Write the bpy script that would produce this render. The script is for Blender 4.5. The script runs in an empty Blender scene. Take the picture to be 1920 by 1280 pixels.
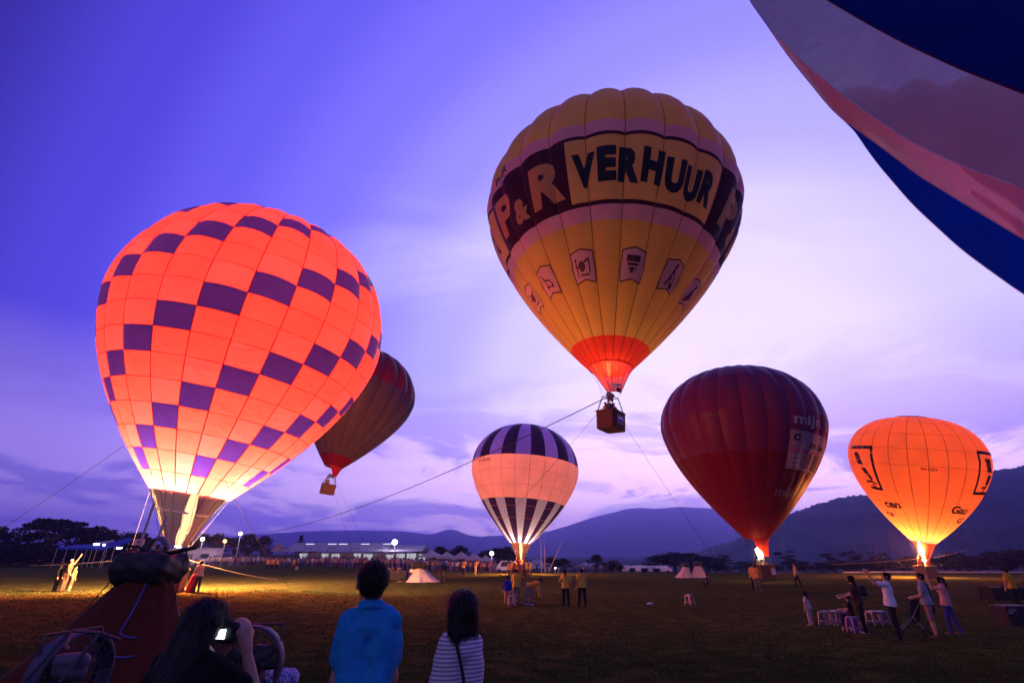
import bpy, bmesh, math, random
import numpy as np
from mathutils import Vector, Matrix

# ------------------------------------------------------------------ camera, world, light, exposure
S = bpy.context.scene
COL = S.collection
R = math.radians
CAM = np.array([0.0, 0.0, 1.75])
FPX, PITCH = 912.0, R(23.5)
SP, CP = math.sin(PITCH), math.cos(PITCH)
cam = bpy.data.cameras.new('camera')
cam.sensor_width = 36.0
cam.lens = 36.0 * FPX / 1920.0
cam.clip_start = 0.05
cam.clip_end = 40000
camo = bpy.data.objects.new('camera', cam)
COL.objects.link(camo)
camo.location = CAM
camo.rotation_euler = (R(90) + PITCH, 0, 0)
S.camera = camo
S.view_settings.view_transform = 'Standard'
S.view_settings.look = 'None'
S.view_settings.exposure = 0.0
S.view_settings.gamma = 1.0
S.cycles.use_denoising = True
S.cycles.diffuse_bounces = 5
S.cycles.max_bounces = 10
S.cycles.transparent_max_bounces = 12
S.cycles.volume_bounces = 1
S.cycles.sample_clamp_indirect = 6.0


def px_dir(px, py):
    u = (px - 960) / FPX
    v = (640 - py) / FPX
    return np.array([u, CP - v * SP, SP + v * CP])


def at(px, py, Y):
    """world point seen at a pixel of the photograph, at distance Y ahead"""
    d = px_dir(px, py)
    return CAM + d * (Y / d[1])


GLOW = px_dir(1370, 840)
GLOW = GLOW / np.linalg.norm(GLOW)
SUN_AZ = math.atan2(GLOW[0], GLOW[1])

W = bpy.data.worlds.new('World')
S.world = W
W.use_nodes = True
nt = W.node_tree
nt.nodes.clear()
N = nt.nodes.new
L = nt.links.new
out = N('ShaderNodeOutputWorld')
bg = N('ShaderNodeBackground')
bg.inputs[1].default_value = 2.08
L(bg.outputs[0], out.inputs[0])
tc = N('ShaderNodeTexCoord')


def wmath(op, a, b=None, c=None, clamp=False):
    n = N('ShaderNodeMath')
    n.operation = op
    n.use_clamp = clamp
    for i, x in enumerate((a, b, c)):
        if x is None:
            continue
        if isinstance(x, (int, float)):
            n.inputs[i].default_value = x
        else:
            L(x, n.inputs[i])
    return n.outputs[0]


def ramp(fac, stops, interp='LINEAR'):
    n = N('ShaderNodeValToRGB')
    n.color_ramp.interpolation = interp
    el = n.color_ramp.elements
    while len(el) < len(stops):
        el.new(0.5)
    for e, (p, c) in zip(el, stops):
        e.position = p
        e.color = (*c, 1) if len(c) == 3 else c
    L(fac, n.inputs[0])
    return n.outputs[0]


def mixc(fac, a, b, mode='MIX'):
    n = N('ShaderNodeMix')
    n.data_type = 'RGBA'
    n.blend_type = mode
    for i, x in ((0, fac), (6, a), (7, b)):
        if isinstance(x, (int, float)):
            n.inputs[i].default_value = x
        elif isinstance(x, tuple):
            n.inputs[i].default_value = (*x, 1)
        else:
            L(x, n.inputs[i])
    return n.outputs[2]


# dusk: afterglow low in front of the camera, falling off to deep violet blue at the sides
vs = N('ShaderNodeVectorMath'); vs.operation = 'DOT_PRODUCT'
nrm = N('ShaderNodeVectorMath'); nrm.operation = 'NORMALIZE'
L(tc.outputs['Generated'], nrm.inputs[0])
L(nrm.outputs[0], vs.inputs[0])
vs.inputs[1].default_value = tuple(GLOW)
ang = wmath('DIVIDE', wmath('ARCCOSINE', wmath('MINIMUM', vs.outputs['Value'], 0.99999)), math.pi)   # 0..1 = 0..180 deg
D_ = 1 / 180.0
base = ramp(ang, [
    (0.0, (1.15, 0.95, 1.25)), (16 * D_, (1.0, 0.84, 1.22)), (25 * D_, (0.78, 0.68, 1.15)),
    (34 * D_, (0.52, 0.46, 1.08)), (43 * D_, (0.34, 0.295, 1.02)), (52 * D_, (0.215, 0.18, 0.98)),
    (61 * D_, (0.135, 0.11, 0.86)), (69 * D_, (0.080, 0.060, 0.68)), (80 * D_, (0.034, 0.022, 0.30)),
    (100 * D_, (0.085, 0.07, 0.34)), (140 * D_, (0.31, 0.275, 0.58)), (1.0, (0.38, 0.34, 0.66))], 'EASE')  # behind the camera the sky is raised again to light the foreground people
sep = N('ShaderNodeSeparateXYZ')
L(nrm.outputs[0], sep.inputs[0])
elev = sep.outputs[2]
# pink band at the horizon under the afterglow
pinkf = wmath('MULTIPLY', ramp(elev, [(0.0, (1, 1, 1)), (0.10, (0.8, 0.8, 0.8)), (0.26, (0, 0, 0))]),
              ramp(ang, [(0.0, (1, 1, 1)), (0.18, (0.75, 0.75, 0.75)), (0.36, (0, 0, 0))]))
base = mixc(wmath('MULTIPLY', pinkf, 0.6), base, (2.4, 1.25, 1.25))
hz = ramp(elev, [(0.0, (0.62, 0.62, 0.62)), (0.12, (0.42, 0.42, 0.42)), (0.34, (0, 0, 0))])
base = mixc(hz, base, mixc(ang, (1.5, 1.0, 1.2), (0.10, 0.05, 0.50)))
# clouds on a plane overhead: thin lavender veils above, darker banks low down
den = wmath('ADD', wmath('MAXIMUM', elev, 0.0), 0.11)
cx = wmath('DIVIDE', sep.outputs[0], den)
cy = wmath('DIVIDE', sep.outputs[1], den)
cmb = N('ShaderNodeCombineXYZ')
L(cx, cmb.inputs[0]); L(cy, cmb.inputs[1]); cmb.inputs[2].default_value = 3.7


def wnoise(vec, scale, detail, rough, dist=0.0, off=(0, 0, 0), sc=(1, 1, 1)):
    m = N('ShaderNodeMapping')
    m.inputs['Location'].default_value = off
    m.inputs['Scale'].default_value = sc
    L(vec, m.inputs[0])
    n = N('ShaderNodeTexNoise')
    n.inputs['Scale'].default_value = scale
    n.inputs['Detail'].default_value = detail
    n.inputs['Roughness'].default_value = rough
    n.inputs['Distortion'].default_value = dist
    L(m.outputs[0], n.inputs['Vector'])
    return n.outputs['Fac']


bank = wnoise(cmb.outputs[0], 0.80, 8, 0.62, 0.6, (2.6, 1.1, 0), (1, 0.8, 1))
lowb = ramp(elev, [(0.0, (1, 1, 1)), (0.16, (1, 1, 1)), (0.36, (0, 0, 0))])
bankf = wmath('MULTIPLY', ramp(bank, [(0.46, (0, 0, 0)), (0.57, (1, 1, 1))], 'EASE'), lowb)
dark_c = mixc(0.82, base, mixc(ang, (0.30, 0.22, 0.80), (0.015, 0.01, 0.20)))
base = mixc(wmath('MULTIPLY', bankf, 0.92), base, dark_c)
veil = wnoise(cmb.outputs[0], 1.1, 5, 0.55, 0.3, (4.1, 2.2, 0), (0.55, 1.5, 1))
veilf = wmath('MULTIPLY', ramp(veil, [(0.47, (0, 0, 0)), (0.70, (1, 1, 1))], 'EASE'),
              ramp(ang, [(0.0, (1, 1, 1)), (0.18, (0.8, 0.8, 0.8)), (0.30, (0, 0, 0))]))
base = mixc(wmath('MULTIPLY', veilf, 0.5), base, (1.15, 1.0, 1.2))
# faint physical sky added to the hand-set ramps
sky = N('ShaderNodeTexSky')
sky.sky_type = 'NISHITA'
sky.sun_disc = False
sky.sun_elevation = R(0.5)
sky.sun_rotation = SUN_AZ
skyc = mixc(1.0, sky.outputs[0], (0.012, 0.011, 0.02), 'MULTIPLY')
lift = ramp(elev, [(0.0, (0.70, 0.70, 0.70)), (0.10, (0.64, 0.64, 0.64)), (0.30, (0.55, 0.55, 0.55)), (0.6, (0.52, 0.52, 0.52))])
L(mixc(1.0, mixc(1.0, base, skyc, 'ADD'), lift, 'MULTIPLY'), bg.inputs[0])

sun = bpy.data.lights.new('sun', 'SUN')
sun.energy = 0.06
sun.angle = R(25)
sun.color = (0.85, 0.72, 1.0)
suno = bpy.data.objects.new('sun', sun)
COL.objects.link(suno)
sd = Vector((math.sin(SUN_AZ), math.cos(SUN_AZ), math.tan(R(8))))
suno.rotation_euler = sd.to_track_quat('Z', 'Y').to_euler()

# ------------------------------------------------------------------ helpers
rng = np.random.default_rng(7)
random.seed(7)


def obj(name, verts, faces, mats, parent=None, smooth=False, midx=None):
    me = bpy.data.meshes.new(name)
    me.from_pydata([tuple(map(float, v)) for v in verts], [], [tuple(int(i) for i in f) for f in faces])
    if not isinstance(mats, (list, tuple)):
        mats = [mats]
    for m in mats:
        if m is not None:
            me.materials.append(m)
    if midx is not None:
        me.polygons.foreach_set('material_index', midx)
    if smooth:
        me.polygons.foreach_set('use_smooth', [True] * len(me.polygons))
    me.update()
    o = bpy.data.objects.new(name, me)
    COL.objects.link(o)
    if parent is not None:
        o.parent = parent
    return o


def thing(name, label, cat, loc=(0, 0, 0), rotz=0.0, group=None):
    o = bpy.data.objects.new(name, None)
    o.empty_display_size = 0.2
    COL.objects.link(o)
    o.location = tuple(map(float, loc))
    o.rotation_euler = (0, 0, rotz)
    tag(o, label, cat, group)
    return o


def tag(o, label=None, cat=None, group=None, kind=None):
    if label: o['label'] = label
    if cat: o['category'] = cat
    if group: o['group'] = group
    if kind: o['kind'] = kind
    return o


def copy_tree(o, parent=None):
    c = o.copy()
    COL.objects.link(c)
    c.parent = parent
    for ch in list(o.children):
        copy_tree(ch, c)
    return c


class MB:
    """collects shapes into one mesh"""
    def __init__(self):
        self.v = []; self.f = []

    def add(self, v, f):
        n = len(self.v)
        self.v.extend([tuple(map(float, p)) for p in v])
        self.f.extend([tuple(int(i) + n for i in q) for q in f])
        return self

    def box(self, c, s, M=None, taper=1.0):
        c = np.array(c, float); h = np.array(s, float) / 2
        v = []
        for z in (-1, 1):
            k = taper if z > 0 else 1.0
            for x, y in ((-1, -1), (1, -1), (1, 1), (-1, 1)):
                v.append(np.array([x * h[0] * k, y * h[1] * k, z * h[2]]))
        if M is not None:
            v = [np.array(M) @ p for p in v]
        v = [c + p for p in v]
        return self.add(v, [(3, 2, 1, 0), (4, 5, 6, 7), (0, 1, 5, 4), (1, 2, 6, 5), (2, 3, 7, 6), (3, 0, 4, 7)])

    def tube(self, pts, r, n=8, cap=True):
        pts = [np.array(p, float) for p in pts]
        rr = r if isinstance(r, (list, tuple, np.ndarray)) else [r] * len(pts)
        rings = []
        up = None
        for i, p in enumerate(pts):
            t = pts[min(i + 1, len(pts) - 1)] - pts[max(i - 1, 0)]
            t = t / (np.linalg.norm(t) + 1e-9)
            if up is None:
                up = np.array([0, 0, 1.0]) if abs(t[2]) < 0.9 else np.array([1.0, 0, 0])
            a = np.cross(t, up); a /= np.linalg.norm(a) + 1e-9
            b = np.cross(a, t)
            up = b
            rings.append([p + rr[i] * (math.cos(2 * math.pi * k / n) * a + math.sin(2 * math.pi * k / n) * b) for k in range(n)])
        v = [q for ring in rings for q in ring]
        f = []
        for i in range(len(pts) - 1):
            for k in range(n):
                f.append((i * n + k, i * n + (k + 1) % n, (i + 1) * n + (k + 1) % n, (i + 1) * n + k))
        if cap:
            f.append(tuple(range(n))[::-1])
            f.append(tuple((len(pts) - 1) * n + k for k in range(n)))
        return self.add(v, f)

    def lathe(self, prof, c=(0, 0, 0), n=16, M=None, close=False):
        c = np.array(c, float)
        v = []; f = []
        for (r, z) in prof:
            for k in range(n):
                a = 2 * math.pi * k / n
                p = np.array([r * math.cos(a), r * math.sin(a), z])
                if M is not None: p = np.array(M) @ p
                v.append(c + p)
        m = len(prof)
        for i in range(m - 1 + (1 if close else 0)):
            j = (i + 1) % m
            for k in range(n):
                f.append((i * n + k, i * n + (k + 1) % n, j * n + (k + 1) % n, j * n + k))
        return self.add(v, f)

    def ball(self, c, r, n=8, m=6):
        if not isinstance(r, (tuple, list)): r = (r, r, r)
        pr = [(max(1e-3, math.sin(math.pi * i / m)), -math.cos(math.pi * i / m)) for i in range(m + 1)]
        return self.lathe(pr, c, n, np.diag(r))

    def build(self, name, mat, parent=None, smooth=False):
        return obj(name, self.v, self.f, mat, parent, smooth)


# ------------------------------------------------------------------ materials
MAT = {}


def pmat(name, col, rough=0.8, noise=0.0, nscale=8.0, spec=0.3, bump=0.0, bscale=40.0, metal=0.0, emit=None, estr=0.0, coord='Object'):
    if name in MAT:
        return MAT[name]
    m = bpy.data.materials.new(name)
    m.use_nodes = True
    t = m.node_tree
    b = t.nodes['Principled BSDF']
    b.inputs['Base Color'].default_value = (*col, 1)
    b.inputs['Roughness'].default_value = rough
    b.inputs['Metallic'].default_value = metal
    b.inputs['Specular IOR Level'].default_value = spec
    if emit:
        b.inputs['Emission Color'].default_value = (*emit, 1)
        b.inputs['Emission Strength'].default_value = estr
    if noise or bump:
        tcn = t.nodes.new('ShaderNodeTexCoord')
    if noise:
        nz = t.nodes.new('ShaderNodeTexNoise')
        nz.inputs['Scale'].default_value = nscale
        nz.inputs['Detail'].default_value = 5
        t.links.new(tcn.outputs[coord], nz.inputs['Vector'])
        cr = t.nodes.new('ShaderNodeValToRGB')
        cr.color_ramp.elements[0].position = 0.3
        cr.color_ramp.elements[1].position = 0.7
        cr.color_ramp.elements[0].color = (*[c * (1 - noise) for c in col], 1)
        cr.color_ramp.elements[1].color = (*[min(1, c * (1 + noise)) for c in col], 1)
        t.links.new(nz.outputs['Fac'], cr.inputs[0])
        t.links.new(cr.outputs[0], b.inputs['Base Color'])
    if bump:
        nz2 = t.nodes.new('ShaderNodeTexNoise')
        nz2.inputs['Scale'].default_value = bscale
        nz2.inputs['Detail'].default_value = 4
        t.links.new(tcn.outputs[coord], nz2.inputs['Vector'])
        bp = t.nodes.new('ShaderNodeBump')
        bp.inputs['Strength'].default_value = bump
        bp.inputs['Distance'].default_value = 0.05
        t.links.new(nz2.outputs['Fac'], bp.inputs['Height'])
        t.links.new(bp.outputs[0], b.inputs['Normal'])
    MAT[name] = m
    return m


def fabric(name, col, trans=0.5, clear=0.0, sheen=0.12, wrinkle=0.25, tcol=None):
    """thin ripstop cloth: light passes through it and scatters"""
    if name in MAT:
        return MAT[name]
    m = bpy.data.materials.new(name)
    m.use_nodes = True
    t = m.node_tree
    t.nodes.clear()
    n = t.nodes.new
    o = n('ShaderNodeOutputMaterial')
    tcn = n('ShaderNodeTexCoord')
    nz = n('ShaderNodeTexNoise'); nz.inputs['Scale'].default_value = 0.5; nz.inputs['Detail'].default_value = 4
    t.links.new(tcn.outputs['Object'], nz.inputs['Vector'])
    cr = n('ShaderNodeValToRGB')
    cr.color_ramp.elements[0].position = 0.25; cr.color_ramp.elements[1].position = 0.75
    cr.color_ramp.elements[0].color = (*[c * 0.9 for c in col], 1)
    cr.color_ramp.elements[1].color = (*[min(1, c * 1.08) for c in col], 1)
    t.links.new(nz.outputs['Fac'], cr.inputs[0])
    nz2 = n('ShaderNodeTexNoise'); nz2.inputs['Scale'].default_value = 1.6; nz2.inputs['Detail'].default_value = 5
    t.links.new(tcn.outputs['Object'], nz2.inputs['Vector'])
    bp = n('ShaderNodeBump'); bp.inputs['Strength'].default_value = wrinkle; bp.inputs['Distance'].default_value = 0.2
    t.links.new(nz2.outputs['Fac'], bp.inputs['Height'])
    d = n('ShaderNodeBsdfDiffuse'); tr = n('ShaderNodeBsdfTranslucent')
    t.links.new(cr.outputs[0], d.inputs[0])
    if tcol:
        tr.inputs[0].default_value = (*tcol, 1)
    else:
        t.links.new(cr.outputs[0], tr.inputs[0])
    t.links.new(bp.outputs[0], d.inputs['Normal']); t.links.new(bp.outputs[0], tr.inputs['Normal'])
    mx = n('ShaderNodeMixShader'); mx.inputs[0].default_value = trans
    t.links.new(d.outputs[0], mx.inputs[1]); t.links.new(tr.outputs[0], mx.inputs[2])
    last = mx
    if sheen:
        g = n('ShaderNodeBsdfGlossy'); g.inputs['Roughness'].default_value = 0.45
        g.inputs[0].default_value = (0.9, 0.9, 0.9, 1)
        t.links.new(bp.outputs[0], g.inputs['Normal'])
        fr = n('ShaderNodeFresnel'); fr.inputs[0].default_value = 1.35
        mu = n('ShaderNodeMath'); mu.operation = 'MULTIPLY'; mu.inputs[1].default_value = sheen * 6
        t.links.new(fr.outputs[0], mu.inputs[0])
        mu.use_clamp = True
        m2 = n('ShaderNodeMixShader')
        t.links.new(mu.outputs[0], m2.inputs[0])
        t.links.new(last.outputs[0], m2.inputs[1]); t.links.new(g.outputs[0], m2.inputs[2])
        last = m2
    if clear:
        c = n('ShaderNodeBsdfTransparent')
        m3 = n('ShaderNodeMixShader'); m3.inputs[0].default_value = clear
        t.links.new(last.outputs[0], m3.inputs[1]); t.links.new(c.outputs[0], m3.inputs[2])
        last = m3
    t.links.new(last.outputs[0], o.inputs[0])
    MAT[name] = m
    return m


def emat(name, col, strength):
    if name in MAT:
        return MAT[name]
    m = bpy.data.materials.new(name)
    m.use_nodes = True
    t = m.node_tree
    t.nodes.clear()
    o = t.nodes.new('ShaderNodeOutputMaterial')
    e = t.nodes.new('ShaderNodeEmission')
    e.inputs[0].default_value = (*col, 1); e.inputs[1].default_value = strength
    t.links.new(e.outputs[0], o.inputs[0])
    MAT[name] = m
    return m


# ------------------------------------------------------------------ ground
def sst(a, b, x):
    t = np.clip((x - a) / (b - a), 0, 1)
    return t * t * (3 - 2 * t)


def gz(x, y):
    x = np.asarray(x, float); y = np.asarray(y, float)
    z = -0.62 * sst(4, 21, y)
    z = z + 0.30 * sst(-5, -16, x) * sst(10, 25, y) * (1 - sst(45, 80, y))
    a = x / np.maximum(y, 1.0)
    wr_ = sst(-0.30, 0.06, a)
    z = z + (1 - wr_) * 1.1 * sst(80, 160, y) - wr_ * 0.034 * np.clip(y - 72, 0, 260)
    z = z + 0.05 * np.sin(x * 0.31 + 1.0) * np.sin(y * 0.23) * sst(8, 14, y)
    return z


def gpt(px, py):
    """ground point seen at a pixel"""
    d = px_dir(px, py)
    lo, hi = 1.0, 400.0
    for _ in range(50):
        m = (lo + hi) / 2
        p = CAM + d * m
        if p[2] > gz(p[0], p[1]): lo = m
        else: hi = m
    return CAM + d * lo


def onground(x, y, dz=0.0):
    return np.array([x, y, float(gz(x, y)) + dz])


def grid_mesh(name, X, Y, Z, mat, smooth=True):
    ny, nx = X.shape
    v = np.stack([X, Y, Z], -1).reshape(-1, 3)
    i = np.arange((ny - 1) * nx).reshape(ny - 1, nx)[:, :-1].ravel()
    f = np.stack([i, i + 1, i + nx + 1, i + nx], -1)
    return obj(name, v, f, mat, None, smooth)


def grass_mat():
    m = bpy.data.materials.new('mown_grass')
    m.use_nodes = True
    t = m.node_tree
    b = t.nodes['Principled BSDF']
    b.inputs['Roughness'].default_value = 0.95
    b.inputs['Specular IOR Level'].default_value = 0.0
    g = t.nodes.new('ShaderNodeNewGeometry')
    def nz(sc, det, vec=None, rough=0.6):
        n = t.nodes.new('ShaderNodeTexNoise')
        n.inputs['Scale'].default_value = sc; n.inputs['Detail'].default_value = det; n.inputs['Roughness'].default_value = rough
        t.links.new(vec or g.outputs['Position'], n.inputs['Vector'])
        return n.outputs['Fac']
    def cr(fac, a, b_, p0=0.3, p1=0.7):
        n = t.nodes.new('ShaderNodeValToRGB')
        n.color_ramp.elements[0].position = p0; n.color_ramp.elements[1].position = p1
        n.color_ramp.elements[0].color = (*a, 1); n.color_ramp.elements[1].color = (*b_, 1)
        t.links.new(fac, n.inputs[0])
        return n.outputs[0]
    def mul(a, b_, fac=1.0):
        n = t.nodes.new('ShaderNodeMix'); n.data_type = 'RGBA'; n.blend_type = 'MULTIPLY'
        n.inputs[0].default_value = fac
        t.links.new(a, n.inputs[6]); t.links.new(b_, n.inputs[7])
        return n.outputs[2]
    c1 = cr(nz(0.16, 5), (0.050, 0.058, 0.019), (0.086, 0.078, 0.026))
    c2 = cr(nz(1.7, 6), (0.45, 0.50, 0.45), (1.35, 1.28, 1.25))
    c3 = cr(nz(14.0, 5, rough=0.75), (0.45, 0.48, 0.4), (1.5, 1.45, 1.4), 0.33, 0.67)
    t.links.new(mul(mul(c1, c2), c3), b.inputs['Base Color'])
    bp = t.nodes.new('ShaderNodeBump'); bp.inputs['Strength'].default_value = 0.9; bp.inputs['Distance'].default_value = 0.05
    t.links.new(nz(22.0, 6, rough=0.8), bp.inputs['Height'])
    t.links.new(bp.outputs[0], b.inputs['Normal'])
    return m


xs = np.concatenate([-np.geomspace(60, 4400, 16)[::-1], np.linspace(-58, 58, 117), np.geomspace(60, 4400, 16)])
ys = np.concatenate([[-4400, -2000, -400, -100, -30, -8], np.linspace(-4, 100, 131), np.linspace(104, 200, 25), np.geomspace(220, 4400, 14)])
GX, GY = np.meshgrid(xs, ys)
ground = grid_mesh('ground', GX, GY, gz(GX, GY), grass_mat())
tag(ground, 'dusky mown grass of the balloon field', None, None, 'structure')

# ------------------------------------------------------------------ hills
def hill(name, crest, D, depth, mat, jag, label, seed, nseg=260):
    r = np.random.default_rng(seed)
    px = np.array([c[0] for c in crest], float); py = np.array([c[1] for c in crest], float)
    pp = np.linspace(px[0], px[-1], nseg)
    yy = np.interp(pp, px, py)
    k = np.ones(5) / 5
    yy[2:-2] = np.convolve(yy, k, 'valid')
    top = np.array([at(a, b, D) for a, b in zip(pp, yy)])
    x = top[:, 0]; h = np.maximum(top[:, 2], 1.0)
    h = h + jag * (np.convolve(r.random(nseg + 2), np.ones(3) / 3, 'valid') - 0.4) + jag * 0.8 * np.convolve(r.standard_normal(nseg + 6), np.ones(7) / 7, 'valid')
    rows = 22
    X = []; Yv = []; Z = []
    ph = r.random(12) * 6.28
    for j in range(rows):
        t = j / (rows - 1)                       # 0 foot in front, crest at 0.7, foot behind at 1
        yv = D - depth * (0.7 - t) / 0.7 if t < 0.7 else D + depth * 0.6 * (t - 0.7) / 0.3
        e = math.sin(min(t / 0.7, 1) * math.pi / 2) ** 1.2 if t <= 0.7 else math.cos((t - 0.7) / 0.3 * math.pi / 2)
        spur = 0
        for q in range(5):
            spur = spur + np.sin(x / D * (9 + 7 * q) + ph[q] + t * 3) / (q + 2)
        e2 = np.clip(e * (1 + 0.22 * spur * (1 - e) * 1.6), 0, 1)
        X.append(x * yv / D); Yv.append(np.full(nseg, yv)); Z.append(-16 + (h + 16) * e2 + (jag * 0.4 * r.standard_normal(nseg) if 0 < t < 0.69 else 0))
    o = grid_mesh(name, np.array(X), np.array(Yv), np.array(Z), mat)
    tag(o, label, None, None, 'structure')
    return o


wood = pmat('hazed_forest_slope', (0.055, 0.075, 0.085), 1.0, 0.4, 0.02, 0.05)  # forest made lighter and bluer, part of the haze put into its colour
hill('far_hills', [(-700, 1015), (-200, 1010), (200, 1012), (430, 1006), (520, 1000), (600, 996), (680, 995), (740, 996), (772, 998), (800, 1002), (815, 1004), (828, 996), (838, 989), (848, 990), (862, 998), (885, 1007), (935, 1005),
                   (1000, 1001), (1020, 999), (1060, 988), (1110, 972), (1150, 962), (1190, 953), (1230, 957), (1275, 954), (1330, 955), (1380, 960), (1450, 975), (1600, 990), (2000, 1000), (2700, 1010)],
     3000, 1300, wood, 1.5, 'hazy blue mountain ridge with a small pointed peak', 3, 420)
hill('dark_hill', [(1230, 1046), (1312, 1034), (1340, 1025), (1374, 1015), (1420, 993), (1479, 965), (1515, 955), (1555, 939), (1600, 931), (1632, 929), (1700, 918), (1780, 903), (1864, 889), (1920, 879), (2050, 862), (2300, 860), (2800, 880)],
     560, 260, wood, 1.6, 'dark wooded hillside rising behind the right hand trees', 5, 420)

haze = obj('haze', [(x, y, z) for z in (-18, 275) for x, y in ((-4600, -4600), (4600, -4600), (4600, 4600), (-4600, 4600))],
           [(3, 2, 1, 0), (4, 5, 6, 7), (0, 1, 5, 4), (1, 2, 6, 5), (2, 3, 7, 6), (3, 0, 4, 7)], None)
haze.data.materials.clear()
hm = bpy.data.materials.new('haze_air')
hm.use_nodes = True
hm.node_tree.nodes.clear()
ho = hm.node_tree.nodes.new('ShaderNodeOutputMaterial')
hv = hm.node_tree.nodes.new('ShaderNodeVolumePrincipled')
hv.inputs['Color'].default_value = (0.32, 0.30, 1.0, 1)
hv.inputs['Density'].default_value = 0.00040
hv.inputs['Anisotropy'].default_value = 0.84
hm.node_tree.links.new(hv.outputs[0], ho.inputs['Volume'])
haze.data.materials.append(hm)
tag(haze, 'thin blue evening haze over the valley', None, None, 'stuff')
# ------------------------------------------------------------------ hot air balloons
def point_light(name, loc, power, col, radius, parent=None):
    l = bpy.data.lights.new(name, 'POINT')
    l.energy = power; l.color = col; l.shadow_soft_size = radius
    o = bpy.data.objects.new(name, l)
    COL.objects.link(o)
    o.location = tuple(map(float, loc))
    if parent is not None:
        o.parent = parent
    return o


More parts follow.
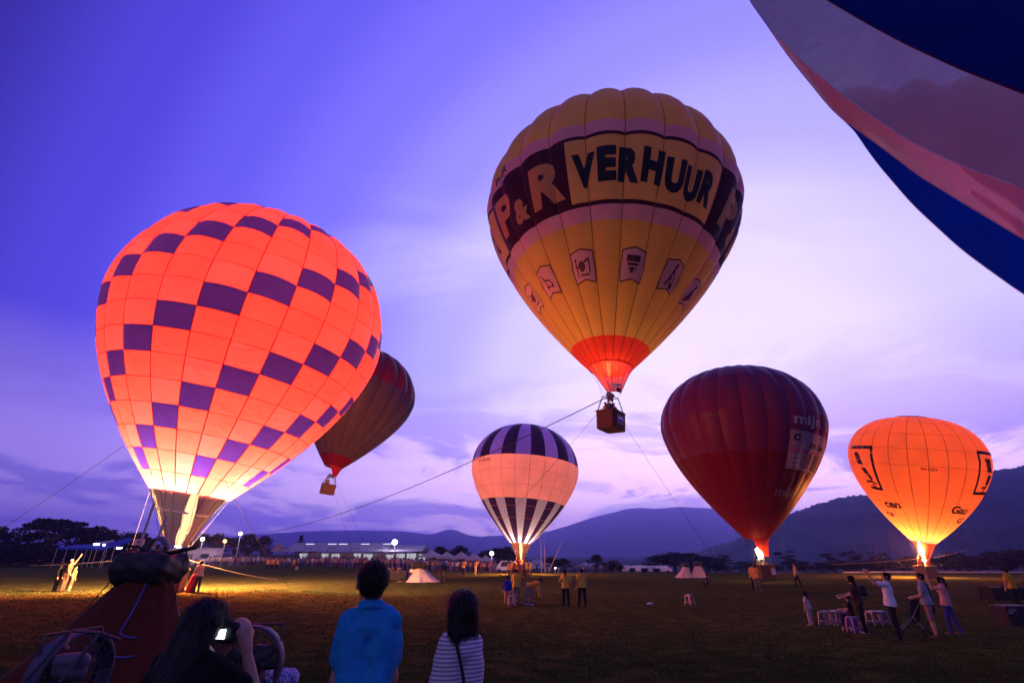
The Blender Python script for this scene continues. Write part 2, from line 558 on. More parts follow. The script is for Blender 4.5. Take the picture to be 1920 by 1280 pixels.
class Envelope:
    def __init__(self, fit, Y, ngore, seam_deg, bulge, lower_bulge=0.35):
        px, py, self.R, zc, ata, q, m, tx, ty, pw = fit
        Rr = self.R
        n = 120
        z1 = np.linspace(0, zc, n); t = (zc - z1) / zc; r1 = 1 - (1 - m) * t ** q
        th = np.linspace(0, math.pi / 2, n)[1:]
        self.z = Rr * np.r_[z1, zc + ata * np.sin(th)]; self.r = Rr * np.r_[r1, np.cos(th) ** pw]
        self.s = np.r_[0, np.cumsum(np.hypot(np.diff(self.z), np.diff(self.r)))]
        self.S = self.s[-1]
        ax = np.array([tx, ty, 1.0]); ax /= np.linalg.norm(ax)
        e1 = np.cross([0, 1, 0], ax); e1 /= np.linalg.norm(e1)
        self.e1, self.e2, self.ax = e1, np.cross(ax, e1), ax
        self.b = at(px, py, Y)
        self.N, self.t0, self.bulge, self.lb = ngore, R(seam_deg), bulge, lower_bulge
        self.gw = 2 * math.pi / ngore
        toc = CAM - self.b
        self.face = math.atan2(toc @ self.e2, toc @ self.e1)
        self.root = None

    def pt(self, th, s, off=0.0):
        """surface point at angle th and height fraction s (0 mouth, 1 crown), arrays allowed"""
        th = np.asarray(th, float); s = np.asarray(s, float)
        r = np.interp(s * self.S, self.s, self.r); z = np.interp(s * self.S, self.s, self.z)
        ds = 0.004
        r2 = np.interp((s + ds) * self.S, self.s, self.r); z2 = np.interp((s + ds) * self.S, self.s, self.z)
        r0 = np.interp((s - ds) * self.S, self.s, self.r); z0 = np.interp((s - ds) * self.S, self.s, self.z)
        dr, dz = r2 - r0, z2 - z0
        ln = np.hypot(dr, dz) + 1e-9
        nr, nz = dz / ln, -dr / ln
        g = ((th - self.t0) / self.gw) % 1.0
        amp = self.bulge * (self.lb + (1 - self.lb) * sst(0.1, 0.55, s)) * (1 - 0.75 * sst(0.86, 1.0, s)) * self.gw * r
        o = amp * (np.sin(math.pi * g) ** 0.8 - 0.5) + off
        rr = r + nr * o; zz = z + nz * o
        return (self.b + (rr * np.cos(th))[..., None] * self.e1 + (rr * np.sin(th))[..., None] * self.e2 + zz[..., None] * self.ax)

    def axis(self, h, dx=0.0, dy=0.0):
        return self.b + self.ax * h + self.e1 * dx + self.e2 * dy

    def patch(self, ta, tb, sa, sb, nu=5, nv=None, off=0.0):
        if nv is None:
            nv = max(2, int(math.ceil((sb - sa) / 0.035)))
        T, Sv = np.meshgrid(np.linspace(ta, tb, nu + 1), np.linspace(sa, sb, nv + 1))
        P_ = self.pt(T, Sv, off)
        v = P_.reshape(-1, 3)
        f = [(j * (nu + 1) + i, j * (nu + 1) + i + 1, (j + 1) * (nu + 1) + i + 1, (j + 1) * (nu + 1) + i) for j in range(nv) for i in range(nu)]
        return v, f

    def panels(self, root, rows, colour, nu=5, splits=None, visible=97):
        """rows: list of height fractions; colour(row, gore, mid angle) -> material. Panels facing the camera are parts of their own."""
        rear = {}
        base = Vector(self.b)
        for g in range(self.N):
            ta, tb = self.t0 + g * self.gw, self.t0 + (g + 1) * self.gw
            for j in range(len(rows) - 1):
                cuts = [ta, tb]
                for sj, sa in (splits or []):
                    if sj == j:
                        for k in (-1, 0, 1):
                            a = R(sa) + 2 * math.pi * k
                            if ta + 0.01 < a < tb - 0.01: cuts.append(a)
                cuts.sort()
                for a, b in zip(cuts[:-1], cuts[1:]):
                    mid = (a + b) / 2
                    mt = colour(j, g, mid)
                    if mt is None: continue
                    d = abs((mid - self.face + math.pi) % (2 * math.pi) - math.pi)
                    v, f = self.patch(a, b, rows[j], rows[j + 1], nu)
                    v = v - self.b
                    if d < R(visible):
                        obj('panel', v, f, mt, root, True)
                    else:
                        vv, ff, mm = rear.setdefault('r', ([], [], []))
                        n0 = len(vv)
                        vv.extend(v); ff.extend([tuple(i + n0 for i in q) for q in f]); mm.extend([mt] * len(f))
        if rear:
            vv, ff, mm = rear['r']
            ms = []
            for m in mm:
                if m not in ms: ms.append(m)
            tag(obj('rear_panels', vv, ff, ms, root, True, [ms.index(m) for m in mm]), kind='stuff')

    def tapes(self, root, mat, width=0.05, smax=0.97, rows=(), smin=0.0, off=0.012):
        """load tapes over the vertical seams and thin seams between the rows"""
        for g in range(self.N):
            a = self.t0 + g * self.gw
            d = abs((a - self.face + math.pi) % (2 * math.pi) - math.pi)
            if d > R(105): continue
            sv = np.linspace(smin, smax, 46)
            rr = np.maximum(np.interp(sv * self.S, self.s, self.r), 0.3)
            Lp = self.pt(a - width / 2 / rr, sv, off) - self.b; Rp = self.pt(a + width / 2 / rr, sv, off) - self.b
            v = np.concatenate([Lp, Rp]); n = len(sv)
            obj('load_tape', v, [(i, n + i, n + i + 1, i + 1) for i in range(n - 1)], mat, root, True)
        for s in rows:
            th = np.linspace(self.face - R(105), self.face + R(105), self.N * 4)
            w = width * 0.3 / self.S
            A = self.pt(th, np.full_like(th, s - w), off) - self.b; B = self.pt(th, np.full_like(th, s + w), off) - self.b
            n = len(th)
            obj('seam', np.concatenate([A, B]), [(i, i + 1, n + i + 1, n + i) for i in range(n - 1)], mat, root, True)

    def decal(self, root, name, verts2, faces, mat, off=0.03):
        """verts2: (angle deg, height fraction)"""
        v2 = np.array(verts2, float)
        v = self.pt(np.radians(v2[:, 0]), v2[:, 1], off) - self.b
        return obj(name, v, faces, mat, root)


def text_mesh(s, bold=0.0, cell=0.12, shear=0.0):
    """2-D mesh of a string, height 1 for capitals, cut into small cells so that it bends over a surface"""
    cu = bpy.data.curves.new('txt', 'FONT')
    cu.body = s; cu.size = 1.0; cu.offset = bold; cu.shear = shear; cu.resolution_u = 3
    o = bpy.data.objects.new('txt', cu)
    COL.objects.link(o)
    me = bpy.data.meshes.new_from_object(o.evaluated_get(bpy.context.evaluated_depsgraph_get()))
    bm = bmesh.new(); bm.from_mesh(me)
    bpy.data.objects.remove(o); bpy.data.curves.remove(cu); bpy.data.meshes.remove(me)
    bmesh.ops.remove_doubles(bm, verts=bm.verts, dist=1e-4)
    xs = [v.co.x for v in bm.verts]; ys = [v.co.y for v in bm.verts]
    for axis, lo, hi in ((0, min(xs), max(xs)), (1, min(ys), max(ys))):
        k = lo + cell
        while k < hi:
            co = Vector((k, 0, 0)) if axis == 0 else Vector((0, k, 0))
            no = Vector((1, 0, 0)) if axis == 0 else Vector((0, 1, 0))
            bmesh.ops.bisect_plane(bm, geom=bm.verts[:] + bm.edges[:] + bm.faces[:], plane_co=co, plane_no=no)
            k += cell
    bmesh.ops.triangulate(bm, faces=bm.faces)
    bm.verts.index_update()
    v = np.array([(p.co.x, p.co.y) for p in bm.verts]); f = [[q.index for q in p.verts] for p in bm.faces]
    bm.free()
    v[:, 1] /= 0.70
    v[:, 0] /= 0.70
    return v, f


def quad2(x0, y0, x1, y1, n=4, m=4):
    v = [(x0 + (x1 - x0) * i / n, y0 + (y1 - y0) * j / m) for j in range(m + 1) for i in range(n + 1)]
    f = [(j * (n + 1) + i, j * (n + 1) + i + 1, (j + 1) * (n + 1) + i + 1, (j + 1) * (n + 1) + i) for j in range(m) for i in range(n)]
    return v, f


def line2(pts, w):
    """stroke of width w through 2-D points"""
    v = []; f = []
    for (a, b) in zip(pts[:-1], pts[1:]):
        a = np.array(a, float); b = np.array(b, float)
        d = (b - a) / (np.linalg.norm(b - a) + 1e-9); nn = np.array([-d[1], d[0]]) * w / 2
        k = 4
        for i in range(k):
            p = a + (b - a) * i / k - d * w * 0.3 * (i == 0); q = a + (b - a) * (i + 1) / k + d * w * 0.3 * (i == k - 1)
            m0 = len(v)
            v += [p - nn, q - nn, q + nn, p + nn]; f.append((m0, m0 + 1, m0 + 2, m0 + 3))
    return v, f


def disc2(cx, cy, r, n=14):
    return [(cx, cy)] + [(cx + r * math.cos(6.2832 * i / n), cy + r * math.sin(6.2832 * i / n)) for i in range(n)], [(0, 1 + i, 1 + (i + 1) % n) for i in range(n)]


def join2(*parts):
    v = []; f = []
    for a, b in parts:
        n = len(v); v += [tuple(p) for p in a]; f += [tuple(i + n for i in q) for q in b]
    return v, f


def place2(vf, th, s, wdeg, hs, ox=0.0):
    """unit shape -> envelope coordinates: x spans wdeg degrees per unit, y spans hs height fraction per unit"""
    v, f = vf
    return [(th + (x - ox) * wdeg, s + y * hs) for x, y in v], f


def flame_mesh(h, r, seed, lean=(0, 0)):
    rr = np.random.default_rng(seed)
    mb = MB()
    for k in range(5):
        a = 6.28 * k / 5 + rr.random(); d = r * (0.0 if k == 0 else 0.35)
        hk = h * (1.0 if k == 0 else rr.uniform(0.5, 0.85)); rk = r * (0.75 if k == 0 else 0.5)
        pts = []; rad = []
        for i in range(12):
            t = i / 11
            w = 0.12 * r * math.sin(t * 7 + k * 2)
            pts.append((math.cos(a) * d * (0.4 + t) + w + lean[0] * t * t * h, math.sin(a) * d * (0.4 + t) + 0.6 * w + lean[1] * t * t * h, hk * t))
            rad.append(max(0.012, rk * (0.30 + 0.9 * math.sin(min(1, t * 1.25) * math.pi * 0.72) * (1 - t ** 3)) * (1 - t ** 6) + rr.normal() * 0.03 * rk))
        mb.tube(pts, rad, 10)
    return mb


M_FLAME = emat('flame', (1.0, 0.62, 0.28), 75.0)
M_TAPE = fabric('load_tape', (0.14, 0.07, 0.10), 0.35, wrinkle=0)
M_STEEL = pmat('dull_steel', (0.16, 0.15, 0.17), 0.5, 0.2, 20, metal=0.6)
M_BLACK = pmat('black_vinyl', (0.012, 0.012, 0.014), 0.65, 0.3, 6, bump=0.2, bscale=8)
M_ROPE = pmat('dark_rope', (0.02, 0.018, 0.022), 0.9)
M_ROPEL = pmat('pale_rope', (0.42, 0.36, 0.30), 0.9, 0.2, 30)
M_WICKER = pmat('wicker', (0.16, 0.085, 0.045), 0.75, 0.45, 14, bump=0.5, bscale=50)
M_WICKD = pmat('dark_wicker', (0.095, 0.030, 0.022), 0.75, 0.45, 14, bump=0.5, bscale=50)
M_LEATHER = pmat('suede_trim', (0.10, 0.035, 0.025), 0.85, 0.3, 12)


def build_basket(root, loc, w, d, h, turn, wick, top, burn=True, people=0, tilt=None):
    """wicker basket with rim, uprights, burner frame and burners; loc is the centre of the floor, in world space; top is the height of the burner frame"""
    M = np.array([[math.cos(turn), -math.sin(turn), 0], [math.sin(turn), math.cos(turn), 0], [0, 0, 1]])
    if tilt is not None:
        M = tilt @ M
    o = np.array(root.location)
    X = lambda p: np.array(loc) - o + M @ np.array(p, float)
    # hull: rounded rectangle rings
    def ring(sx, sy, z, n=4, rad=0.16):
        pts = []
        for qx, qy, a0 in ((1, 1, 0), (-1, 1, 90), (-1, -1, 180), (1, -1, 270)):
            for i in range(n + 1):
                a = R(a0 + 90 * i / n)
                pts.append((qx * (sx / 2 - rad) + rad * math.cos(a), qy * (sy / 2 - rad) + rad * math.sin(a), z))
        return pts
    mb = MB()
    zs = [0.0, 0.05, h * 0.5, h * 0.92, h]
    fl = [0.93, 0.97, 0.98, 1.0, 1.0]
    v = []
    for z, k in zip(zs, fl):
        v += [X(p) for p in ring(w * k, d * k, z)]
    inner = [X(p) for p in ring(w - 0.1, d - 0.1, h)]; inner_b = [X(p) for p in ring(w * 0.93 - 0.1, d * 0.93 - 0.1, 0.04)]
    n = len(ring(1, 1, 0))
    v += inner + inner_b
    f = []
    for j in range(len(zs) + 1):
        for i in range(n):
            f.append((j * n + i, j * n + (i + 1) % n, (j + 1) * n + (i + 1) % n, (j + 1) * n + i))
    f.append(tuple(range(n))[::-1]); f.append(tuple((len(zs) + 1) * n + i for i in range(n)))
    bk = obj('basket', v, f, wick, root)
    # woven courses standing proud of the hull
    for j in range(1, 9):
        z = h * (j - 0.3) / 9
        t = MB(); k = 0.98 + 0.02 * j / 9
        r_ = ring(w * k + 0.015, d * k + 0.015, z); r_.append(r_[0])
        t.tube([X(p) for p in r_], 0.022, 5, False)
        t.build('wicker_course', wick, bk)
    t = MB(); r_ = ring(w, d, h + 0.02); r_.append(r_[0])
    t.tube([X(p) for p in r_], 0.06, 7, False); t.build('rim', M_LEATHER, bk)
    t = MB(); r_ = ring(w * 0.95, d * 0.95, 0.03); r_.append(r_[0])
    t.tube([X(p) for p in r_], 0.05, 6, False); t.build('skirting', M_LEATHER, bk)
    fw, fd = w * 0.52, d * 0.52
    for sx in (-1, 1):
        for sy in (-1, 1):
            MB().tube([X((sx * (w / 2 - 0.1), sy * (d / 2 - 0.1), h)), X((sx * fw / 2, sy * fd / 2, top))], 0.035, 7).build('upright', M_BLACK, root)
    fr = MB()
    cs = [X((sx * fw / 2, sy * fd / 2, top)) for sx, sy in ((-1, -1), (1, -1), (1, 1), (-1, 1), (-1, -1))]
    fr.tube(cs, 0.03, 7)
    fr.tube([X((0, -fd / 2, top)), X((0, fd / 2, top))], 0.025, 6)
    frame = fr.build('burner_frame', M_STEEL, root)
    for sx in (-1, 1):
        b = MB()
        Mb = M
        b.lathe([(0.02, -0.28), (0.10, -0.26), (0.11, -0.05), (0.17, 0.0), (0.19, 0.22), (0.17, 0.22), (0.16, 0.03), (0.05, 0.0)], X((sx * fw * 0.22, 0, top + 0.05)), 12, Mb)
        b.build('burner_can', M_STEEL, frame)
    return X, cs


def build_cables(root, env, cs, n, mat, r=0.012):
    for k in range(n):
        a = env.t0 + 2 * math.pi * k / n
        p = env.pt(a, 0.0) - env.b
        c = min(cs[:4], key=lambda q: np.linalg.norm((q - p)[:2]))
        MB().tube([c, p], r, 4).build('cable', mat, root)


def build_scoop(root, env, name, a0, a1, sfrac, bottom, rb, mat, seam_mat=None, tuck=0.0, lines=6):
    """skirt cloth hanging from the mouth ring between the angles a0..a1 and closing in to the burner (bottom: point, rb: radius there)"""
    n, m = 24, 8
    th = np.linspace(R(a0), R(a1), n + 1)
    top = env.pt(th, np.full(n + 1, sfrac), -0.02) - env.b
    bot = np.array(bottom) - env.b
    v = []
    for j in range(m + 1):
        t = j / m
        for i in range(n + 1):
            q = bot + rb * (math.cos(th[i]) * env.e1 + math.sin(th[i]) * env.e2)
            p = top[i] * (1 - t) + q * t
            c = (top.mean(0) * (1 - t) + bot * t)
            p = p + (c - p) * 0.05 * math.sin(math.pi * t)
            v.append(p)
    f = [(j * (n + 1) + i, j * (n + 1) + i + 1, (j + 1) * (n + 1) + i + 1, (j + 1) * (n + 1) + i) for j in range(m) for i in range(n)]
    sc = obj(name, v, f, mat, root, True)
    if seam_mat:
        for k in range(lines + 1):
            i = round(k * n / lines)
            pts = [np.array(v[j * (n + 1) + i]) * 1.0 for j in range(m + 1)]
            pts = [p + (p - (top.mean(0) * (1 - j / m) + bot * j / m)) * 0.012 for j, p in enumerate(pts)]
            MB().tube(pts, 0.014, 4, False).build('seam', seam_mat, sc)
    return sc, v, n, m


FW = (1.0, 0.56, 0.24)
BALLOON = {}

# --- orange balloon with spiral of violet squares
fit = [357.658, 927.359, 9.43, 1.304, 0.93, 1.719, 0.253, 0.13, 0.016, 0.767]
E1 = Envelope([fit[0], fit[1], fit[2] * 32 / 34] + fit[3:], 32, 24, -94.0, 0.10, 0.25)
root = thing('hot_air_balloon', 'large glowing orange balloon with spiralling violet squares, flame lit inside', 'balloon', E1.b)
F_OR = fabric('orange_ripstop', (0.86, 0.070, 0.078), 0.52, sheen=0.03)
F_OP = fabric('salmon_ripstop', (0.86, 0.080, 0.105), 0.52, sheen=0.03)
F_VI = fabric('violet_ripstop', (0.034, 0.011, 0.19), 0.52, sheen=0.06)
rows1 = [0.0] + [0.049 + 0.052 * k for k in range(18)] + [0.985]


def col1(j, g, mid):
    gi = round((mid - E1.gw / 2 - R(-79.0)) / E1.gw)       # gore index, 0 = seams at -79..-64
    if 1 <= j <= 17 and (j - 8 - gi) % 4 == 0:
        return F_VI
    if j > 0 and (j - 8 - gi) % 4 == 1:
        return F_OP
    return F_OR


E1.panels(root, rows1, col1, 4, None, 92)
E1.tapes(root, F_OR if False else fabric('orange_tape', (0.52, 0.05, 0.06), 0.45, wrinkle=0, sheen=0), 0.06, 0.97, [r_ for r_ in rows1[1:-1] if r_ < 0.75])
F_SC = fabric('grey_nomex', (0.34, 0.27, 0.29), 0.0016, clear=0.022, sheen=0, wrinkle=0.4)
bot1 = at(331, 1022, 31.4)
sc, v_, n_, m_ = build_scoop(root, E1, 'scoop', -172, 8, 0.0, bot1, 0.62, F_SC, M_ROPE, lines=8)
# stiffening rods sewn round the middle of the scoop
for a, b in ((1, 5), (7, 11), (12, 16), (18, 22)):
    j = 3
    P0 = [np.array(v_[j * (n_ + 1) + i]) * 1.012 for i in range(a, b + 1)]
    MB().tube(P0, 0.055, 6).build('stiffening_rod', pmat('white_rod', (0.75, 0.7, 0.66), 0.5), sc)
g0 = onground(bot1[0], 31.4)
X1, cs1 = build_basket(root, g0, 1.75, 1.3, 1.12, 0.3, M_WICKER, bot1[2] - g0[2] - 0.45)
build_cables(root, E1, cs1, 8, M_ROPE)
fb = bot1 + np.array([0, 0.2, -0.1])
fl = flame_mesh(4.1, 0.40, 3, (0.02, -0.0))
fo = fl.build('flame', M_FLAME, root, True); fo.location = tuple(fb - E1.b)
fo.rotation_euler = (0.06, 0.12, 0)
for h, p in ((0.35, 24000), (1.5, 5000), (13.0, 450)):  # the highest one sits far above the flame, added to even the glow
    point_light('burner_and_fill_light', E1.axis(h) - E1.b, p, (1.0, 0.76, 0.36) if h < 3 else FW, 0.4, root)
point_light('burner_and_fill_light', fb + np.array([0.1, 0.75, 1.1]) - E1.b, 28000, (1.0, 0.25, 0.05), 0.25, root)
BALLOON['orange'] = root

# --- yellow balloon with big lettering, tethered high up
E2 = Envelope([1143.813, 692.569, 10.211, 1.339, 0.847, 1.519, 0.149, 0.083, 0.039, 0.907], 33, 24, -94.5, 0.115, 0.45)
root = thing('hot_air_balloon', 'yellow balloon lettered VERHUUR, floating highest on tethers', 'balloon', E2.b)
F_YE = fabric('yellow_ripstop', (0.66, 0.43, 0.11), 0.46, sheen=0.05)
F_YM = fabric('straw_ripstop', (0.66, 0.44, 0.15), 0.46, sheen=0.05)
F_LI = fabric('pink_ripstop', (0.60, 0.34, 0.52), 0.46, sheen=0.05)
F_MA = fabric('maroon_ripstop', (0.045, 0.010, 0.020), 0.4, sheen=0.04)
F_RE = fabric('red_ripstop', (0.72, 0.055, 0.03), 0.5, sheen=0.04)
rows2 = [0.0, 0.060, 0.304, 0.336, 0.345, 0.480, 0.488, 0.517, 0.70, 0.985]


def col2(j, g, mid):
    if j == 0: return F_RE
    if j in (2, 6): return F_LI
    if j in (3, 5): return F_MA
    if j == 4:
        d = math.degrees(mid)
        return F_YM if ((d + 117.5) % 120) < 68 else F_MA
    return F_YE


E2.panels(root, rows2, col2, 6, [(4, -117.5), (4, -49.5), (4, -237.5), (4, -169.5), (4, 2.5)], 100)
E2.tapes(root, fabric('yellow_tape', (0.30, 0.12, 0.02), 0.4, wrinkle=0, sheen=0), 0.05, 0.97)
INK = pmat('black_print', (0.010, 0.008, 0.009), 0.7)
INKM = pmat('brown_print', (0.10, 0.035, 0.045), 0.8)
# VERHUUR, letters jumping about the line
wd = [10.0, 8.2, 9.4, 9.8, 9.2, 8.4, 8.0]
ths = [-110.6, -101.4, -92.6, -83.2, -73.4, -64.8, -56.8]
dz = [0.000, 0.008, 0.004, 0.006, -0.004, -0.008, -0.002]
rot = [-0.02, 0.02, -0.05, -0.04, 0.03, 0.02, -0.05]
for ch, th_, w_, z_, ro in zip('VERHUUR', ths, wd, dz, rot):
    v, f = text_mesh(ch, 0.07)
    v[:, 0] = (v[:, 0] - v[:, 0].min()) / (np.ptp(v[:, 0])) - 0.5
    v[:, 1] = (v[:, 1] - v[:, 1].min()) / (np.ptp(v[:, 1])) - 0.5
    c, s_ = math.cos(ro), math.sin(ro)
    v = np.stack([v[:, 0] * c - v[:, 1] * s_ * 1.1, v[:, 0] * s_ * 0.9 + v[:, 1] * c], 1)
    E2.decal(root, 'letter', [(th_ + x * w_ * 0.92, 0.4105 + z_ + y * 0.073) for x, y in v], f, INK)
for k in (0, 1, -1):
    for ch, th_, z_, w_, h_ in (('R', -127.5, 0.408, 17.5, 0.094), ('&', -144.5, 0.386, 9.5, 0.055), ('P', -156.5, 0.412, 13, 0.094)):
        v, f = text_mesh(ch, 0.05)
        v[:, 0] = (v[:, 0] - v[:, 0].min()) / (np.ptp(v[:, 0])) - 0.5
        v[:, 1] = (v[:, 1] - v[:, 1].min()) / (np.ptp(v[:, 1])) - 0.5
        v[:, 0] += 0.12 * v[:, 1]
        if k == -1 and ch != 'R': continue
        E2.decal(root, 'letter', [(th_ + 120 * k + x * w_, z_ + y * h_) for x, y in v], f, pmat('straw_print', (0.52, 0.30, 0.08), 0.8))
v, f = text_mesh('R', 0.045)
E2.decal(root, 'letter', [(-184 + x * 9, 0.375 + y * 0.066) for x, y in v], f, INK)
v, f = text_mesh('PNR', 0.01)
E2.decal(root, 'letter', [(-158 + x * 4.2, 0.497 + y * 0.022) for x, y in v], f, INK)


# pennants with a little picture of a tool on each
def icon(k):
    if k == 0: return join2(disc2(-0.05, 0.0, 0.16), line2([(-0.3, 0.15), (-0.3, -0.3)], 0.05), line2([(-0.36, 0.0), (-0.16, 0.0)], 0.05), line2([(0.1, 0.12), (0.3, 0.2), (0.3, -0.2)], 0.06), line2([(-0.15, -0.25), (0.25, -0.25)], 0.05), disc2(-0.3, 0.2, 0.05))
    if k == 1: return join2(quad2(-0.3, 0.1, 0.3, 0.28), quad2(-0.25, -0.02, 0.25, 0.06), disc2(-0.02, -0.14, 0.09), line2([(-0.2, -0.1), (0.2, -0.1)], 0.04))
    if k == 2: return join2(disc2(0.05, 0.33, 0.06), line2([(0.02, 0.26), (-0.05, 0.0), (-0.2, -0.3)], 0.09), line2([(-0.05, 0.0), (0.05, -0.28)], 0.07), line2([(0.0, 0.2), (0.18, -0.1), (0.12, -0.3)], 0.05), quad2(0.06, -0.38, 0.26, -0.22, 2, 2))
    if k == 3: return join2(line2([(-0.2, -0.3), (0.0, 0.05), (0.12, 0.3)], 0.14), disc2(0.05, -0.05, 0.14), line2([(-0.1, -0.25), (0.2, -0.15)], 0.07))
    return join2(line2([(-0.3, 0.25), (-0.1, 0.05), (0.15, 0.0), (0.25, -0.15)], 0.05), disc2(-0.12, -0.18, 0.07), disc2(0.2, -0.2, 0.06), line2([(-0.2, 0.1), (-0.1, -0.18), (0.2, -0.2)], 0.04))


for k, (th_, sc_) in enumerate(((-117.5, .215), (-86, .213), (-57, .213), (-30, .213), (-147, .213), (-172, .213))):
    hw, hh = 7.0, 0.037
    def pen(x, y):                                     # unit square -> pennant outline
        return (x, y * (1.0 - 0.22 * abs(x)) + (0.22 * (1 - abs(x)) * (1 - y) * 0.5 if y < 0 else 0.0)) if y >= 0 else (x, y * (0.78 + 0.22 * abs(x)))
    vv, ff = quad2(-1, -1, 1, 1, 10, 6)
    vv = [pen(x, y) for x, y in vv]
    hw2 = hw
    pn = E2.decal(root, 'pennant', [(th_ + x * hw2 * (1.13 - 0.12 * -y if y < 0 else 1.0), sc_ + y * hh) for x, y in vv], ff, fabric('pale_pink_ripstop', (0.80, 0.56, 0.66), 0.5, sheen=0.02), 0.035)
    ol = line2([(-1, -1), (-1, .78), (0, 1), (1, .78), (1, -1), (0, -.78), (-1, -1)], 0.07)
    E2.decal(pn, 'outline', [(th_ + x * hw2 * (1.13 - 0.12 * -y if y < 0 else 1.0), sc_ + y * hh) for x, y in ol[0]], ol[1], INK, 0.05)
    ic = icon(k % 5)
    E2.decal(pn, 'pictogram', [(th_ + x * hw2 * 2, sc_ + y * hh * 2) for x, y in ic[0]], ic[1], INKM, 0.05)
bot2 = at(1152, 738, 32.2)
F_RS = fabric('red_nomex', (0.74, 0.055, 0.045), 0.5, clear=0.05, sheen=0.02, wrinkle=0.5)
sc, v_, n_, m_ = build_scoop(root, E2, 'scoop', -185, 5, 0.004, bot2, 0.42, F_RS, fabric('red_tape', (0.2, 0.01, 0.01), 0.3, sheen=0), lines=7)
pts = [np.array(v_[1 * (n_ + 1) + i]) * 1.01 for i in range(5, 21)]
MB().tube(pts[6:12], 0.03, 5).build('stiffening_rod', pmat('white_rod', (0.75, 0.7, 0.66), 0.5), sc)
# a pale band and a dark pocket near the foot of the scoop
for nm, j, a, b, mt in (('pale_band', 6, 10, 18, pmat('white_cloth', (0.8, 0.78, 0.8), 0.8)), ('dark_pocket', 7, 13, 19, M_BLACK)):
    q = [np.array(v_[jj * (n_ + 1) + i]) for jj in (j, j + (0.45 if nm == 'pale_band' else 1)) for i in range(a, b + 1) if float(jj).is_integer()]
    if nm == 'pale_band':
        q = [np.array(v_[6 * (n_ + 1) + i]) for i in range(a, b + 1)] + [np.array(v_[6 * (n_ + 1) + i]) * 0.45 + np.array(v_[7 * (n_ + 1) + i]) * 0.55 for i in range(a, b + 1)]
    cen = bot2 - E2.b
    q = [p + (p - cen) / np.linalg.norm(p - cen) * 0.0 + np.array([0, -0.05, 0]) for p in q]
    k = b - a + 1
    obj(nm, q, [(i, i + 1, k + i + 1, k + i) for i in range(k - 1)], mt, sc)
bk2 = at(1146, 806, 32)
TILT = Matrix.Rotation(R(3), 3, 'Y')
X2, cs2 = build_basket(root, bk2, 1.75, 1.35, 1.15, R(52), M_WICKD, 2.25, tilt=np.array(TILT))
build_cables(root, E2, cs2, 6, M_ROPE, 0.008)
# advertising board on the basket
bd = MB(); bd.box((0, 0, 0), (0.02, 0.9, 0.62))
ad = obj('advert_board', [X2((0, 0, 0)) * 0 + X2((-0.5 + p[1] * 1.05 + 0.5, -0.705 - p[0], 0.62 + p[2])) for p in bd.v], bd.f, pmat('mauve_board', (0.30, 0.12, 0.16), 0.7), root)
for z0, z1, c, nm in ((0.62, 0.80, (0.65, 0.68, 0.85), 'white'), (0.50, 0.62, (0.03, 0.05, 0.45), 'blue')):
    b_ = MB(); b_.box((0, 0, 0), (0.74, 0.012, z1 - z0))
    obj('printed_stripe', [X2((p[0], -0.722 + p[1], (z0 + z1) / 2 + p[2])) for p in b_.v], b_.f, pmat('print_' + nm, c, 0.6), ad)
fo = flame_mesh(1.5, 0.16, 5).build('flame', emat('soft_flame', (1.0, 0.42, 0.12), 9.0), root, True)
fo.location = tuple(at(1143, 705, 32.5) - E2.b)
point_light('burner_and_fill_light', at(1143, 690, 32.3) - E2.b, 260, (1.0, 0.40, 0.13), 0.3, root)
point_light('burner_and_fill_light', E2.axis(3.0) - E2.b, 220, (1.0, 0.42, 0.13), 0.4, root)
point_light('burner_and_fill_light', E2.axis(9.5, -4.5, -1.0) - E2.b, 260, (1.0, 0.40, 0.14), 0.6, root)  # no burner here: fill light added to warm the left side
BALLOON['verhuur'] = root

# --- dark red balloon low on the right
E3 = Envelope([1418.355, 1010.416, 8.176, 1.384, 0.77, 1.591, 0.126, 0.052, 0.032, 0.858], 52, 24, -112.0, 0.09, 0.2)
root = thing('hot_air_balloon', 'dark crimson balloon with faint grey lettering and advert on its right', 'balloon', E3.b)
F_CR = fabric('sky_tinted_red_ripstop', (0.22, 0.026, 0.085), 0.36, sheen=0.08)  # upper cloth, blue of the reflected sky put into its red
F_CD = fabric('scarlet_ripstop', (0.21, 0.010, 0.020), 0.36, sheen=0.05)
E3.panels(root, [0.0, 0.06, 0.372, 0.53, 0.69, 0.985], lambda j, g, m: F_CD if j < 2 else F_CR, 5, None, 100)
E3.tapes(root, fabric('crimson_tape', (0.20, 0.01, 0.018), 0.4, wrinkle=0, sheen=0), 0.05, 0.97, [0.69])
INKG = pmat('grey_print', (0.42, 0.30, 0.36), 0.7)
INKG2 = pmat('dim_grey_print', (0.24, 0.12, 0.14), 0.7)
v, f = text_mesh('mijn', 0.02)
E3.decal(root, 'lettering', [(-79.5 + x * 11.0, 0.478 + y * 0.036) for x, y in v], f, INKG)
v, f = text_mesh('w', 0.02)
E3.decal(root, 'lettering', [(-46 + x * 11.0, 0.478 + y * 0.036) for x, y in v], f, INKG)
v, f = text_mesh('mijn', 0.02)
E3.decal(root, 'lettering', [(-87 + x * 13.0, 0.195 + y * 0.034) for x, y in v], f, INKG2)
v, f = text_mesh('HB-BUU', 0.0)
E3.decal(root, 'lettering', [(-139 + x * 2.4, 0.507 + y * 0.014) for x, y in v], f, INKG2)
bnr = E3.decal(root, 'banner', *quad2(-81, 0.305, -30, 0.452, 10, 6), pmat('banner_cloth', (0.36, 0.18, 0.22), 0.8), 0.03)
E3.decal(bnr, 'print', *quad2(-63, 0.312, -32, 0.372, 6, 3), pmat('dark_print', (0.09, 0.03, 0.05), 0.8), 0.045)
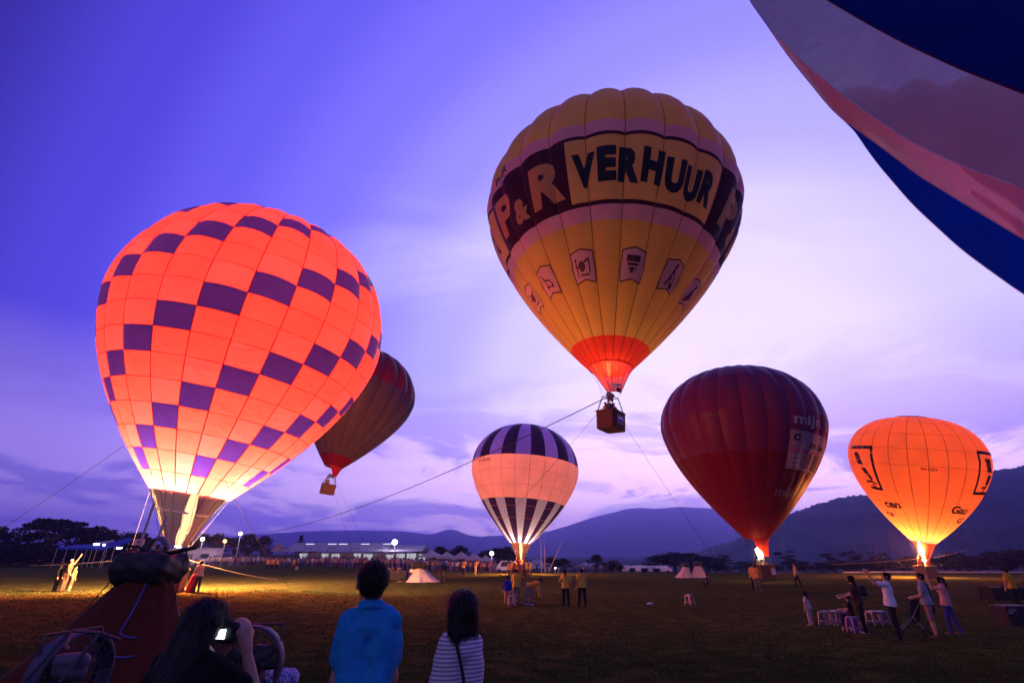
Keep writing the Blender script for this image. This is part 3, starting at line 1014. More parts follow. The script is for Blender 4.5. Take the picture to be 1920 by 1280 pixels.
E3.decal(bnr, 'print', *quad2(-80, 0.376, -32, 0.381, 8, 1), pmat('red_print', (0.5, 0.02, 0.03), 0.8), 0.045)
E3.decal(bnr, 'print', *join2(quad2(-78, 0.415, -73, 0.437, 2, 2)), INK, 0.045)
E3.decal(bnr, 'print', *join2(quad2(-76.7, 0.421, -74.3, 0.431, 2, 2)), INKG, 0.055)
v, f = text_mesh('zeten', 0.03)
E3.decal(bnr, 'lettering', [(-63 + x * 7.5, 0.395 + y * 0.024) for x, y in v], f, INK, 0.045)
for k in range(3):
    E3.decal(bnr, 'print', *quad2(-79 - k * 0.6, 0.318 + k * 0.018, -68, 0.326 + k * 0.018, 3, 1), INKG, 0.045)
bot3 = at(1432, 1042, 51.5)
F_CS = fabric('crimson_nomex', (0.50, 0.035, 0.02), 0.5, sheen=0, wrinkle=0.4)
build_scoop(root, E3, 'scoop', -140, 40, 0.004, bot3, 0.45, F_CS, None)
bk3 = at(1435, 1084, 51.6)
X3, cs3 = build_basket(root, bk3, 1.7, 1.3, 1.15, R(20), M_WICKD, 2.15)
build_cables(root, E3, cs3, 6, M_ROPE, 0.01)
fo = flame_mesh(0.95, 0.30, 9, (-0.25, 0)).build('flame', M_FLAME, root, True)
fo.location = tuple(at(1427, 1046, 51.2) - E3.b)
point_light('burner_and_fill_light', at(1425, 1040, 50.9) - E3.b, 110, FW, 0.2, root)
point_light('burner_and_fill_light', E3.axis(2.5) - E3.b, 30, FW, 0.3, root)
lb = MB(); lb.box((0, 0, 0), (0.5, 0.012, 0.55))
obj('sign', [X3((0.45 + p[0], -0.69 + p[1], 0.62 + p[2])) for p in lb.v], lb.f, pmat('pale_sign', (0.55, 0.42, 0.45), 0.7), root)
BALLOON['crimson'] = root

# --- glowing amber balloon at the far right
E4 = Envelope([1731.664, 1015.623, 6.135, 1.403, 0.741, 1.722, 0.174, 0.083, -0.187, 0.768], 56, 24, -118.5, 0.03, 0.3)
root = thing('hot_air_balloon', 'glowing amber balloon with black framed emblems and lettering, far right', 'balloon', E4.b)
F_AM = fabric('amber_ripstop', (0.80, 0.20, 0.06), 0.5, sheen=0.03)
E4.panels(root, [0.0, 0.018, 0.268, 0.495, 0.583, 0.67, 0.80, 0.985], lambda j, g, m: F_RS if j == 0 else F_AM, 4, None, 105)
E4.tapes(root, fabric('amber_tape', (0.48, 0.11, 0.03), 0.48, wrinkle=0, sheen=0), 0.06, 0.97, [0.268, 0.495, 0.583, 0.67])


def emblem(th, flip=1):
    parts = join2(line2([(-0.9, 0.95), (0.62, 0.95), (0.62, -0.95), (0.1, -0.92)], 0.14))
    e = E4.decal(root, 'emblem', [(th + x * 19 * flip, 0.465 + y * 0.125) for x, y in parts[0]], parts[1], INK)
    v = [(-0.55, 0.72), (-0.25, 0.72), (0.0, 0.15), (-0.38, 0.2), (-0.25, 0.0), (0.08, 0.02), (0.34, -0.5), (0.2, -0.55)]
    E4.decal(e, 'figure', [(th + x * 19 * flip, 0.465 + y * 0.125) for x, y in v], [(0, 1, 2, 3), (4, 5, 6, 7)], INK, 0.035)
    l = join2(line2([(-0.2, -0.62), (0.2, -0.6), (0.42, -0.72)], 0.1), line2([(-0.1, -0.9), (0.35, -0.95)], 0.1), line2([(0.1, -0.75), (0.3, -0.85)], 0.08))
    E4.decal(e, 'figure', [(th + x * 19 * flip, 0.465 + y * 0.125) for x, y in l[0]], l[1], INK, 0.035)


emblem(-176)
l = join2(line2([(1.2, 0.95), (-0.62, 0.95), (-0.62, -0.95), (0.4, -0.92), (1.2, -0.9)], 0.14))
e = E4.decal(root, 'emblem', [(-63 + x * 19, 0.478 + y * 0.115) for x, y in l[0]], l[1], INK)
E4.decal(e, 'figure', [(-63 + x * 19, 0.478 + y * 0.115) for x, y in [(-0.25, 0.7), (0.3, 0.68), (0.5, 0.1), (0.0, 0.1), (0.1, -0.05), (0.55, -0.05), (0.35, -0.5), (0.05, -0.55)]], [(0, 1, 2, 3), (4, 5, 6, 7)], INK, 0.035)
l = line2([(-0.2, -0.65), (0.3, -0.62), (0.0, -0.85)], 0.1)
E4.decal(e, 'figure', [(-63 + x * 19, 0.478 + y * 0.115) for x, y in l[0]], l[1], INK, 0.035)
for s_, th_, z_, w_, h_ in (('cen', -172, 0.235, 11, 0.046), ('cs', -183, 0.175, 13, 0.036), ('Gau', -93, 0.238, 10.5, 0.046), ('G', -74, 0.175, 12, 0.036)):
    v, f = text_mesh(s_, 0.045)
    E4.decal(root, 'lettering', [(th_ + x * w_, z_ + y * h_) for x, y in v], f, INK)
v, f = text_mesh('PH-GZN', 0.02)
E4.decal(root, 'lettering', [(-124.5 + x * 2.3, 0.472 + y * 0.014) for x, y in v], f, INK)
# crown lip
th = np.linspace(0, 2 * math.pi, 49)
MB().tube(list(E4.pt(th, np.full_like(th, 0.93), 0.04) - E4.b), 0.06, 5, False).build('crown_ring', fabric('amber_tape', (0, 0, 0)), root)
bot4 = at(1734, 1048, 55)
F_AS = fabric('amber_nomex', (0.80, 0.22, 0.05), 0.010, clear=0.05, sheen=0, wrinkle=0.4)
build_scoop(root, E4, 'scoop', -190, -20, 0.0, bot4, 0.35, F_AS, None)
g4 = onground(bot4[0], 55.3)
X4, cs4 = build_basket(root, g4, 1.7, 1.3, 1.1, R(15), M_WICKER, max(1.9, bot4[2] - g4[2] - 0.45))
build_cables(root, E4, cs4, 6, M_ROPE, 0.01)
fo = flame_mesh(1.9, 0.26, 12).build('flame', M_FLAME, root, True)
fo.location = tuple(bot4 + np.array([0, 0.1, -0.2]) - E4.b)
for h, p in ((0.6, 2600), (1.8, 1400), (6.5, 600)):
    point_light('burner_and_fill_light', E4.axis(h) - E4.b, p, FW, 0.3, root)
point_light('burner_and_fill_light', bot4 + np.array([0.0, 0.9, 0.3]) - E4.b, 10000, (1.0, 0.27, 0.06), 0.2, root)
BALLOON['amber'] = root

# --- blue and white striped balloon in the middle
E5 = Envelope([975.54, 1018.754, 6.897, 1.289, 0.827, 1.635, 0.18, 0.073, 0.054, 0.895], 64, 24, -101.0, 0.03, 0.3)
root = thing('hot_air_balloon', 'small balloon, blue striped crown, pink middle band, striped lower cone', 'balloon', E5.b)
F_BL = fabric('blue_ripstop', (0.11, 0.10, 0.80), 0.38, sheen=0.05)
F_NA = fabric('navy_ripstop', (0.013, 0.008, 0.065), 0.25, sheen=0.04)
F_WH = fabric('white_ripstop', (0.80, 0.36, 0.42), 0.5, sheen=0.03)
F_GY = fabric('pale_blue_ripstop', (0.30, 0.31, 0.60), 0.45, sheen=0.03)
F_PL = fabric('plum_ripstop', (0.030, 0.014, 0.070), 0.40, sheen=0.03)


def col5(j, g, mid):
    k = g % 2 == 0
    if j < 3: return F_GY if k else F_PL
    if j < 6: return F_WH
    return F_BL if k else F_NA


rows5 = [0.0, 0.17, 0.245, 0.292, 0.37, 0.455, 0.535, 0.72, 0.985]
E5.panels(root, rows5, col5, 4, None, 102)
E5.tapes(root, fabric('rose_tape', (0.50, 0.24, 0.27), 0.5, wrinkle=0, sheen=0), 0.06, 0.535, rows5[1:6], 0.292)
v, f = text_mesh('H-SUC', 0.03)
E5.decal(root, 'lettering', [(-146 + x * 4.6, 0.502 + y * 0.017) for x, y in v], f, INK)
E5.decal(root, 'underline', *quad2(-146, 0.487, -132, 0.490, 6, 1), INKG)
bot5 = at(977, 1050, 63)
F_GS = fabric('buff_nomex', (0.42, 0.24, 0.14), 0.007, clear=0.025, sheen=0, wrinkle=0.4)
sc, v_, n_, m_ = build_scoop(root, E5, 'scoop', -180, 0, 0.0, bot5, 0.42, F_GS, M_ROPE, lines=5)
pts = [np.array(v_[4 * (n_ + 1) + i]) * 1.01 for i in range(n_ + 1)]
MB().tube(pts[:10], 0.04, 5).build('stiffening_rod', pmat('white_rod', (0.75, 0.7, 0.66), 0.5), sc)
MB().tube(pts[16:], 0.04, 5).build('stiffening_rod', pmat('white_rod', (0.75, 0.7, 0.66), 0.5), sc)
g5 = onground(bot5[0], 63.2)
X5, cs5 = build_basket(root, g5, 1.6, 1.25, 1.1, R(10), M_WICKER, max(1.9, bot5[2] - g5[2] - 0.4))
build_cables(root, E5, cs5, 8, M_ROPEL, 0.02)
fo = flame_mesh(2.9, 0.24, 15).build('flame', M_FLAME, root, True)
fo.location = tuple(bot5 + np.array([0, 0.1, 0.1]) - E5.b)
for h, p in ((0.4, 2200), (1.5, 500), (7.8, 950)):
    point_light('burner_and_fill_light', E5.axis(h) - E5.b, p, FW, 0.3, root)
point_light('burner_and_fill_light', bot5 + np.array([0.0, 0.8, 0.2]) - E5.b, 12000, (1.0, 0.27, 0.06), 0.2, root)
BALLOON['striped'] = root

# --- maroon and grey balloon behind the orange one
E6 = Envelope([624.357, 875.29, 7.391, 1.361, 0.838, 1.483, 0.144, 0.168, 0.12, 0.944], 62, 20, -53.0, 0.14, 0.5)
root = thing('hot_air_balloon', 'unlit maroon and grey balloon partly hidden behind the orange one', 'balloon', E6.b)
F_MR = fabric('wine_ripstop', (0.26, 0.012, 0.030), 0.4, sheen=0.06)
F_GR = fabric('dove_grey_ripstop', (0.11, 0.082, 0.12), 0.36, sheen=0.06)
E6.panels(root, [0.0, 0.07, 0.535, 0.985], lambda j, g, m: (F_CD, F_GR, F_MR)[j], 5, None, 105)
E6.tapes(root, fabric('wine_tape', (0.10, 0.02, 0.03), 0.4, wrinkle=0, sheen=0), 0.06, 0.97)
bot6 = at(626, 893, 61.5)
build_scoop(root, E6, 'scoop', -95, 70, 0.004, bot6, 0.3, fabric('scarlet_nomex', (0.5, 0.03, 0.02), 0.5, sheen=0), None)
bk6 = at(612, 926, 61.6)
X6, cs6 = build_basket(root, bk6, 1.6, 1.3, 1.1, R(30), M_WICKER, 2.1, tilt=np.array(Matrix.Rotation(R(8), 3, 'Y')))
build_cables(root, E6, cs6, 6, M_ROPE, 0.008)
point_light('burner_and_fill_light', E6.axis(0.6) - E6.b, 25, (1.0, 0.4, 0.2), 0.3, root)  # faint light added though no flame burns in this mouth
BALLOON['maroon'] = root
# ------------------------------------------------------------------ partly inflated envelope overhead on the right
def interp_curve(pts, n):
    p = np.array(pts, float)
    t = np.linspace(0, 1, len(p))
    tt = np.linspace(0, 1, n)
    q = np.stack([np.interp(tt, t, p[:, i]) for i in range(p.shape[1])], -1)
    k = max(3, n // 14) | 1
    pad = k // 2
    for i in range(q.shape[1]):
        e = np.r_[2 * q[0, i] - q[1:pad + 1, i][::-1], q[:, i], 2 * q[-1, i] - q[-pad - 1:-1, i][::-1]]
        q[:, i] = np.convolve(e, np.ones(k) / k, 'valid')
    return q


NS = 220


def seam_curve(pix, dY):
    q = interp_curve(pix, NS)
    Yv = np.linspace(15.0, 8.4, NS) + dY * np.linspace(0.6, 1.0, NS)
    return np.array([at(a, b, y) for (a, b), y in zip(q, Yv)])


cur = [
    seam_curve([(1345, -118), (1430, 10), (1510, 115), (1572, 200), (1640, 300), (1712, 384), (1806, 470), (1920, 552), (2080, 640)], 1.6),
    seam_curve([(1344, -119), (1408, 4), (1478, 106), (1566, 214), (1650, 274), (1724, 330), (1806, 380), (1920, 448), (2080, 540)], 0.7),
    seam_curve([(1350, -122), (1404, 0), (1444, 56), (1502, 113), (1600, 194), (1700, 262), (1800, 310), (1920, 354), (2080, 410)], 0.0),
    seam_curve([(1380, -128), (1430, -82), (1485, -42), (1550, 0), (1625, 44), (1700, 84), (1800, 130), (1920, 176), (2080, 238)], -0.5),
    seam_curve([(1405, -140), (1480, -120), (1560, -95), (1640, -75), (1720, -55), (1800, -40), (1880, -30), (1980, -15), (2120, 20)], 0.0),
    seam_curve([(1405, -150), (1480, -150), (1560, -150), (1640, -150), (1720, -150), (1800, -150), (1880, -150), (1980, -150), (2120, -150)], 1.6),
    seam_curve([(1400, -150), (1480, -140), (1560, -120), (1640, -90), (1720, -50), (1800, 0), (1880, 60), (1980, 120), (2120, 200)], 4.5),
]
FX = [fabric('royal_blue_cloth', (0.002, 0.055, 0.50), 0.40, wrinkle=0.4, sheen=0), fabric('warm_lit_cloth', (0.80, 0.30, 0.34), 0.42, wrinkle=0.4, sheen=0.05),  # second gore: the warm light falling on it is put into its colour
      fabric('mauve_cloth', (0.46, 0.30, 0.34), 0.30, wrinkle=0.4, sheen=0.05), fabric('midnight_blue_cloth', (0.004, 0.016, 0.13), 0.20, wrinkle=0.6, sheen=0),
      fabric('white_cloth_thin', (0.8, 0.8, 0.85), 0.75), fabric('white_cloth_thin', (0, 0, 0)), fabric('white_cloth_thin', (0, 0, 0))]
rt = thing('inflating_envelope', 'huge blue and pink striped balloon cloth looming at the top right', 'balloon', cur[3][NS // 2])
cen_ = np.mean([c.mean(0) for c in cur], 0)
wr = np.random.default_rng(21)
for k in (0, 1, 2, 3, 6):
    A, B = cur[k], cur[(k + 1) % len(cur)]
    nu = 14
    v = []
    hs_along = np.linspace(0, 1, NS)
    for i in range(NS):
        ctr = np.mean([c[i] for c in cur], 0)
        w = np.linalg.norm(B[i] - A[i])
        for j in range(nu + 1):
            t = j / nu
            p = A[i] * (1 - t) + B[i] * t
            n_ = p - ctr; n_ = n_ / (np.linalg.norm(n_) + 1e-9)
            bul = (0.10 if k == 0 else 0.035) * w * math.sin(math.pi * t)
            edge = math.exp(-((t if k in (1,) else 1 - t) * 4.0)) if k != 2 else math.exp(-(1 - t) * 2.2) * 0.8 + 0.25
            f1 = math.sin(i * 0.95 + 1.3 * math.sin(i * 0.093 + k) + 0.8 * t * math.sin(i * 0.06)) * (0.0004 if k == 2 else 0.0028) * w
            f2 = math.sin(i * 0.21 + 2.3 * k + 1.5 * t) * (0.001 if k == 2 else 0.005) * w
            crease = 0.0
            if k == 1:
                crease = 0.025 * w * math.sin(9 * t + i * 0.11) * sst(110, 180, i)
            v.append(p + n_ * (bul + (f1 * edge + f2) * (4 * t * (1 - t) + 0.35) * (0.4 + 0.6 * i / NS) + crease * math.sin(math.pi * t)))
    f = [(i * (nu + 1) + j, i * (nu + 1) + j + 1, (i + 1) * (nu + 1) + j + 1, (i + 1) * (nu + 1) + j) for i in range(NS - 1) for j in range(nu)]
    obj('gore', np.array(v) - np.array(rt.location), f, FX[k], rt, True)
    MB().tube([p - np.array(rt.location) for p in A], 0.018, 5, False).build('load_tape', fabric('red_tape', (0.5, 0.05, 0.06)) if k == 3 else FX[2], rt)

# ------------------------------------------------------------------ trees
M_BARK = pmat('bark', (0.05, 0.035, 0.025), 0.95, 0.3, 6)


def leaf_mat(name, col):
    m = bpy.data.materials.new(name)
    m.use_nodes = True
    t = m.node_tree
    t.nodes.clear()
    o = t.nodes.new('ShaderNodeOutputMaterial')
    d = t.nodes.new('ShaderNodeBsdfDiffuse'); tr = t.nodes.new('ShaderNodeBsdfTranslucent'); mx = t.nodes.new('ShaderNodeMixShader')
    oi = t.nodes.new('ShaderNodeNewGeometry')
    cr = t.nodes.new('ShaderNodeValToRGB')
    cr.color_ramp.elements[0].color = (*[c * 0.55 for c in col], 1); cr.color_ramp.elements[1].color = (*[c * 1.4 for c in col], 1)
    t.links.new(oi.outputs['Random Per Island'], cr.inputs[0])
    t.links.new(cr.outputs[0], d.inputs[0]); t.links.new(cr.outputs[0], tr.inputs[0])
    mx.inputs[0].default_value = 0.25
    t.links.new(d.outputs[0], mx.inputs[1]); t.links.new(tr.outputs[0], mx.inputs[2]); t.links.new(mx.outputs[0], o.inputs[0])
    return m


LEAF = [leaf_mat('dark_leaves', (0.018, 0.026, 0.014)), leaf_mat('olive_leaves', (0.024, 0.028, 0.014))]


def make_tree(kind, seed, nleaf, leaf):
    """unit tree, height 1"""
    r = np.random.default_rng(seed)
    tr = MB()
    clumps = []
    if kind == 'round':
        tr.tube([(0, 0, -0.02), (0.01, 0, 0.2), (0.0, 0.01, 0.45)], [0.04, 0.03, 0.02], 7)
        for k in range(11):
            a = r.random() * 6.28; e = r.uniform(0.35, 0.95)
            rad = 0.36 * math.sin(min(1, (e - 0.2) / 0.8 * 1.15) * math.pi) ** 0.6 * r.uniform(0.5, 1.0)
            c = np.array([rad * math.cos(a), rad * math.sin(a), e * 0.82 + 0.06])
            tr.tube([(0, 0, 0.25), c * [0.5, 0.5, 0.75], c], [0.018, 0.012, 0.005], 5)
            clumps.append((c, np.array([0.17, 0.17, 0.12]) * r.uniform(0.7, 1.2)))
    elif kind == 'flat':
        tr.tube([(0, 0, -0.02), (0.02, 0, 0.3), (0.05, 0.0, 0.5)], [0.05, 0.04, 0.03], 7)
        for k in range(13):
            a = r.random() * 6.28; rad = r.uniform(0.1, 0.75)
            c = np.array([rad * math.cos(a), rad * math.sin(a) * 0.7, 0.90 - 0.42 * rad ** 1.4 + r.uniform(-0.10, 0.03)])
            tr.tube([(0.03, 0, 0.38), (c * [0.5, 0.5, 0.0] + [0, 0, 0.40 + 0.4 * c[2] * 0.55]), c], [0.022, 0.014, 0.005], 5)
            clumps.append((c, np.array([0.20, 0.20, 0.065]) * r.uniform(0.7, 1.25)))
    elif kind == 'cone':
        tr.tube([(0, 0, -0.02), (0, 0, 0.9)], [0.03, 0.008], 6)
        for k in range(14):
            e = (k + 0.5) / 14; a = k * 2.4
            rad = 0.26 * (1 - e) * r.uniform(0.5, 1)
            clumps.append((np.array([rad * math.cos(a), rad * math.sin(a), 0.1 + 0.85 * e]), np.array([0.13, 0.13, 0.09]) * (1.1 - 0.7 * e)))
    elif kind == 'palm':
        tr.tube([(0, 0, -0.02), (0.01, 0, 0.4), (0.0, 0, 0.75)], [0.03, 0.022, 0.018], 6)
        for k in range(12):
            a = r.random() * 6.28; e = 0.45 + 0.55 * (k / 12)
            rad = 0.28 * r.uniform(0.5, 1.1)
            c = np.array([rad * math.cos(a), rad * math.sin(a), e])
            tr.tube([(0, 0, e - 0.08), c], [0.012, 0.004], 4)
            clumps.append((c, np.array([0.16, 0.16, 0.03])))
    else:   # bush
        tr.tube([(0, 0, -0.02), (0, 0, 0.4)], [0.03, 0.02], 5)
        for k in range(9):
            a = r.random() * 6.28; rad = r.uniform(0, 0.75)
            clumps.append((np.array([rad * math.cos(a), rad * math.sin(a) * 0.6, r.uniform(0.25, 0.78)]), np.array([0.34, 0.30, 0.24]) * r.uniform(0.7, 1.1)))
    V = []; Fc = []
    for q in range(nleaf):
        c, s = clumps[r.integers(len(clumps))]
        d = r.standard_normal(3); d /= np.linalg.norm(d)
        p = c + d * s * r.random() ** 0.35 * 1.05
        u = r.standard_normal(3); u /= np.linalg.norm(u); w = np.cross(u, r.standard_normal(3)); w /= np.linalg.norm(w) + 1e-9
        sz = leaf * r.uniform(0.6, 1.5)
        n = len(V)
        V += [p - u * sz, p + w * sz * 0.55, p + u * sz, p - w * sz * 0.55]
        Fc.append((n, n + 1, n + 2, n + 3))
    me_t = tr.build('trunk', M_BARK)
    me_c = obj('crown', V, Fc, LEAF[seed % 2])
    tm, cm = me_t.data, me_c.data
    bpy.data.objects.remove(me_t); bpy.data.objects.remove(me_c)
    return tm, cm


TREES = {'round': [make_tree('round', s, 1500, 0.030) for s in (1, 2, 3)], 'flat': [make_tree('flat', s, 2200, 0.030) for s in (4, 5)],
         'cone': [make_tree('cone', 6, 700, 0.03)], 'palm': [make_tree('palm', s, 520, 0.035) for s in (8, 9)], 'bush': [make_tree('bush', s, 1000, 0.05) for s in (10, 11)]}
_tc = [0]


def tree(kind, px, ytop, Y, label, group, wide=1.0, z0=None):
    """a tree at pixel column px whose crown reaches pixel row ytop at distance Y"""
    p = at(px, ytop, Y)
    zb = float(gz(p[0], Y)) if z0 is None else z0
    h = p[2] - zb
    var = TREES[kind]; tm, cm = var[_tc[0] % len(var)]
    _tc[0] += 1
    r_ = thing('bush' if kind == 'bush' else ('palm_tree' if kind == 'palm' else 'tree'), label, 'bush' if kind == 'bush' else 'tree', (p[0], Y, zb), random.random() * 6.28, group)
    for nm, me in (('trunk', tm), ('crown', cm)):
        o = bpy.data.objects.new(nm, me)
        COL.objects.link(o); o.parent = r_
        o.scale = (h * wide, h * wide, h)
    return r_


GL, GR, GC = 'trees beyond the left of the field', 'trees along the right field edge', 'trees behind the tents'
for kind, px, yt, Y, w, lab, g in (
    ('flat', 112, 961, 105, 1.0, 'tallest spreading dark tree on the left skyline', GL), ('flat', 150, 972, 112, 0.9, 'spreading dark tree right of the tallest one on the left', GL),
    ('round', 5, 980, 100, 1.1, 'dark tree at the left edge of the picture', GL), ('palm', 45, 984, 112, 1.4, 'thin feathery tree beside the left edge tree', GL),
    ('flat', 78, 990, 108, 0.9, 'low dark tree under the tallest left one', GL), ('round', 190, 980, 110, 1.2, 'round dark tree midway along the left skyline', GL),
    ('round', 214, 988, 112, 1.0, 'smaller round tree left of the orange balloon', GL), ('round', 242, 990, 105, 1.1, 'round tree directly left of the grey scoop', GL),
    ('round', 268, 993, 112, 1.2, 'dark tree behind the grey scoop', GL), ('round', 385, 996, 116, 1.2, 'dark tree right of the grey scoop behind lamps', GL),
    ('round', 415, 994, 118, 1.2, 'dark tree behind the orange lamp', GL), ('round', 470, 996, 112, 1.3, 'broad dark tree behind the lamp tower', GL),
    ('round', 498, 1000, 114, 1.0, 'dark tree left of the long marquee', GL), ('round', 445, 1002, 118, 1.2, 'low dark tree between the two lamp posts', GL),
    ('cone', 566, 1001, 150, 1.2, 'small conical tree above the marquee roof', GC), ('bush', 590, 1012, 150, 0.7, 'small tree top above the marquee roof', GC),
    ('round', 792, 1022, 128, 1.4, 'dark tree behind the first peaked tents', GC), ('round', 826, 1021, 128, 1.5, 'dark tree behind the middle peaked tents', GC),
    ('round', 862, 1019, 128, 1.5, 'largest dark tree behind the peaked tents', GC), ('round', 912, 1026, 120, 1.6, 'dark tree beside the small floodlight', GC),
    ('round', 932, 1023, 118, 1.6, 'dark tree just left of the striped balloon basket', GC), ('round', 950, 1021, 118, 1.6, 'dark tree directly behind the striped balloon cables', GC),
    ('round', 1035, 1040, 105, 1.6, 'dark tree behind the big pale tent', GC), ('round', 1056, 1044, 103, 1.7, 'dark tree right of the big pale tent', GC),
    ('round', 1118, 1036, 100, 1.3, 'dark tree behind the second pale tent', GC), ('bush', 1160, 1054, 95, 1.2, 'low dark tree right of the second pale tent', GC), ('bush', 1146, 1048, 96, 1.0, 'shrubby tree between second pale tent and parked cars', GC),
    ('round', 1232, 1038, 136, 2.30, 'left tree of the dark clump beyond the parked cars', GR), ('round', 1262, 1030, 136, 2.30, 'tallest tree of the clump beyond the parked cars', GR), ('round', 1292, 1033, 136, 2.30, 'right tree of the clump beyond the parked cars', GR),
    ('bush', 1322, 1040, 133, 1.88, 'dark bush at the right of the tree clump', GR), ('palm', 1362, 1039, 117, 1.30, 'feathery tree left of the crimson basket', GR), ('bush', 1395, 1048, 114, 1.75, 'dark bush behind the crimson basket', GR),
    ('palm', 1470, 1032, 111, 1.30, 'feathery tree right of the crimson basket', GR), ('bush', 1500, 1048, 111, 1.88, 'dark bush under the feathery tree', GR), ('palm', 1558, 1036, 108, 1.50, 'flat feathery tree midway between the two right balloons', GR),
    ('palm', 1592, 1032, 108, 1.50, 'second feathery tree between the two right balloons', GR), ('bush', 1625, 1044, 108, 2.00, 'dark bush left of the amber basket', GR), ('bush', 1665, 1040, 108, 2.00, 'dark bush close left of the amber flame', GR),
    ('palm', 1640, 1034, 111, 1.30, 'feathery tree left of the amber scoop', GR), ('bush', 1708, 1042, 111, 2.00, 'dark bush directly behind the amber basket', GR), ('palm', 1790, 1034, 108, 1.60, 'feathery tree right of the amber basket', GR),
    ('bush', 1765, 1038, 108, 2.00, 'dark bush right behind the amber basket', GR), ('bush', 1822, 1032, 108, 2.12, 'dark bush below the hillside on the right', GR), ('bush', 1866, 1028, 105, 2.25, 'dark bush near the right picture edge', GR), ('bush', 1915, 1024, 105, 2.25, 'dark bush at the right picture edge', GR),
    ('bush', 1540, 1050, 108, 1.88, 'low bush between the two right balloons', GR), ('bush', 1440, 1052, 114, 1.75, 'low bush right behind the crimson basket', GR), ('bush', 1350, 1052, 120, 1.75, 'low bush left of the crimson basket', GR), ('bush', 1582, 1052, 106, 1.88, 'low bush under the second feathery tree', GR)):
    tree(kind, px, yt, Y, lab, g, w)
# the dark low thicket behind the left crowd
for i, px in enumerate(np.linspace(-10, 265, 9)):
    tree('bush', px, 1012, 98 + (i % 3) * 3, ['low dark thicket piece at the left picture edge', 'low dark thicket second from the left edge', 'low dark thicket third from the left edge', 'low dark thicket left of the blue canopy', 'low dark thicket behind the blue canopy', 'low dark thicket behind the blue canopy centre', 'low dark thicket behind the blue canopy lamps', 'low dark thicket right of the blue canopy', 'low dark thicket left of the grey scoop'][i], GL, 1.5)

# ------------------------------------------------------------------ tents, lamps and other things round the field
M_TENT = fabric('white_pvc', (0.38, 0.35, 0.42), 0.25, sheen=0.03)
M_TENTB = fabric('blue_tarpaulin', (0.02, 0.05, 0.40), 0.25, sheen=0.05)
M_TENTG = fabric('mint_pvc', (0.45, 0.66, 0.62), 0.25, sheen=0.03)
M_POLE = pmat('tent_pole', (0.30, 0.29, 0.31), 0.5, metal=0.5)
M_TUBE = emat('fluorescent_tube', (0.85, 0.92, 1.0), 2.2)
M_LITP = emat('lit_interior', (0.9, 0.92, 1.0), 0.5)


def peaked_tent(pxl, pxr, ypk, yeave, Y, label, mat=M_TENT, group=None, lamp=True):
    a, b = at(pxl, yeave, Y), at(pxr, yeave, Y)
    w = b[0] - a[0]; ze = a[2]; zp = at((pxl + pxr) / 2, ypk, Y + w / 2)[2]
    xc = (a[0] + b[0]) / 2; yc = Y + w / 2
    zg = float(gz(xc, yc))
    r_ = thing('peaked_tent', label, 'tent', (xc, yc, zg), 0, group)
    h = ze - zg; hp = max(zp - zg, h + 0.3)
    n = 6; V = []; Fc = []
    for j in range(n + 1):
        t = j / n; s = (1 - t) ** 1.25 if j < n else 0.03
        for (x, y) in ((-1, -1), (1, -1), (1, 1), (-1, 1)):
            V.append((x * w / 2 * s, y * w / 2 * s, h + (hp - h) * t))
    for j in range(n):
        for k in range(4):
            Fc.append((4 * j + k, 4 * j + (k + 1) % 4, 4 * j + 4 + (k + 1) % 4, 4 * j + 4 + k))
    obj('canopy', V, Fc, mat, r_)
    vl = MB()
    for (x0, y0), (x1, y1) in zip(((-1, -1), (1, -1), (1, 1), (-1, 1)), ((1, -1), (1, 1), (-1, 1), (-1, -1))):
        vl.add([(x0 * w / 2, y0 * w / 2, h), (x1 * w / 2, y1 * w / 2, h), (x1 * w / 2, y1 * w / 2, h - 0.28), (x0 * w / 2, y0 * w / 2, h - 0.28)], [(0, 1, 2, 3)])
    vl.build('valance', mat, r_)
    for x in (-1, 1):
        for y in (-1, 1):
            MB().tube([(x * w / 2 * 0.97, y * w / 2 * 0.97, 0), (x * w / 2 * 0.97, y * w / 2 * 0.97, h)], 0.05, 6).build('pole', M_POLE, r_)
    if lamp:
        MB().box((0, 0, h - 0.15), (w * 0.5, 0.12, 0.08)).build('strip_lamp', M_TUBE, r_)
    return r_


GT = 'white peaked tents in a row'
for i, (l, r2, pk, ev, Y) in enumerate(((784, 826, 1030, 1042, 112), (818, 852, 1033, 1044, 110), (846, 880, 1033, 1045, 108), (872, 902, 1036, 1047, 106), (896, 924, 1040, 1050, 104))):
    peaked_tent(l, r2, pk, ev, Y, ['largest white peaked tent, leftmost of the row', 'second white peaked tent from the marquee', 'third white peaked tent from the marquee', 'fourth white peaked tent from the marquee', 'smallest white peaked tent, last before the floodlight'][i], M_TENT, GT)
peaked_tent(984, 1032, 1046, 1056, 145, 'broad pale tent right of the striped balloon basket', M_TENT, 'pale pavilions near the middle')
peaked_tent(1086, 1134, 1050, 1061, 140, 'broad pale tent standing alone near parked cars', M_TENT, 'pale pavilions near the middle')
peaked_tent(990, 1010, 1056, 1063, 125, 'small mint peaked tent under the broad pale one, left', M_TENTG, 'small mint tents', False)
peaked_tent(1008, 1025, 1056, 1063, 125, 'small mint peaked tent under the broad pale one, right', M_TENTG, 'small mint tents', False)

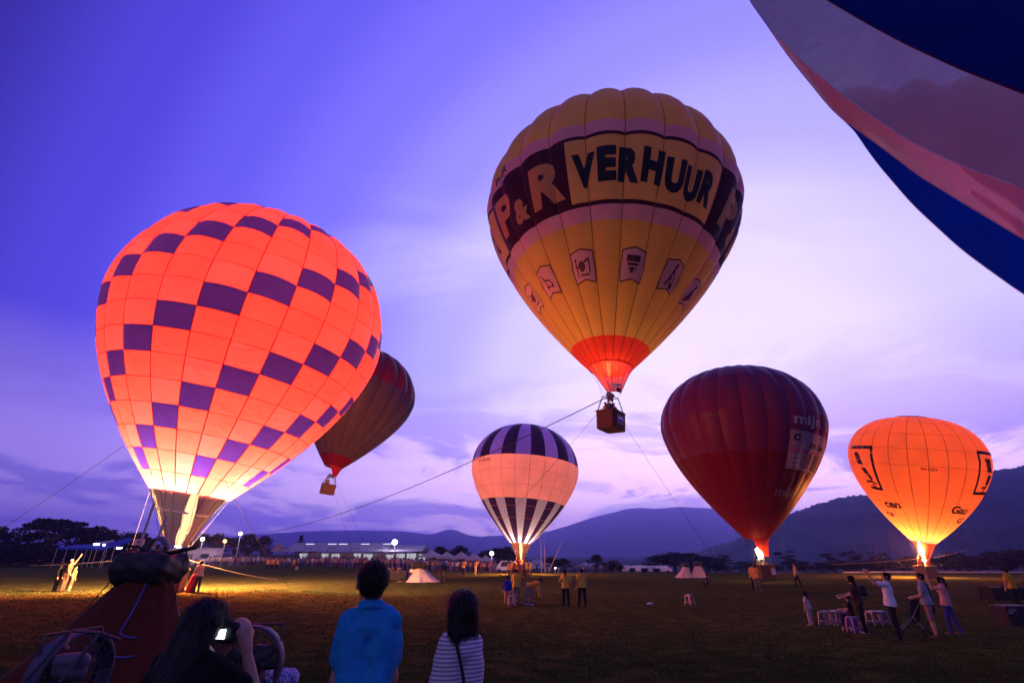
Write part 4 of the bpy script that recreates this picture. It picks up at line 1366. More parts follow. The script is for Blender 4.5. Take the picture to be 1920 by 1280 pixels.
# long marquee with lit bays
mq0, mq1 = at(528, 1046, 112), at(790, 1046, 112)
xw = mq1[0] - mq0[0]
zg = float(gz(mq0[0] + xw / 2, 112))
mr = thing('marquee', 'long white marquee with a row of lit bays behind the crowd', 'marquee', ((mq0[0] + mq1[0]) / 2, 112, zg))
he = at(620, 1033, 112)[2] - zg; hr = at(620, 1017, 118)[2] - zg
x0, x1 = -xw / 2, xw / 2
nb = 12
for k in range(nb):
    a = x0 + xw * k / nb; b = x0 + xw * (k + 1) / nb
    dr_ = 0.0 if k < 9 else -0.5
    obj('roof_panel', [(a + 0.02, 0, he), (b - 0.02, 0, he), (b - 0.02, 6, hr + dr_), (a + 0.02, 6, hr + dr_), (a + 0.02, 12, he), (b - 0.02, 12, he)], [(0, 1, 2, 3), (3, 2, 5, 4)], M_TENT, mr)
    MB().tube([(a, 0, 0), (a, 0, he)], 0.06, 6).build('post', M_POLE, mr)
    if k % 3 != 1 or k > 7:
        MB().box(((a + b) / 2, 8.2, he * 0.45), ((b - a) * random.uniform(0.5, 0.85), 0.1, he * random.uniform(0.5, 0.8))).build('lit_bay', M_LITP, mr)
    if k in (1, 3, 4, 6, 8):
        MB().box(((a + b) / 2, 4.9, hr * 0.93 + 0.02), ((b - a) * 0.75, 0.15, 0.06), None).build('roof_lamp', M_TUBE, mr)
    if k in (0, 2, 4, 6, 8):
        t = MB()
        for xx in (a + 0.1, a + 1.7):
            t.tube([(xx, -1.5, 0), (xx, -1.5, he + 0.55)], 0.05, 5)
        t.tube([(a + 0.1, -1.5, he + 0.55), (a + 1.7, -1.5, he + 0.55)], 0.05, 5); t.tube([(a + 0.1, -1.5, he - 0.2), (a + 1.7, -1.5, he - 0.2)], 0.05, 5)
        t.build('gate_frame', pmat('brown_frame', (0.10, 0.05, 0.05), 0.8), mr)
MB().box((0, 10.6, he * 0.45), (xw, 0.1, he * 0.9)).build('rear_wall', M_TENT, mr)
obj('gable', [(x0, 0, he), (x0, 12, he), (x0, 6, hr)], [(0, 1, 2)], pmat('brown_gable', (0.22, 0.14, 0.14), 0.8), mr)
pl = MB()
pl.add([(x0 - 2.6, -0.5, he), (x0 + 0.0, -0.5, he), (x0 - 1.3, 1.0, he + 1.9), (x0 - 2.6, 2.5, he), (x0, 2.5, he)], [(0, 1, 2), (1, 4, 2), (4, 3, 2), (3, 0, 2)])
pl.build('porch_roof', pmat('brown_gable', (0, 0, 0)), mr)


def lamp_post(px, py, Y, rad, label, col, estr, power, kind='globe'):
    p = at(px, py, Y)
    zg = float(gz(p[0], Y)); h = p[2] - zg
    r_ = thing('flood_light', label, 'floodlight', (p[0], Y, zg), 0, 'floodlights round the field')
    MB().tube([(0, 0.1, 0), (0, 0.1, h)], [0.09, 0.06], 7).build('mast', M_POLE, r_)
    MB().box((0, 0.08, h), (rad * 2.2, 0.12, rad * 1.6)).build('housing', M_POLE, r_)
    MB().ball((0, -0.08, h), (rad, 0.12 + rad * 0.6, rad), 12, 8).build('lamp', emat('lamp_glow_%s' % label[:6], col, estr), r_, True)
    point_light('lamp_light', (0, -0.8, h), power, col, 0.3, r_)
    return r_


lamp_post(740, 1016, 112, 0.52, 'brightest white floodlight above the marquee end', (1.0, 0.88, 0.98), 14, 900)
lamp_post(451, 1000, 104, 0.32, 'white floodlight on tall mast where the long rope ends', (0.9, 0.85, 1.0), 12, 500)
lamp_post(380, 1010, 100, 0.33, 'white floodlight beside the pale hut', (0.9, 0.85, 1.0), 12, 500)
lamp_post(422, 1014, 100, 0.28, 'orange floodlight between two white ones', (1.0, 0.45, 0.10), 12, 500)
lamp_post(922, 1037, 98, 0.34, 'small floodlight at the end of the tent row', (1.0, 0.85, 1.0), 12, 300)
lamp_post(1041, 1064, 120, 0.18, 'tiny low lamp right of the pale tent', (0.9, 0.9, 1.0), 10, 30)
lamp_post(362, 1009, 103, 0.22, 'small bluish lamp just right of the scoop', (0.8, 0.85, 1.0), 9, 60)

# hut, blue canopies
hut = thing('pale_hut', 'pale boxy hut behind the crowd right of the scoop', 'hut', onground(at(372, 1040, 106)[0], 106))
MB().box((0, 1.5, 1.45), (6.2, 3.0, 2.9)).build('wall', pmat('pale_panel', (0.55, 0.48, 0.58), 0.8, 0.1, 1.5), hut)
MB().box((0, 1.4, 3.0), (6.6, 3.4, 0.18)).build('roof', pmat('roof_sheet', (0.4, 0.38, 0.45), 0.6), hut)
MB().box((-1.6, -0.05, 1.0), (1.0, 0.06, 2.0)).build('door', pmat('grey_door', (0.2, 0.17, 0.2), 0.7), hut)
MB().box((1.3, -0.03, 1.6), (1.6, 0.05, 0.8)).build('window', pmat('dim_glass', (0.05, 0.05, 0.08), 0.2), hut)
ct = thing('blue_canopy', 'long low blue canopy on poles behind the left crowd', 'canopy', onground(at(150, 1040, 92)[0], 92))
w_ = (at(195, 1026, 92) - at(102, 1026, 92))[0]; hc = at(150, 1024, 92)[2] - ct.location[2]
obj('roof', [(-w_ / 2, 0, hc - 0.25), (w_ / 2, 0, hc - 0.25), (w_ / 2, 3, hc + 0.35), (-w_ / 2, 3, hc + 0.35), (-w_ / 2, 0, hc - 0.55), (w_ / 2, 0, hc - 0.55)], [(0, 1, 2, 3), (4, 5, 1, 0)], M_TENTB, ct)
for k in range(6):
    MB().tube([(-w_ / 2 + w_ * k / 5, 0.02, 0), (-w_ / 2 + w_ * k / 5, 0.02, hc - 0.3)], 0.04, 5).build('pole', M_POLE, ct)
for k, (px, py) in enumerate(((181, 1020), (195, 1021), (224, 1027))):
    p = at(px, py, 91.5)
    MB().box(p - np.array(ct.location), (1.0 if k != 1 else 0.4, 0.1, 0.3)).build('strip_lamp', emat('cold_tube', (0.7, 0.85, 1.0), 6.0), ct)
ct2 = thing('slanted_canopy', 'slanted pale and blue canopy left of the orange basket', 'canopy', onground(at(222, 1040, 95)[0], 95))
a, b, c = at(200, 1018, 95), at(245, 1006, 96), at(250, 1022, 95)
o_ = np.array(ct2.location)
obj('roof', [a - o_, at(215, 1026, 93) - o_, at(248, 1014, 94) - o_, b - o_], [(0, 1, 2, 3)], M_TENTB, ct2)
obj('roof_flap', [at(172, 1018, 96) - o_, at(178, 1022, 95) - o_, at(214, 1016, 95) - o_, at(214, 1011, 96) - o_], [(0, 1, 2, 3)], M_TENT, ct2)
for q in (a, b, at(215, 1026, 93), at(176, 1019, 95.5)):
    MB().tube([q - o_, np.array([q[0], q[1], gz(q[0], q[1])]) - o_], 0.05, 5).build('pole', M_POLE, ct2)
sg = thing('sign_board', 'pale sign board on posts just left of the scoop', 'sign', onground(at(262, 1040, 90)[0], 90))
a, b = at(250, 1021, 90), at(272, 1010, 90)
MB().box(((a + b) / 2 - np.array(sg.location)), (b[0] - a[0], 0.08, b[2] - a[2])).build('board', pmat('pinkish_board', (0.55, 0.35, 0.40), 0.8), sg)
MB().box(((a + b) / 2 - np.array(sg.location)) + [0, -0.06, 0], ((b[0] - a[0]) * 0.35, 0.03, (b[2] - a[2]) * 0.4)).build('print', pmat('dark_print', (0, 0, 0)), sg)
for s_ in (0.2, 0.8):
    q = a * (1 - s_) + b * s_ - np.array(sg.location)
    MB().tube([(q[0], 0.1, 0), (q[0], 0.1, q[2])], 0.05, 5).build('post', M_POLE, sg)
# slim masts in the middle
for (p0, p1, lab) in (((1015, 1068), (1014, 1004), 'tall thin dark mast right of the striped balloon'), ((1022, 1068), (1020, 1012), 'shorter thin mast beside the tall one'), ((1028, 1070), (1058, 1007), 'leaning thin mast above the pale tent')):
    a = at(*p0, 82); b = at(*p1, 82); a[2] = gz(a[0], a[1])
    t = tag(MB().tube([a, a * 0.5 + b * 0.5, b], [0.09, 0.07, 0.03], 6).build('thin_mast', M_POLE), lab, 'mast', 'thin masts')


def car(px, py, Y, length, label, col, van=False, turn=0.0):
    p = at(px, py, Y); x = p[0]
    r_ = thing('parked_van' if van else 'parked_car', label, 'van' if van else 'car', onground(x, Y), turn, 'vehicles parked round the field')
    L2 = length / 2; H = 2.0 if van else 1.42; wd = 1.75
    prof = [(-L2, 0.35), (-L2, 0.85), (-L2 * 0.80, 1.0 if not van else 1.2), (-L2 * 0.45, H), (L2 * 0.55, H), (L2 * 0.92 if van else L2 * 0.8, H if van else 0.95), (L2, 0.9), (L2, 0.35)]
    V = [(a, -wd / 2 * (1 if z < 1.05 else 0.86), z) for a, z in prof] + [(a, wd / 2 * (1 if z < 1.05 else 0.86), z) for a, z in prof]
    n = len(prof)
    obj('body', V, [tuple(range(n))[::-1], tuple(range(n, 2 * n))] + [(i, (i + 1) % n, n + (i + 1) % n, n + i) for i in range(n)], pmat('paint_%.2f_%.2f' % (col[0], col[2]), col, 0.35, spec=0.5), r_)
    gl = pmat('car_glass', (0.02, 0.025, 0.04), 0.1, spec=0.6)
    for s_ in (-1, 1):
        obj('window', [(-L2 * 0.55, s_ * (wd / 2 * 0.95 + 0.01), 1.03), (L2 * 0.6, s_ * (wd / 2 * 0.95 + 0.01), 1.03), (L2 * 0.45, s_ * (wd / 2 * 0.88 + 0.01), H - 0.12), (-L2 * 0.38, s_ * (wd / 2 * 0.88 + 0.01), H - 0.12)], [(0, 1, 2, 3)], gl, r_)
        for xx in (-L2 * 0.62, L2 * 0.62):
            wv = MB().lathe([(0.0, -0.1), (0.3, -0.1), (0.32, 0), (0.3, 0.1), (0.0, 0.1)], (xx, s_ * wd / 2 * 0.95, 0.32), 12, np.array([[1, 0, 0], [0, 0, 1], [0, 1, 0]]))
            wv.build('wheel', M_BLACK, r_)
    return r_


car(950, 1062, 105, 4.6, 'white van parked left of the striped balloon basket', (0.7, 0.72, 0.75), True)
for i, (px, c) in enumerate(((1172, (0.6, 0.6, 0.68)), (1196, (0.68, 0.68, 0.75)), (1218, (0.45, 0.47, 0.6)), (1240, (0.7, 0.68, 0.72)))):
    car(px, 1070, 118, 4.2, ['leftmost pale parked car by the alone tent', 'second pale parked car from the alone tent', 'bluish grey parked car, third from the alone tent', 'rightmost pale parked car before the tree clump'][i], c)
lw = MB(); lp = [onground(at(px, 1073, 70)[0], 70, 0.30) for px in np.linspace(1580, 1980, 24)]
for a, b in zip(lp[:-1], lp[1:]):
    m_ = (a + b) / 2
    lw.box((m_[0], m_[1], float(gz(m_[0], m_[1])) + 0.12), (abs(b[0] - a[0]) * 0.96, 0.12, 0.14))
tag(lw.build('white_barrier', pmat('white_paint', (0.30, 0.28, 0.34), 0.8, 0.15, 1)), 'low white barrier along the right hand edge of the field', 'barrier')

# ------------------------------------------------------------------ far crowd: one mass of small figures in front of the tents
cv = []; cf = []; cm_ = []
CR = [pmat('crowd_%d' % i, c, 0.9) for i, c in enumerate(((0.05, 0.04, 0.06), (0.32, 0.10, 0.12), (0.10, 0.10, 0.28), (0.45, 0.40, 0.48), (0.25, 0.20, 0.10), (0.36, 0.20, 0.16)))]
def mini(p, h, c1, c2):
    global cv, cf, cm_
    for (r0, r1, z0, z1, c, n) in ((0.13, 0.16, 0, 0.48, c2, 5), (0.21, 0.24, 0.48, 0.83, c1, 6), (0.10, 0.06, 0.86, 1.0, 0, 5)):
        k = len(cv)
        for z, r in ((z0, r0), ((z0 + z1) / 2, max(r0, r1)), (z1, r1)):
            for q in range(n):
                a = 6.28 * q / n
                cv.append((p[0] + r * math.cos(a), p[1] + r * 0.7 * math.sin(a), p[2] + z * h))
        for j in range(2):
            for q in range(n):
                cf.append((k + j * n + q, k + j * n + (q + 1) % n, k + (j + 1) * n + (q + 1) % n, k + (j + 1) * n + q)); cm_.append(c)
        cf.append(tuple(k + 2 * n + q for q in range(n))); cm_.append(c)
rc = np.random.default_rng(5)
for k in range(560):
    px = rc.uniform(368, 930) if k < 480 else rc.uniform(1000, 1150)
    Y = (104 - 14 * (px - 368) / 560 * (px > 500) + rc.uniform(-5, 3)) if k < 480 else rc.uniform(120, 138)
    x = at(px, 1046, Y)[0]
    mini(onground(x, Y), rc.uniform(1.45, 1.8), int(rc.integers(1, 6)), 0 if rc.random() < 0.7 else 2)
tag(obj('crowd', cv, cf, CR, None, True, cm_), 'far crowd of spectators lining the tents', None, None, 'stuff')
# ------------------------------------------------------------------ people
def snets(F, org, res):
    """surface nets: one vertex per cell that the surface F = 0 crosses"""
    s = F < 0
    nx, ny, nz = F.shape
    acc = np.zeros((nx - 1, ny - 1, nz - 1, 3)); cnt = np.zeros((nx - 1, ny - 1, nz - 1))
    I = np.stack(np.meshgrid(np.arange(nx), np.arange(ny), np.arange(nz), indexing='ij'), -1).astype(float)
    for ax in range(3):
        a = [slice(None)] * 3; b = [slice(None)] * 3
        a[ax] = slice(0, -1); b[ax] = slice(1, None)
        fa, fb = F[tuple(a)], F[tuple(b)]
        cr = (fa < 0) != (fb < 0)
        idx = np.argwhere(cr)
        if len(idx) == 0: continue
        t = fa[cr] / (fa[cr] - fb[cr])
        p = idx.astype(float); p[:, ax] += t
        o1, o2 = [k for k in range(3) if k != ax]
        for d1 in (0, 1):
            for d2 in (0, 1):
                c = idx.copy(); c[:, o1] -= d1; c[:, o2] -= d2
                ok = ((c >= 0) & (c < np.array([nx - 1, ny - 1, nz - 1]))).all(1)
                np.add.at(acc, tuple(c[ok].T), p[ok]); np.add.at(cnt, tuple(c[ok].T), 1)
    m = cnt > 0
    vid = np.full(cnt.shape, -1); vid[m] = np.arange(m.sum())
    V = acc[m] / cnt[m][:, None] * res + org
    faces = []
    for ax in range(3):
        a = [slice(None)] * 3; b = [slice(None)] * 3
        a[ax] = slice(0, -1); b[ax] = slice(1, None)
        sa, sb = s[tuple(a)], s[tuple(b)]
        o1, o2 = [(1, 2), (2, 0), (0, 1)][ax]
        for flip in (False, True):
            cr = (sa & ~sb) if not flip else (~sa & sb)
            idx = np.argwhere(cr)
            ok = (idx[:, o1] > 0) & (idx[:, o2] > 0) & (idx[:, o1] < cnt.shape[o1]) & (idx[:, o2] < cnt.shape[o2])
            idx = idx[ok]
            if len(idx) == 0: continue
            q = []
            for d1, d2 in ((1, 1), (0, 1), (0, 0), (1, 0)):
                c = idx.copy(); c[:, o1] -= d1; c[:, o2] -= d2
                q.append(vid[tuple(c.T)])
            q = np.stack(q, 1)
            if flip: q = q[:, ::-1]
            faces.append(q)
    return V, np.concatenate(faces)


class Blob:
    """union of rounded cones with smooth joins, cut by half spaces, turned into one skin"""
    def __init__(self):
        self.p = []; self.cut = []; self.ell = []

    def cone(self, a, b, ra, rb, k=None):
        self.p.append((np.array(a, float), np.array(b, float), ra, rb)); return self

    def mesh(self, name, res, k, mat, parent, grow=0.0, fold=None):
        pts = np.array([q for a, b, *_ in self.p for q in (a, b)]); rr = np.array([q for *_, ra, rb in self.p for q in (ra, rb)])
        lo = (pts - rr[:, None]).min(0) - grow - 2.5 * res - k; hi = (pts + rr[:, None]).max(0) + grow + 2.5 * res + k
        n = np.ceil((hi - lo) / res).astype(int) + 1
        F = np.full(n, 1.0)
        for a, b, ra, rb in self.p:
            m = max(ra, rb) + grow + 3 * k + 2 * res
            i0 = np.maximum(((np.minimum(a, b) - m - lo) / res).astype(int), 0); i1 = np.minimum(((np.maximum(a, b) + m - lo) / res).astype(int) + 2, n)
            sl = tuple(slice(x, y) for x, y in zip(i0, i1))
            g = np.stack(np.meshgrid(*[lo[i] + res * np.arange(i0[i], i1[i]) for i in range(3)], indexing='ij'), -1)
            ab = b - a; L2 = ab @ ab + 1e-9
            t = np.clip(((g - a) @ ab) / L2, 0, 1)
            d = np.linalg.norm(g - a - t[..., None] * ab, axis=-1) - (ra + (rb - ra) * t) - grow
            f = F[sl]
            h = np.clip(0.5 + 0.5 * (f - d) / k, 0, 1)
            F[sl] = f * (1 - h) + d * h - k * h * (1 - h)
        if self.cut or fold:
            G = np.stack(np.meshgrid(*[lo[i] + res * np.arange(n[i]) for i in range(3)], indexing='ij'), -1)
            for nrm_, off in self.cut:
                F = np.maximum(F, G @ np.array(nrm_, float) - off)
            for c_, r_ in self.ell:
                e = np.linalg.norm((G - np.array(c_)) / np.array(r_), axis=-1) - 1
                F = np.maximum(F, -e * min(r_))
            if fold:
                F = F + fold(G)
        V, Q = snets(F, lo, res)
        if len(V) == 0:
            return None
        me = bpy.data.meshes.new(name)
        me.vertices.add(len(V)); me.vertices.foreach_set('co', V.astype(np.float32).ravel())
        me.loops.add(len(Q) * 4); me.loops.foreach_set('vertex_index', Q.astype(np.int32).ravel())
        me.polygons.add(len(Q)); me.polygons.foreach_set('loop_start', np.arange(0, len(Q) * 4, 4, dtype=np.int32))
        me.polygons.foreach_set('use_smooth', np.ones(len(Q), dtype=bool))
        me.materials.append(mat)
        me.update(calc_edges=True)
        me.validate()
        o = bpy.data.objects.new(name, me)
        COL.objects.link(o); o.parent = parent
        return o


SKIN = pmat('skin', (0.42, 0.22, 0.15), 0.6, 0.08, 20)
HAIR = pmat('black_hair', (0.005, 0.004, 0.005), 0.7, 0.4, 30, spec=0.06, bump=0.3, bscale=60)
CLOTH = {}


def cloth(col):
    key = tuple(round(c, 3) for c in col)
    if key not in CLOTH:
        CLOTH[key] = pmat('cotton_%d' % len(CLOTH), col, 0.9, 0.12, 6, 0.15, 0.25, 14)
    return CLOTH[key]


def unit(v):
    v = np.array(v, float)
    return v / (np.linalg.norm(v) + 1e-9)


def rot_about(v, axis, a):
    return np.array(Matrix.Rotation(a, 3, Vector(axis)) @ Vector(v))


def hand(bl, wrist, d, side, h, grip, fingers, palm_n):
    """palm and five fingers; d forearm direction, palm_n palm normal; grip 0 open .. 1 closed"""
    d = unit(d); pn = unit(np.array(palm_n) - d * (np.array(palm_n) @ d)); sx = np.cross(d, pn)
    pl = wrist + d * 0.05 * h
    bl.cone(wrist, pl + sx * 0.010 * h, 0.017 * h, 0.020 * h)
    bl.cone(wrist, pl - sx * 0.010 * h, 0.017 * h, 0.020 * h)
    if not fingers:
        bl.cone(pl, pl + d * 0.035 * h + pn * 0.02 * h * grip, 0.022 * h, 0.014 * h)
        bl.cone(pl - d * 0.01 * h, pl + sx * side * 0.03 * h + d * 0.012 * h, 0.010 * h, 0.008 * h)
        return
    for q, (off, ln) in enumerate(((-0.0165, 0.040), (-0.0055, 0.047), (0.0055, 0.044), (0.0165, 0.035))):
        a = pl + d * 0.012 * h + sx * off * h * 1.15
        k1 = unit(d + pn * (0.35 + 1.1 * grip)); b = a + k1 * ln * 0.5 * h
        k2 = unit(d * (1 - 1.1 * grip) + pn * (0.5 + 1.0 * grip)); c = b + k2 * ln * 0.32 * h
        k3 = unit(d * (1 - 1.9 * grip) + pn * (0.6 + 0.8 * grip)); e = c + k3 * ln * 0.22 * h
        bl.cone(a, b, 0.0058 * h, 0.0052 * h); bl.cone(b, c, 0.0052 * h, 0.0047 * h); bl.cone(c, e, 0.0047 * h, 0.0040 * h)
    a = wrist + d * 0.018 * h + sx * side * 0.016 * h
    b = a + unit(d * 0.8 + sx * side * 0.8 + pn * 0.4) * 0.026 * h
    c = b + unit(d + sx * side * 0.15 + pn * (0.3 + grip * 0.6)) * 0.022 * h
    bl.cone(a, b, 0.0085 * h, 0.0068 * h); bl.cone(b, c, 0.0062 * h, 0.005 * h)


DOWN = (0, 0, -1)


def person(label, pos, face, h=1.7, shirt=(0.5, 0.5, 0.5), trousers=(0.03, 0.03, 0.04), hair='short', sleeve='short', legs='long', lean=0.0, side=0.0,
           armL=((-0.25, 0.05, -1), (-0.05, 0.25, -1)), armR=((0.25, 0.05, -1), (0.05, 0.25, -1)), legL=((-0.06, 0.02, -1), (-0.03, -0.03, -1)), legR=((0.06, 0.02, -1), (0.03, -0.03, -1)),
           head=(0.0, 0.0, 0.0), res=0.02, woman=False, group=None, shoes=(0.05, 0.045, 0.05), fingers=False, grip=0.4, shirt_mat=None, fat=1.0, hat=None, seat=None, fold=True, palmL=(0, 1, 0.3), palmR=(0, 1, 0.3), ik=None, shw=None):
    """face: direction the person looks, as an angle about z (0 = away from the camera, +y). head: (forward tilt, side tilt, turn)"""
    r_ = thing('person', label, 'person', pos, face, group)
    H = lambda k: k * h
    t = unit((math.sin(side), math.sin(lean), math.cos(lean)))
    sh = shw or (0.092 if woman else 0.104)
    f = fat
    legs_d = []
    low = 0
    for (th, sn) in (legL, legR):
        th, sn = unit(th), unit(sn)
        legs_d.append((th, sn)); low = min(low, (th * 0.245 + sn * 0.24)[2])
    hip = np.array([0, 0, -low * h + 0.040 * h]) if seat is None else np.array([0, 0, seat + 0.075 * h])
    xax = np.array([1.0, 0, 0])
    S0 = hip + t * H(0.290); neck = hip + t * H(0.322)
    fwd = unit(np.array([0, 1.0, 0]) - t * t[1])
    # ---- torso shapes shared by skin and shirt
    def torso(b, g):
        b.cone(hip - xax * H(0.045), hip + xax * H(0.045), H(0.070 * f) + g, H(0.070 * f) + g)
        b.cone(hip + t * H(0.02) - xax * H(0.035), hip + t * H(0.11) - xax * H(0.03), H(0.068 * f) + g, H(0.062 * f) + g)
        b.cone(hip + t * H(0.02) + xax * H(0.035), hip + t * H(0.11) + xax * H(0.03), H(0.068 * f) + g, H(0.062 * f) + g)
        for s_ in (-1, 1):
            b.cone(hip + t * H(0.10) + xax * s_ * H(0.030), hip + t * H(0.225) + xax * s_ * H(0.050) + fwd * H(0.004), H(0.062 * f) + g, H(0.064 * f) + g)
            b.cone(hip + t * H(0.225) + xax * s_ * H(0.045), S0 + xax * s_ * H(sh * 0.80) - t * H(0.016), H(0.055 * f) + g, H(0.032) + g)
            if woman:
                b.cone(hip + t * H(0.205) + xax * s_ * H(0.042) + fwd * H(0.05), hip + t * H(0.205) + xax * s_ * H(0.042) + fwd * H(0.058), H(0.034) + g, H(0.028) + g)
        b.cone(S0 - t * H(0.02), neck + t * H(0.004), H(0.050) + g, H(0.034) + g)
        for s_ in (-1, 1):
            b.cone(neck + xax * s_ * H(0.012) + t * H(0.004), S0 + xax * s_ * H(sh * 0.8), H(0.030) + g, H(0.026) + g)
    shx = [S0 + xax * s_ * H(sh) - t * H(0.016) for s_ in (-1, 1)]
    ht, hs, hy = head
    hd = unit(t * 0.7 + np.array([0, 0, 0.6]) + np.array([math.sin(hs), math.sin(ht), 0]))
    hf = rot_about(unit(np.array([0, 1.0, 0]) - hd * hd[1]), hd, hy); hx = np.cross(hf, hd)
    hc = neck + hd * H(0.078)
    arms = []
    for s_, (ua, fa) in zip((0, 1), (armL, armR)):
        ua, fa = unit(ua), unit(fa)
        if ik and s_ in ik:                       # bend the arm so that the wrist reaches a point given in the head's frame
            (qa, qb, qc), pole = ik[s_]
            tgt = hc + hx * qa + hf * qb + hd * qc
            dv = tgt - shx[s_]; dl = min(np.linalg.norm(dv), H(0.305)); dv = unit(dv)
            l1, l2 = H(0.168), H(0.142)
            ca_ = (l1 * l1 + dl * dl - l2 * l2) / (2 * l1 * dl); ca_ = max(-1, min(1, ca_))
            pv = unit(np.array(pole, float) - dv * (np.array(pole, float) @ dv))
            ua = dv * ca_ + pv * math.sqrt(1 - ca_ * ca_)
            fa = unit(shx[s_] + dv * dl - (shx[s_] + ua * l1))
        el = shx[s_] + ua * H(0.168); wr_ = el + fa * H(0.142)
        arms.append((shx[s_], el, wr_, ua, fa))
    hj = [hip + xax * s_ * H(0.052) - t * H(0.01) for s_ in (-1, 1)]
    lg = []
    for s_, (th, sn) in zip((0, 1), legs_d):
        kn = hj[s_] + th * H(0.245); an = kn + sn * H(0.24)
        lg.append((hj[s_], kn, an, sn))
    ht, hs, hy = head
    # ---- skin
    b = Blob()
    torso(b, -0.004)
    b.cone(neck - t * H(0.01), hc - hd * H(0.02), H(0.031), H(0.030))
    def skull(b, g):
        b.cone(hc + hd * H(0.018) - hf * H(0.014), hc + hd * H(0.020) + hf * H(0.010), H(0.047) + g, H(0.045) + g)
        b.cone(hc, hc - hd * H(0.026) + hf * H(0.020), H(0.044) + g, H(0.031) + g)
    skull(b, 0)
    b.cone(hc - hd * H(0.045) + hf * H(0.034), hc - hd * H(0.046) + hf * H(0.038), H(0.014), H(0.013))                # chin
    b.cone(hc + hd * H(0.006) + hf * H(0.051), hc - hd * H(0.012) + hf * H(0.062), H(0.005), H(0.0075))               # nose
    b.cone(hc - hd * H(0.028) + hf * H(0.052) - hx * H(0.008), hc - hd * H(0.028) + hf * H(0.052) + hx * H(0.008), H(0.005), H(0.005))   # lips
    b.cone(hc + hd * H(0.014) + hf * H(0.047) - hx * H(0.018), hc + hd * H(0.014) + hf * H(0.047) + hx * H(0.018), H(0.007), H(0.007))   # brow
    for s_ in (-1, 1):
        b.cone(hc + hx * s_ * H(0.047) + hd * H(0.004) - hf * H(0.006), hc + hx * s_ * H(0.050) - hd * H(0.012) - hf * H(0.004), H(0.010), H(0.007))
    for s_, (a0, el, wr_, ua, fa) in enumerate(arms):
        b.cone(a0, el, H(0.028), H(0.022)); b.cone(el, wr_, H(0.023), H(0.015))
        hand(b, wr_, fa, 1 if s_ == 0 else -1, h, grip, fingers, palmL if s_ == 0 else palmR)
    for (j0, kn, an, sn) in lg:
        b.cone(j0, kn, H(0.050 * f), H(0.031)); b.cone(kn, kn * 0.6 + an * 0.4, H(0.032), H(0.032)); b.cone(kn * 0.6 + an * 0.4, an, H(0.031), H(0.020))
        fd_ = unit(np.array([0, 1.0, 0]))
        b.cone(an - [0, 0, H(0.015)], an + fd_ * H(0.085) - [0, 0, H(0.022)], H(0.020), H(0.016))
    body = b.mesh('body', res, 0.012 * h, SKIN, r_)
    # ---- eyes
    if res < 0.016:
        for s_ in (-1, 1):
            MB().ball(hc + hd * H(0.004) + hf * H(0.047) + hx * s_ * H(0.018), H(0.0055), 8, 6).build('eye', pmat('eye', (0.02, 0.015, 0.015), 0.3), r_, True)
    # ---- shirt
    g = 0.008 + 0.3 * res
    b = Blob()
    torso(b, g)
    for s_, (a0, el, wr_, ua, fa) in enumerate(arms):
        if sleeve == 'long':
            b.cone(a0, el, H(0.031) + g, H(0.026) + g); b.cone(el, wr_ - fa * H(0.01), H(0.025) + g, H(0.018) + g)
        elif sleeve == 'short':
            b.cone(a0, a0 + ua * H(0.105), H(0.027) + g, H(0.028) + g * 1.2)
        elif sleeve == 'cap':
            b.cone(a0, a0 + ua * H(0.02), H(0.033) + g, H(0.030) + g)
    for s_ in (-1, 1):
        b.cone(hip + t * H(0.05) + xax * s_ * H(0.035), hip - t * H(0.04) + xax * s_ * H(0.040), H(0.068 * f) + g + 0.010, H(0.074 * f) + g + 0.012)
    if legs == 'dress':
        b.cone(hip, hip - [0, 0, H(0.20)], H(0.085) + g, H(0.12) + g)
    b.cut = [(tuple(hd * 0.95 + hf * 0.25), float((neck + t * H(0.004)) @ (hd * 0.95 + hf * 0.25))), (tuple(-t), float(-(hip - t * H(0.035 if legs != 'dress' else 0.25)) @ t))]
    ph = random.random() * 6
    fo = (lambda G: 0.0030 * np.sin(G[..., 2] * 38 + G[..., 0] * 22 + ph) * np.sin(G[..., 2] * 13 - G[..., 0] * 31 + 2 * ph) + 0.0045 * np.sin(G[..., 2] * 21 - np.abs(G[..., 0]) * 34 + ph)) if (fold and res < 0.016) else None
    b.mesh('shirt', res, 0.011 * h, shirt_mat or cloth(shirt), r_, 0, fo)
    # ---- trousers
    b = Blob()
    g2 = 0.006 + 0.3 * res
    b.cone(hip - xax * H(0.045), hip + xax * H(0.045), H(0.070 * f) + g2, H(0.070 * f) + g2)
    b.cone(hip - xax * H(0.03), hip + t * H(0.03) - xax * H(0.03), H(0.068 * f) + g2, H(0.062 * f) + g2)
    b.cone(hip + xax * H(0.03), hip + t * H(0.03) + xax * H(0.03), H(0.068 * f) + g2, H(0.062 * f) + g2)
    for (j0, kn, an, sn) in lg:
        b.cone(j0, kn, H(0.052 * f) + g2, H(0.036) + g2)
        if legs == 'long':
            b.cone(kn, an + [0, 0, H(0.0)], H(0.036) + g2, H(0.028) + g2)
    cuts = [(tuple(t), float((hip + t * H(0.045)) @ t))]
    b.cut = cuts
    b.mesh('trousers', res, 0.010 * h, cloth(trousers), r_)
    for (j0, kn, an, sn) in lg:
        b = Blob()
        b.cone(an - [0, 0.015 * h, H(0.018)], an + np.array([0, H(0.09), -H(0.022)]), H(0.024), H(0.019))
        b.cone(an - [0, 0.01 * h, H(0.02)], an + [0, 0, H(0.004)], H(0.024), H(0.023))
        b.cut = [((0, 0, -1), float(-(an[2] - H(0.040))))]
        b.mesh('shoe', res, 0.006, cloth(shoes), r_)
    # ---- hair
    b = Blob()
    gh = 0.010 if res < 0.02 else 0.014
    skull(b, gh)
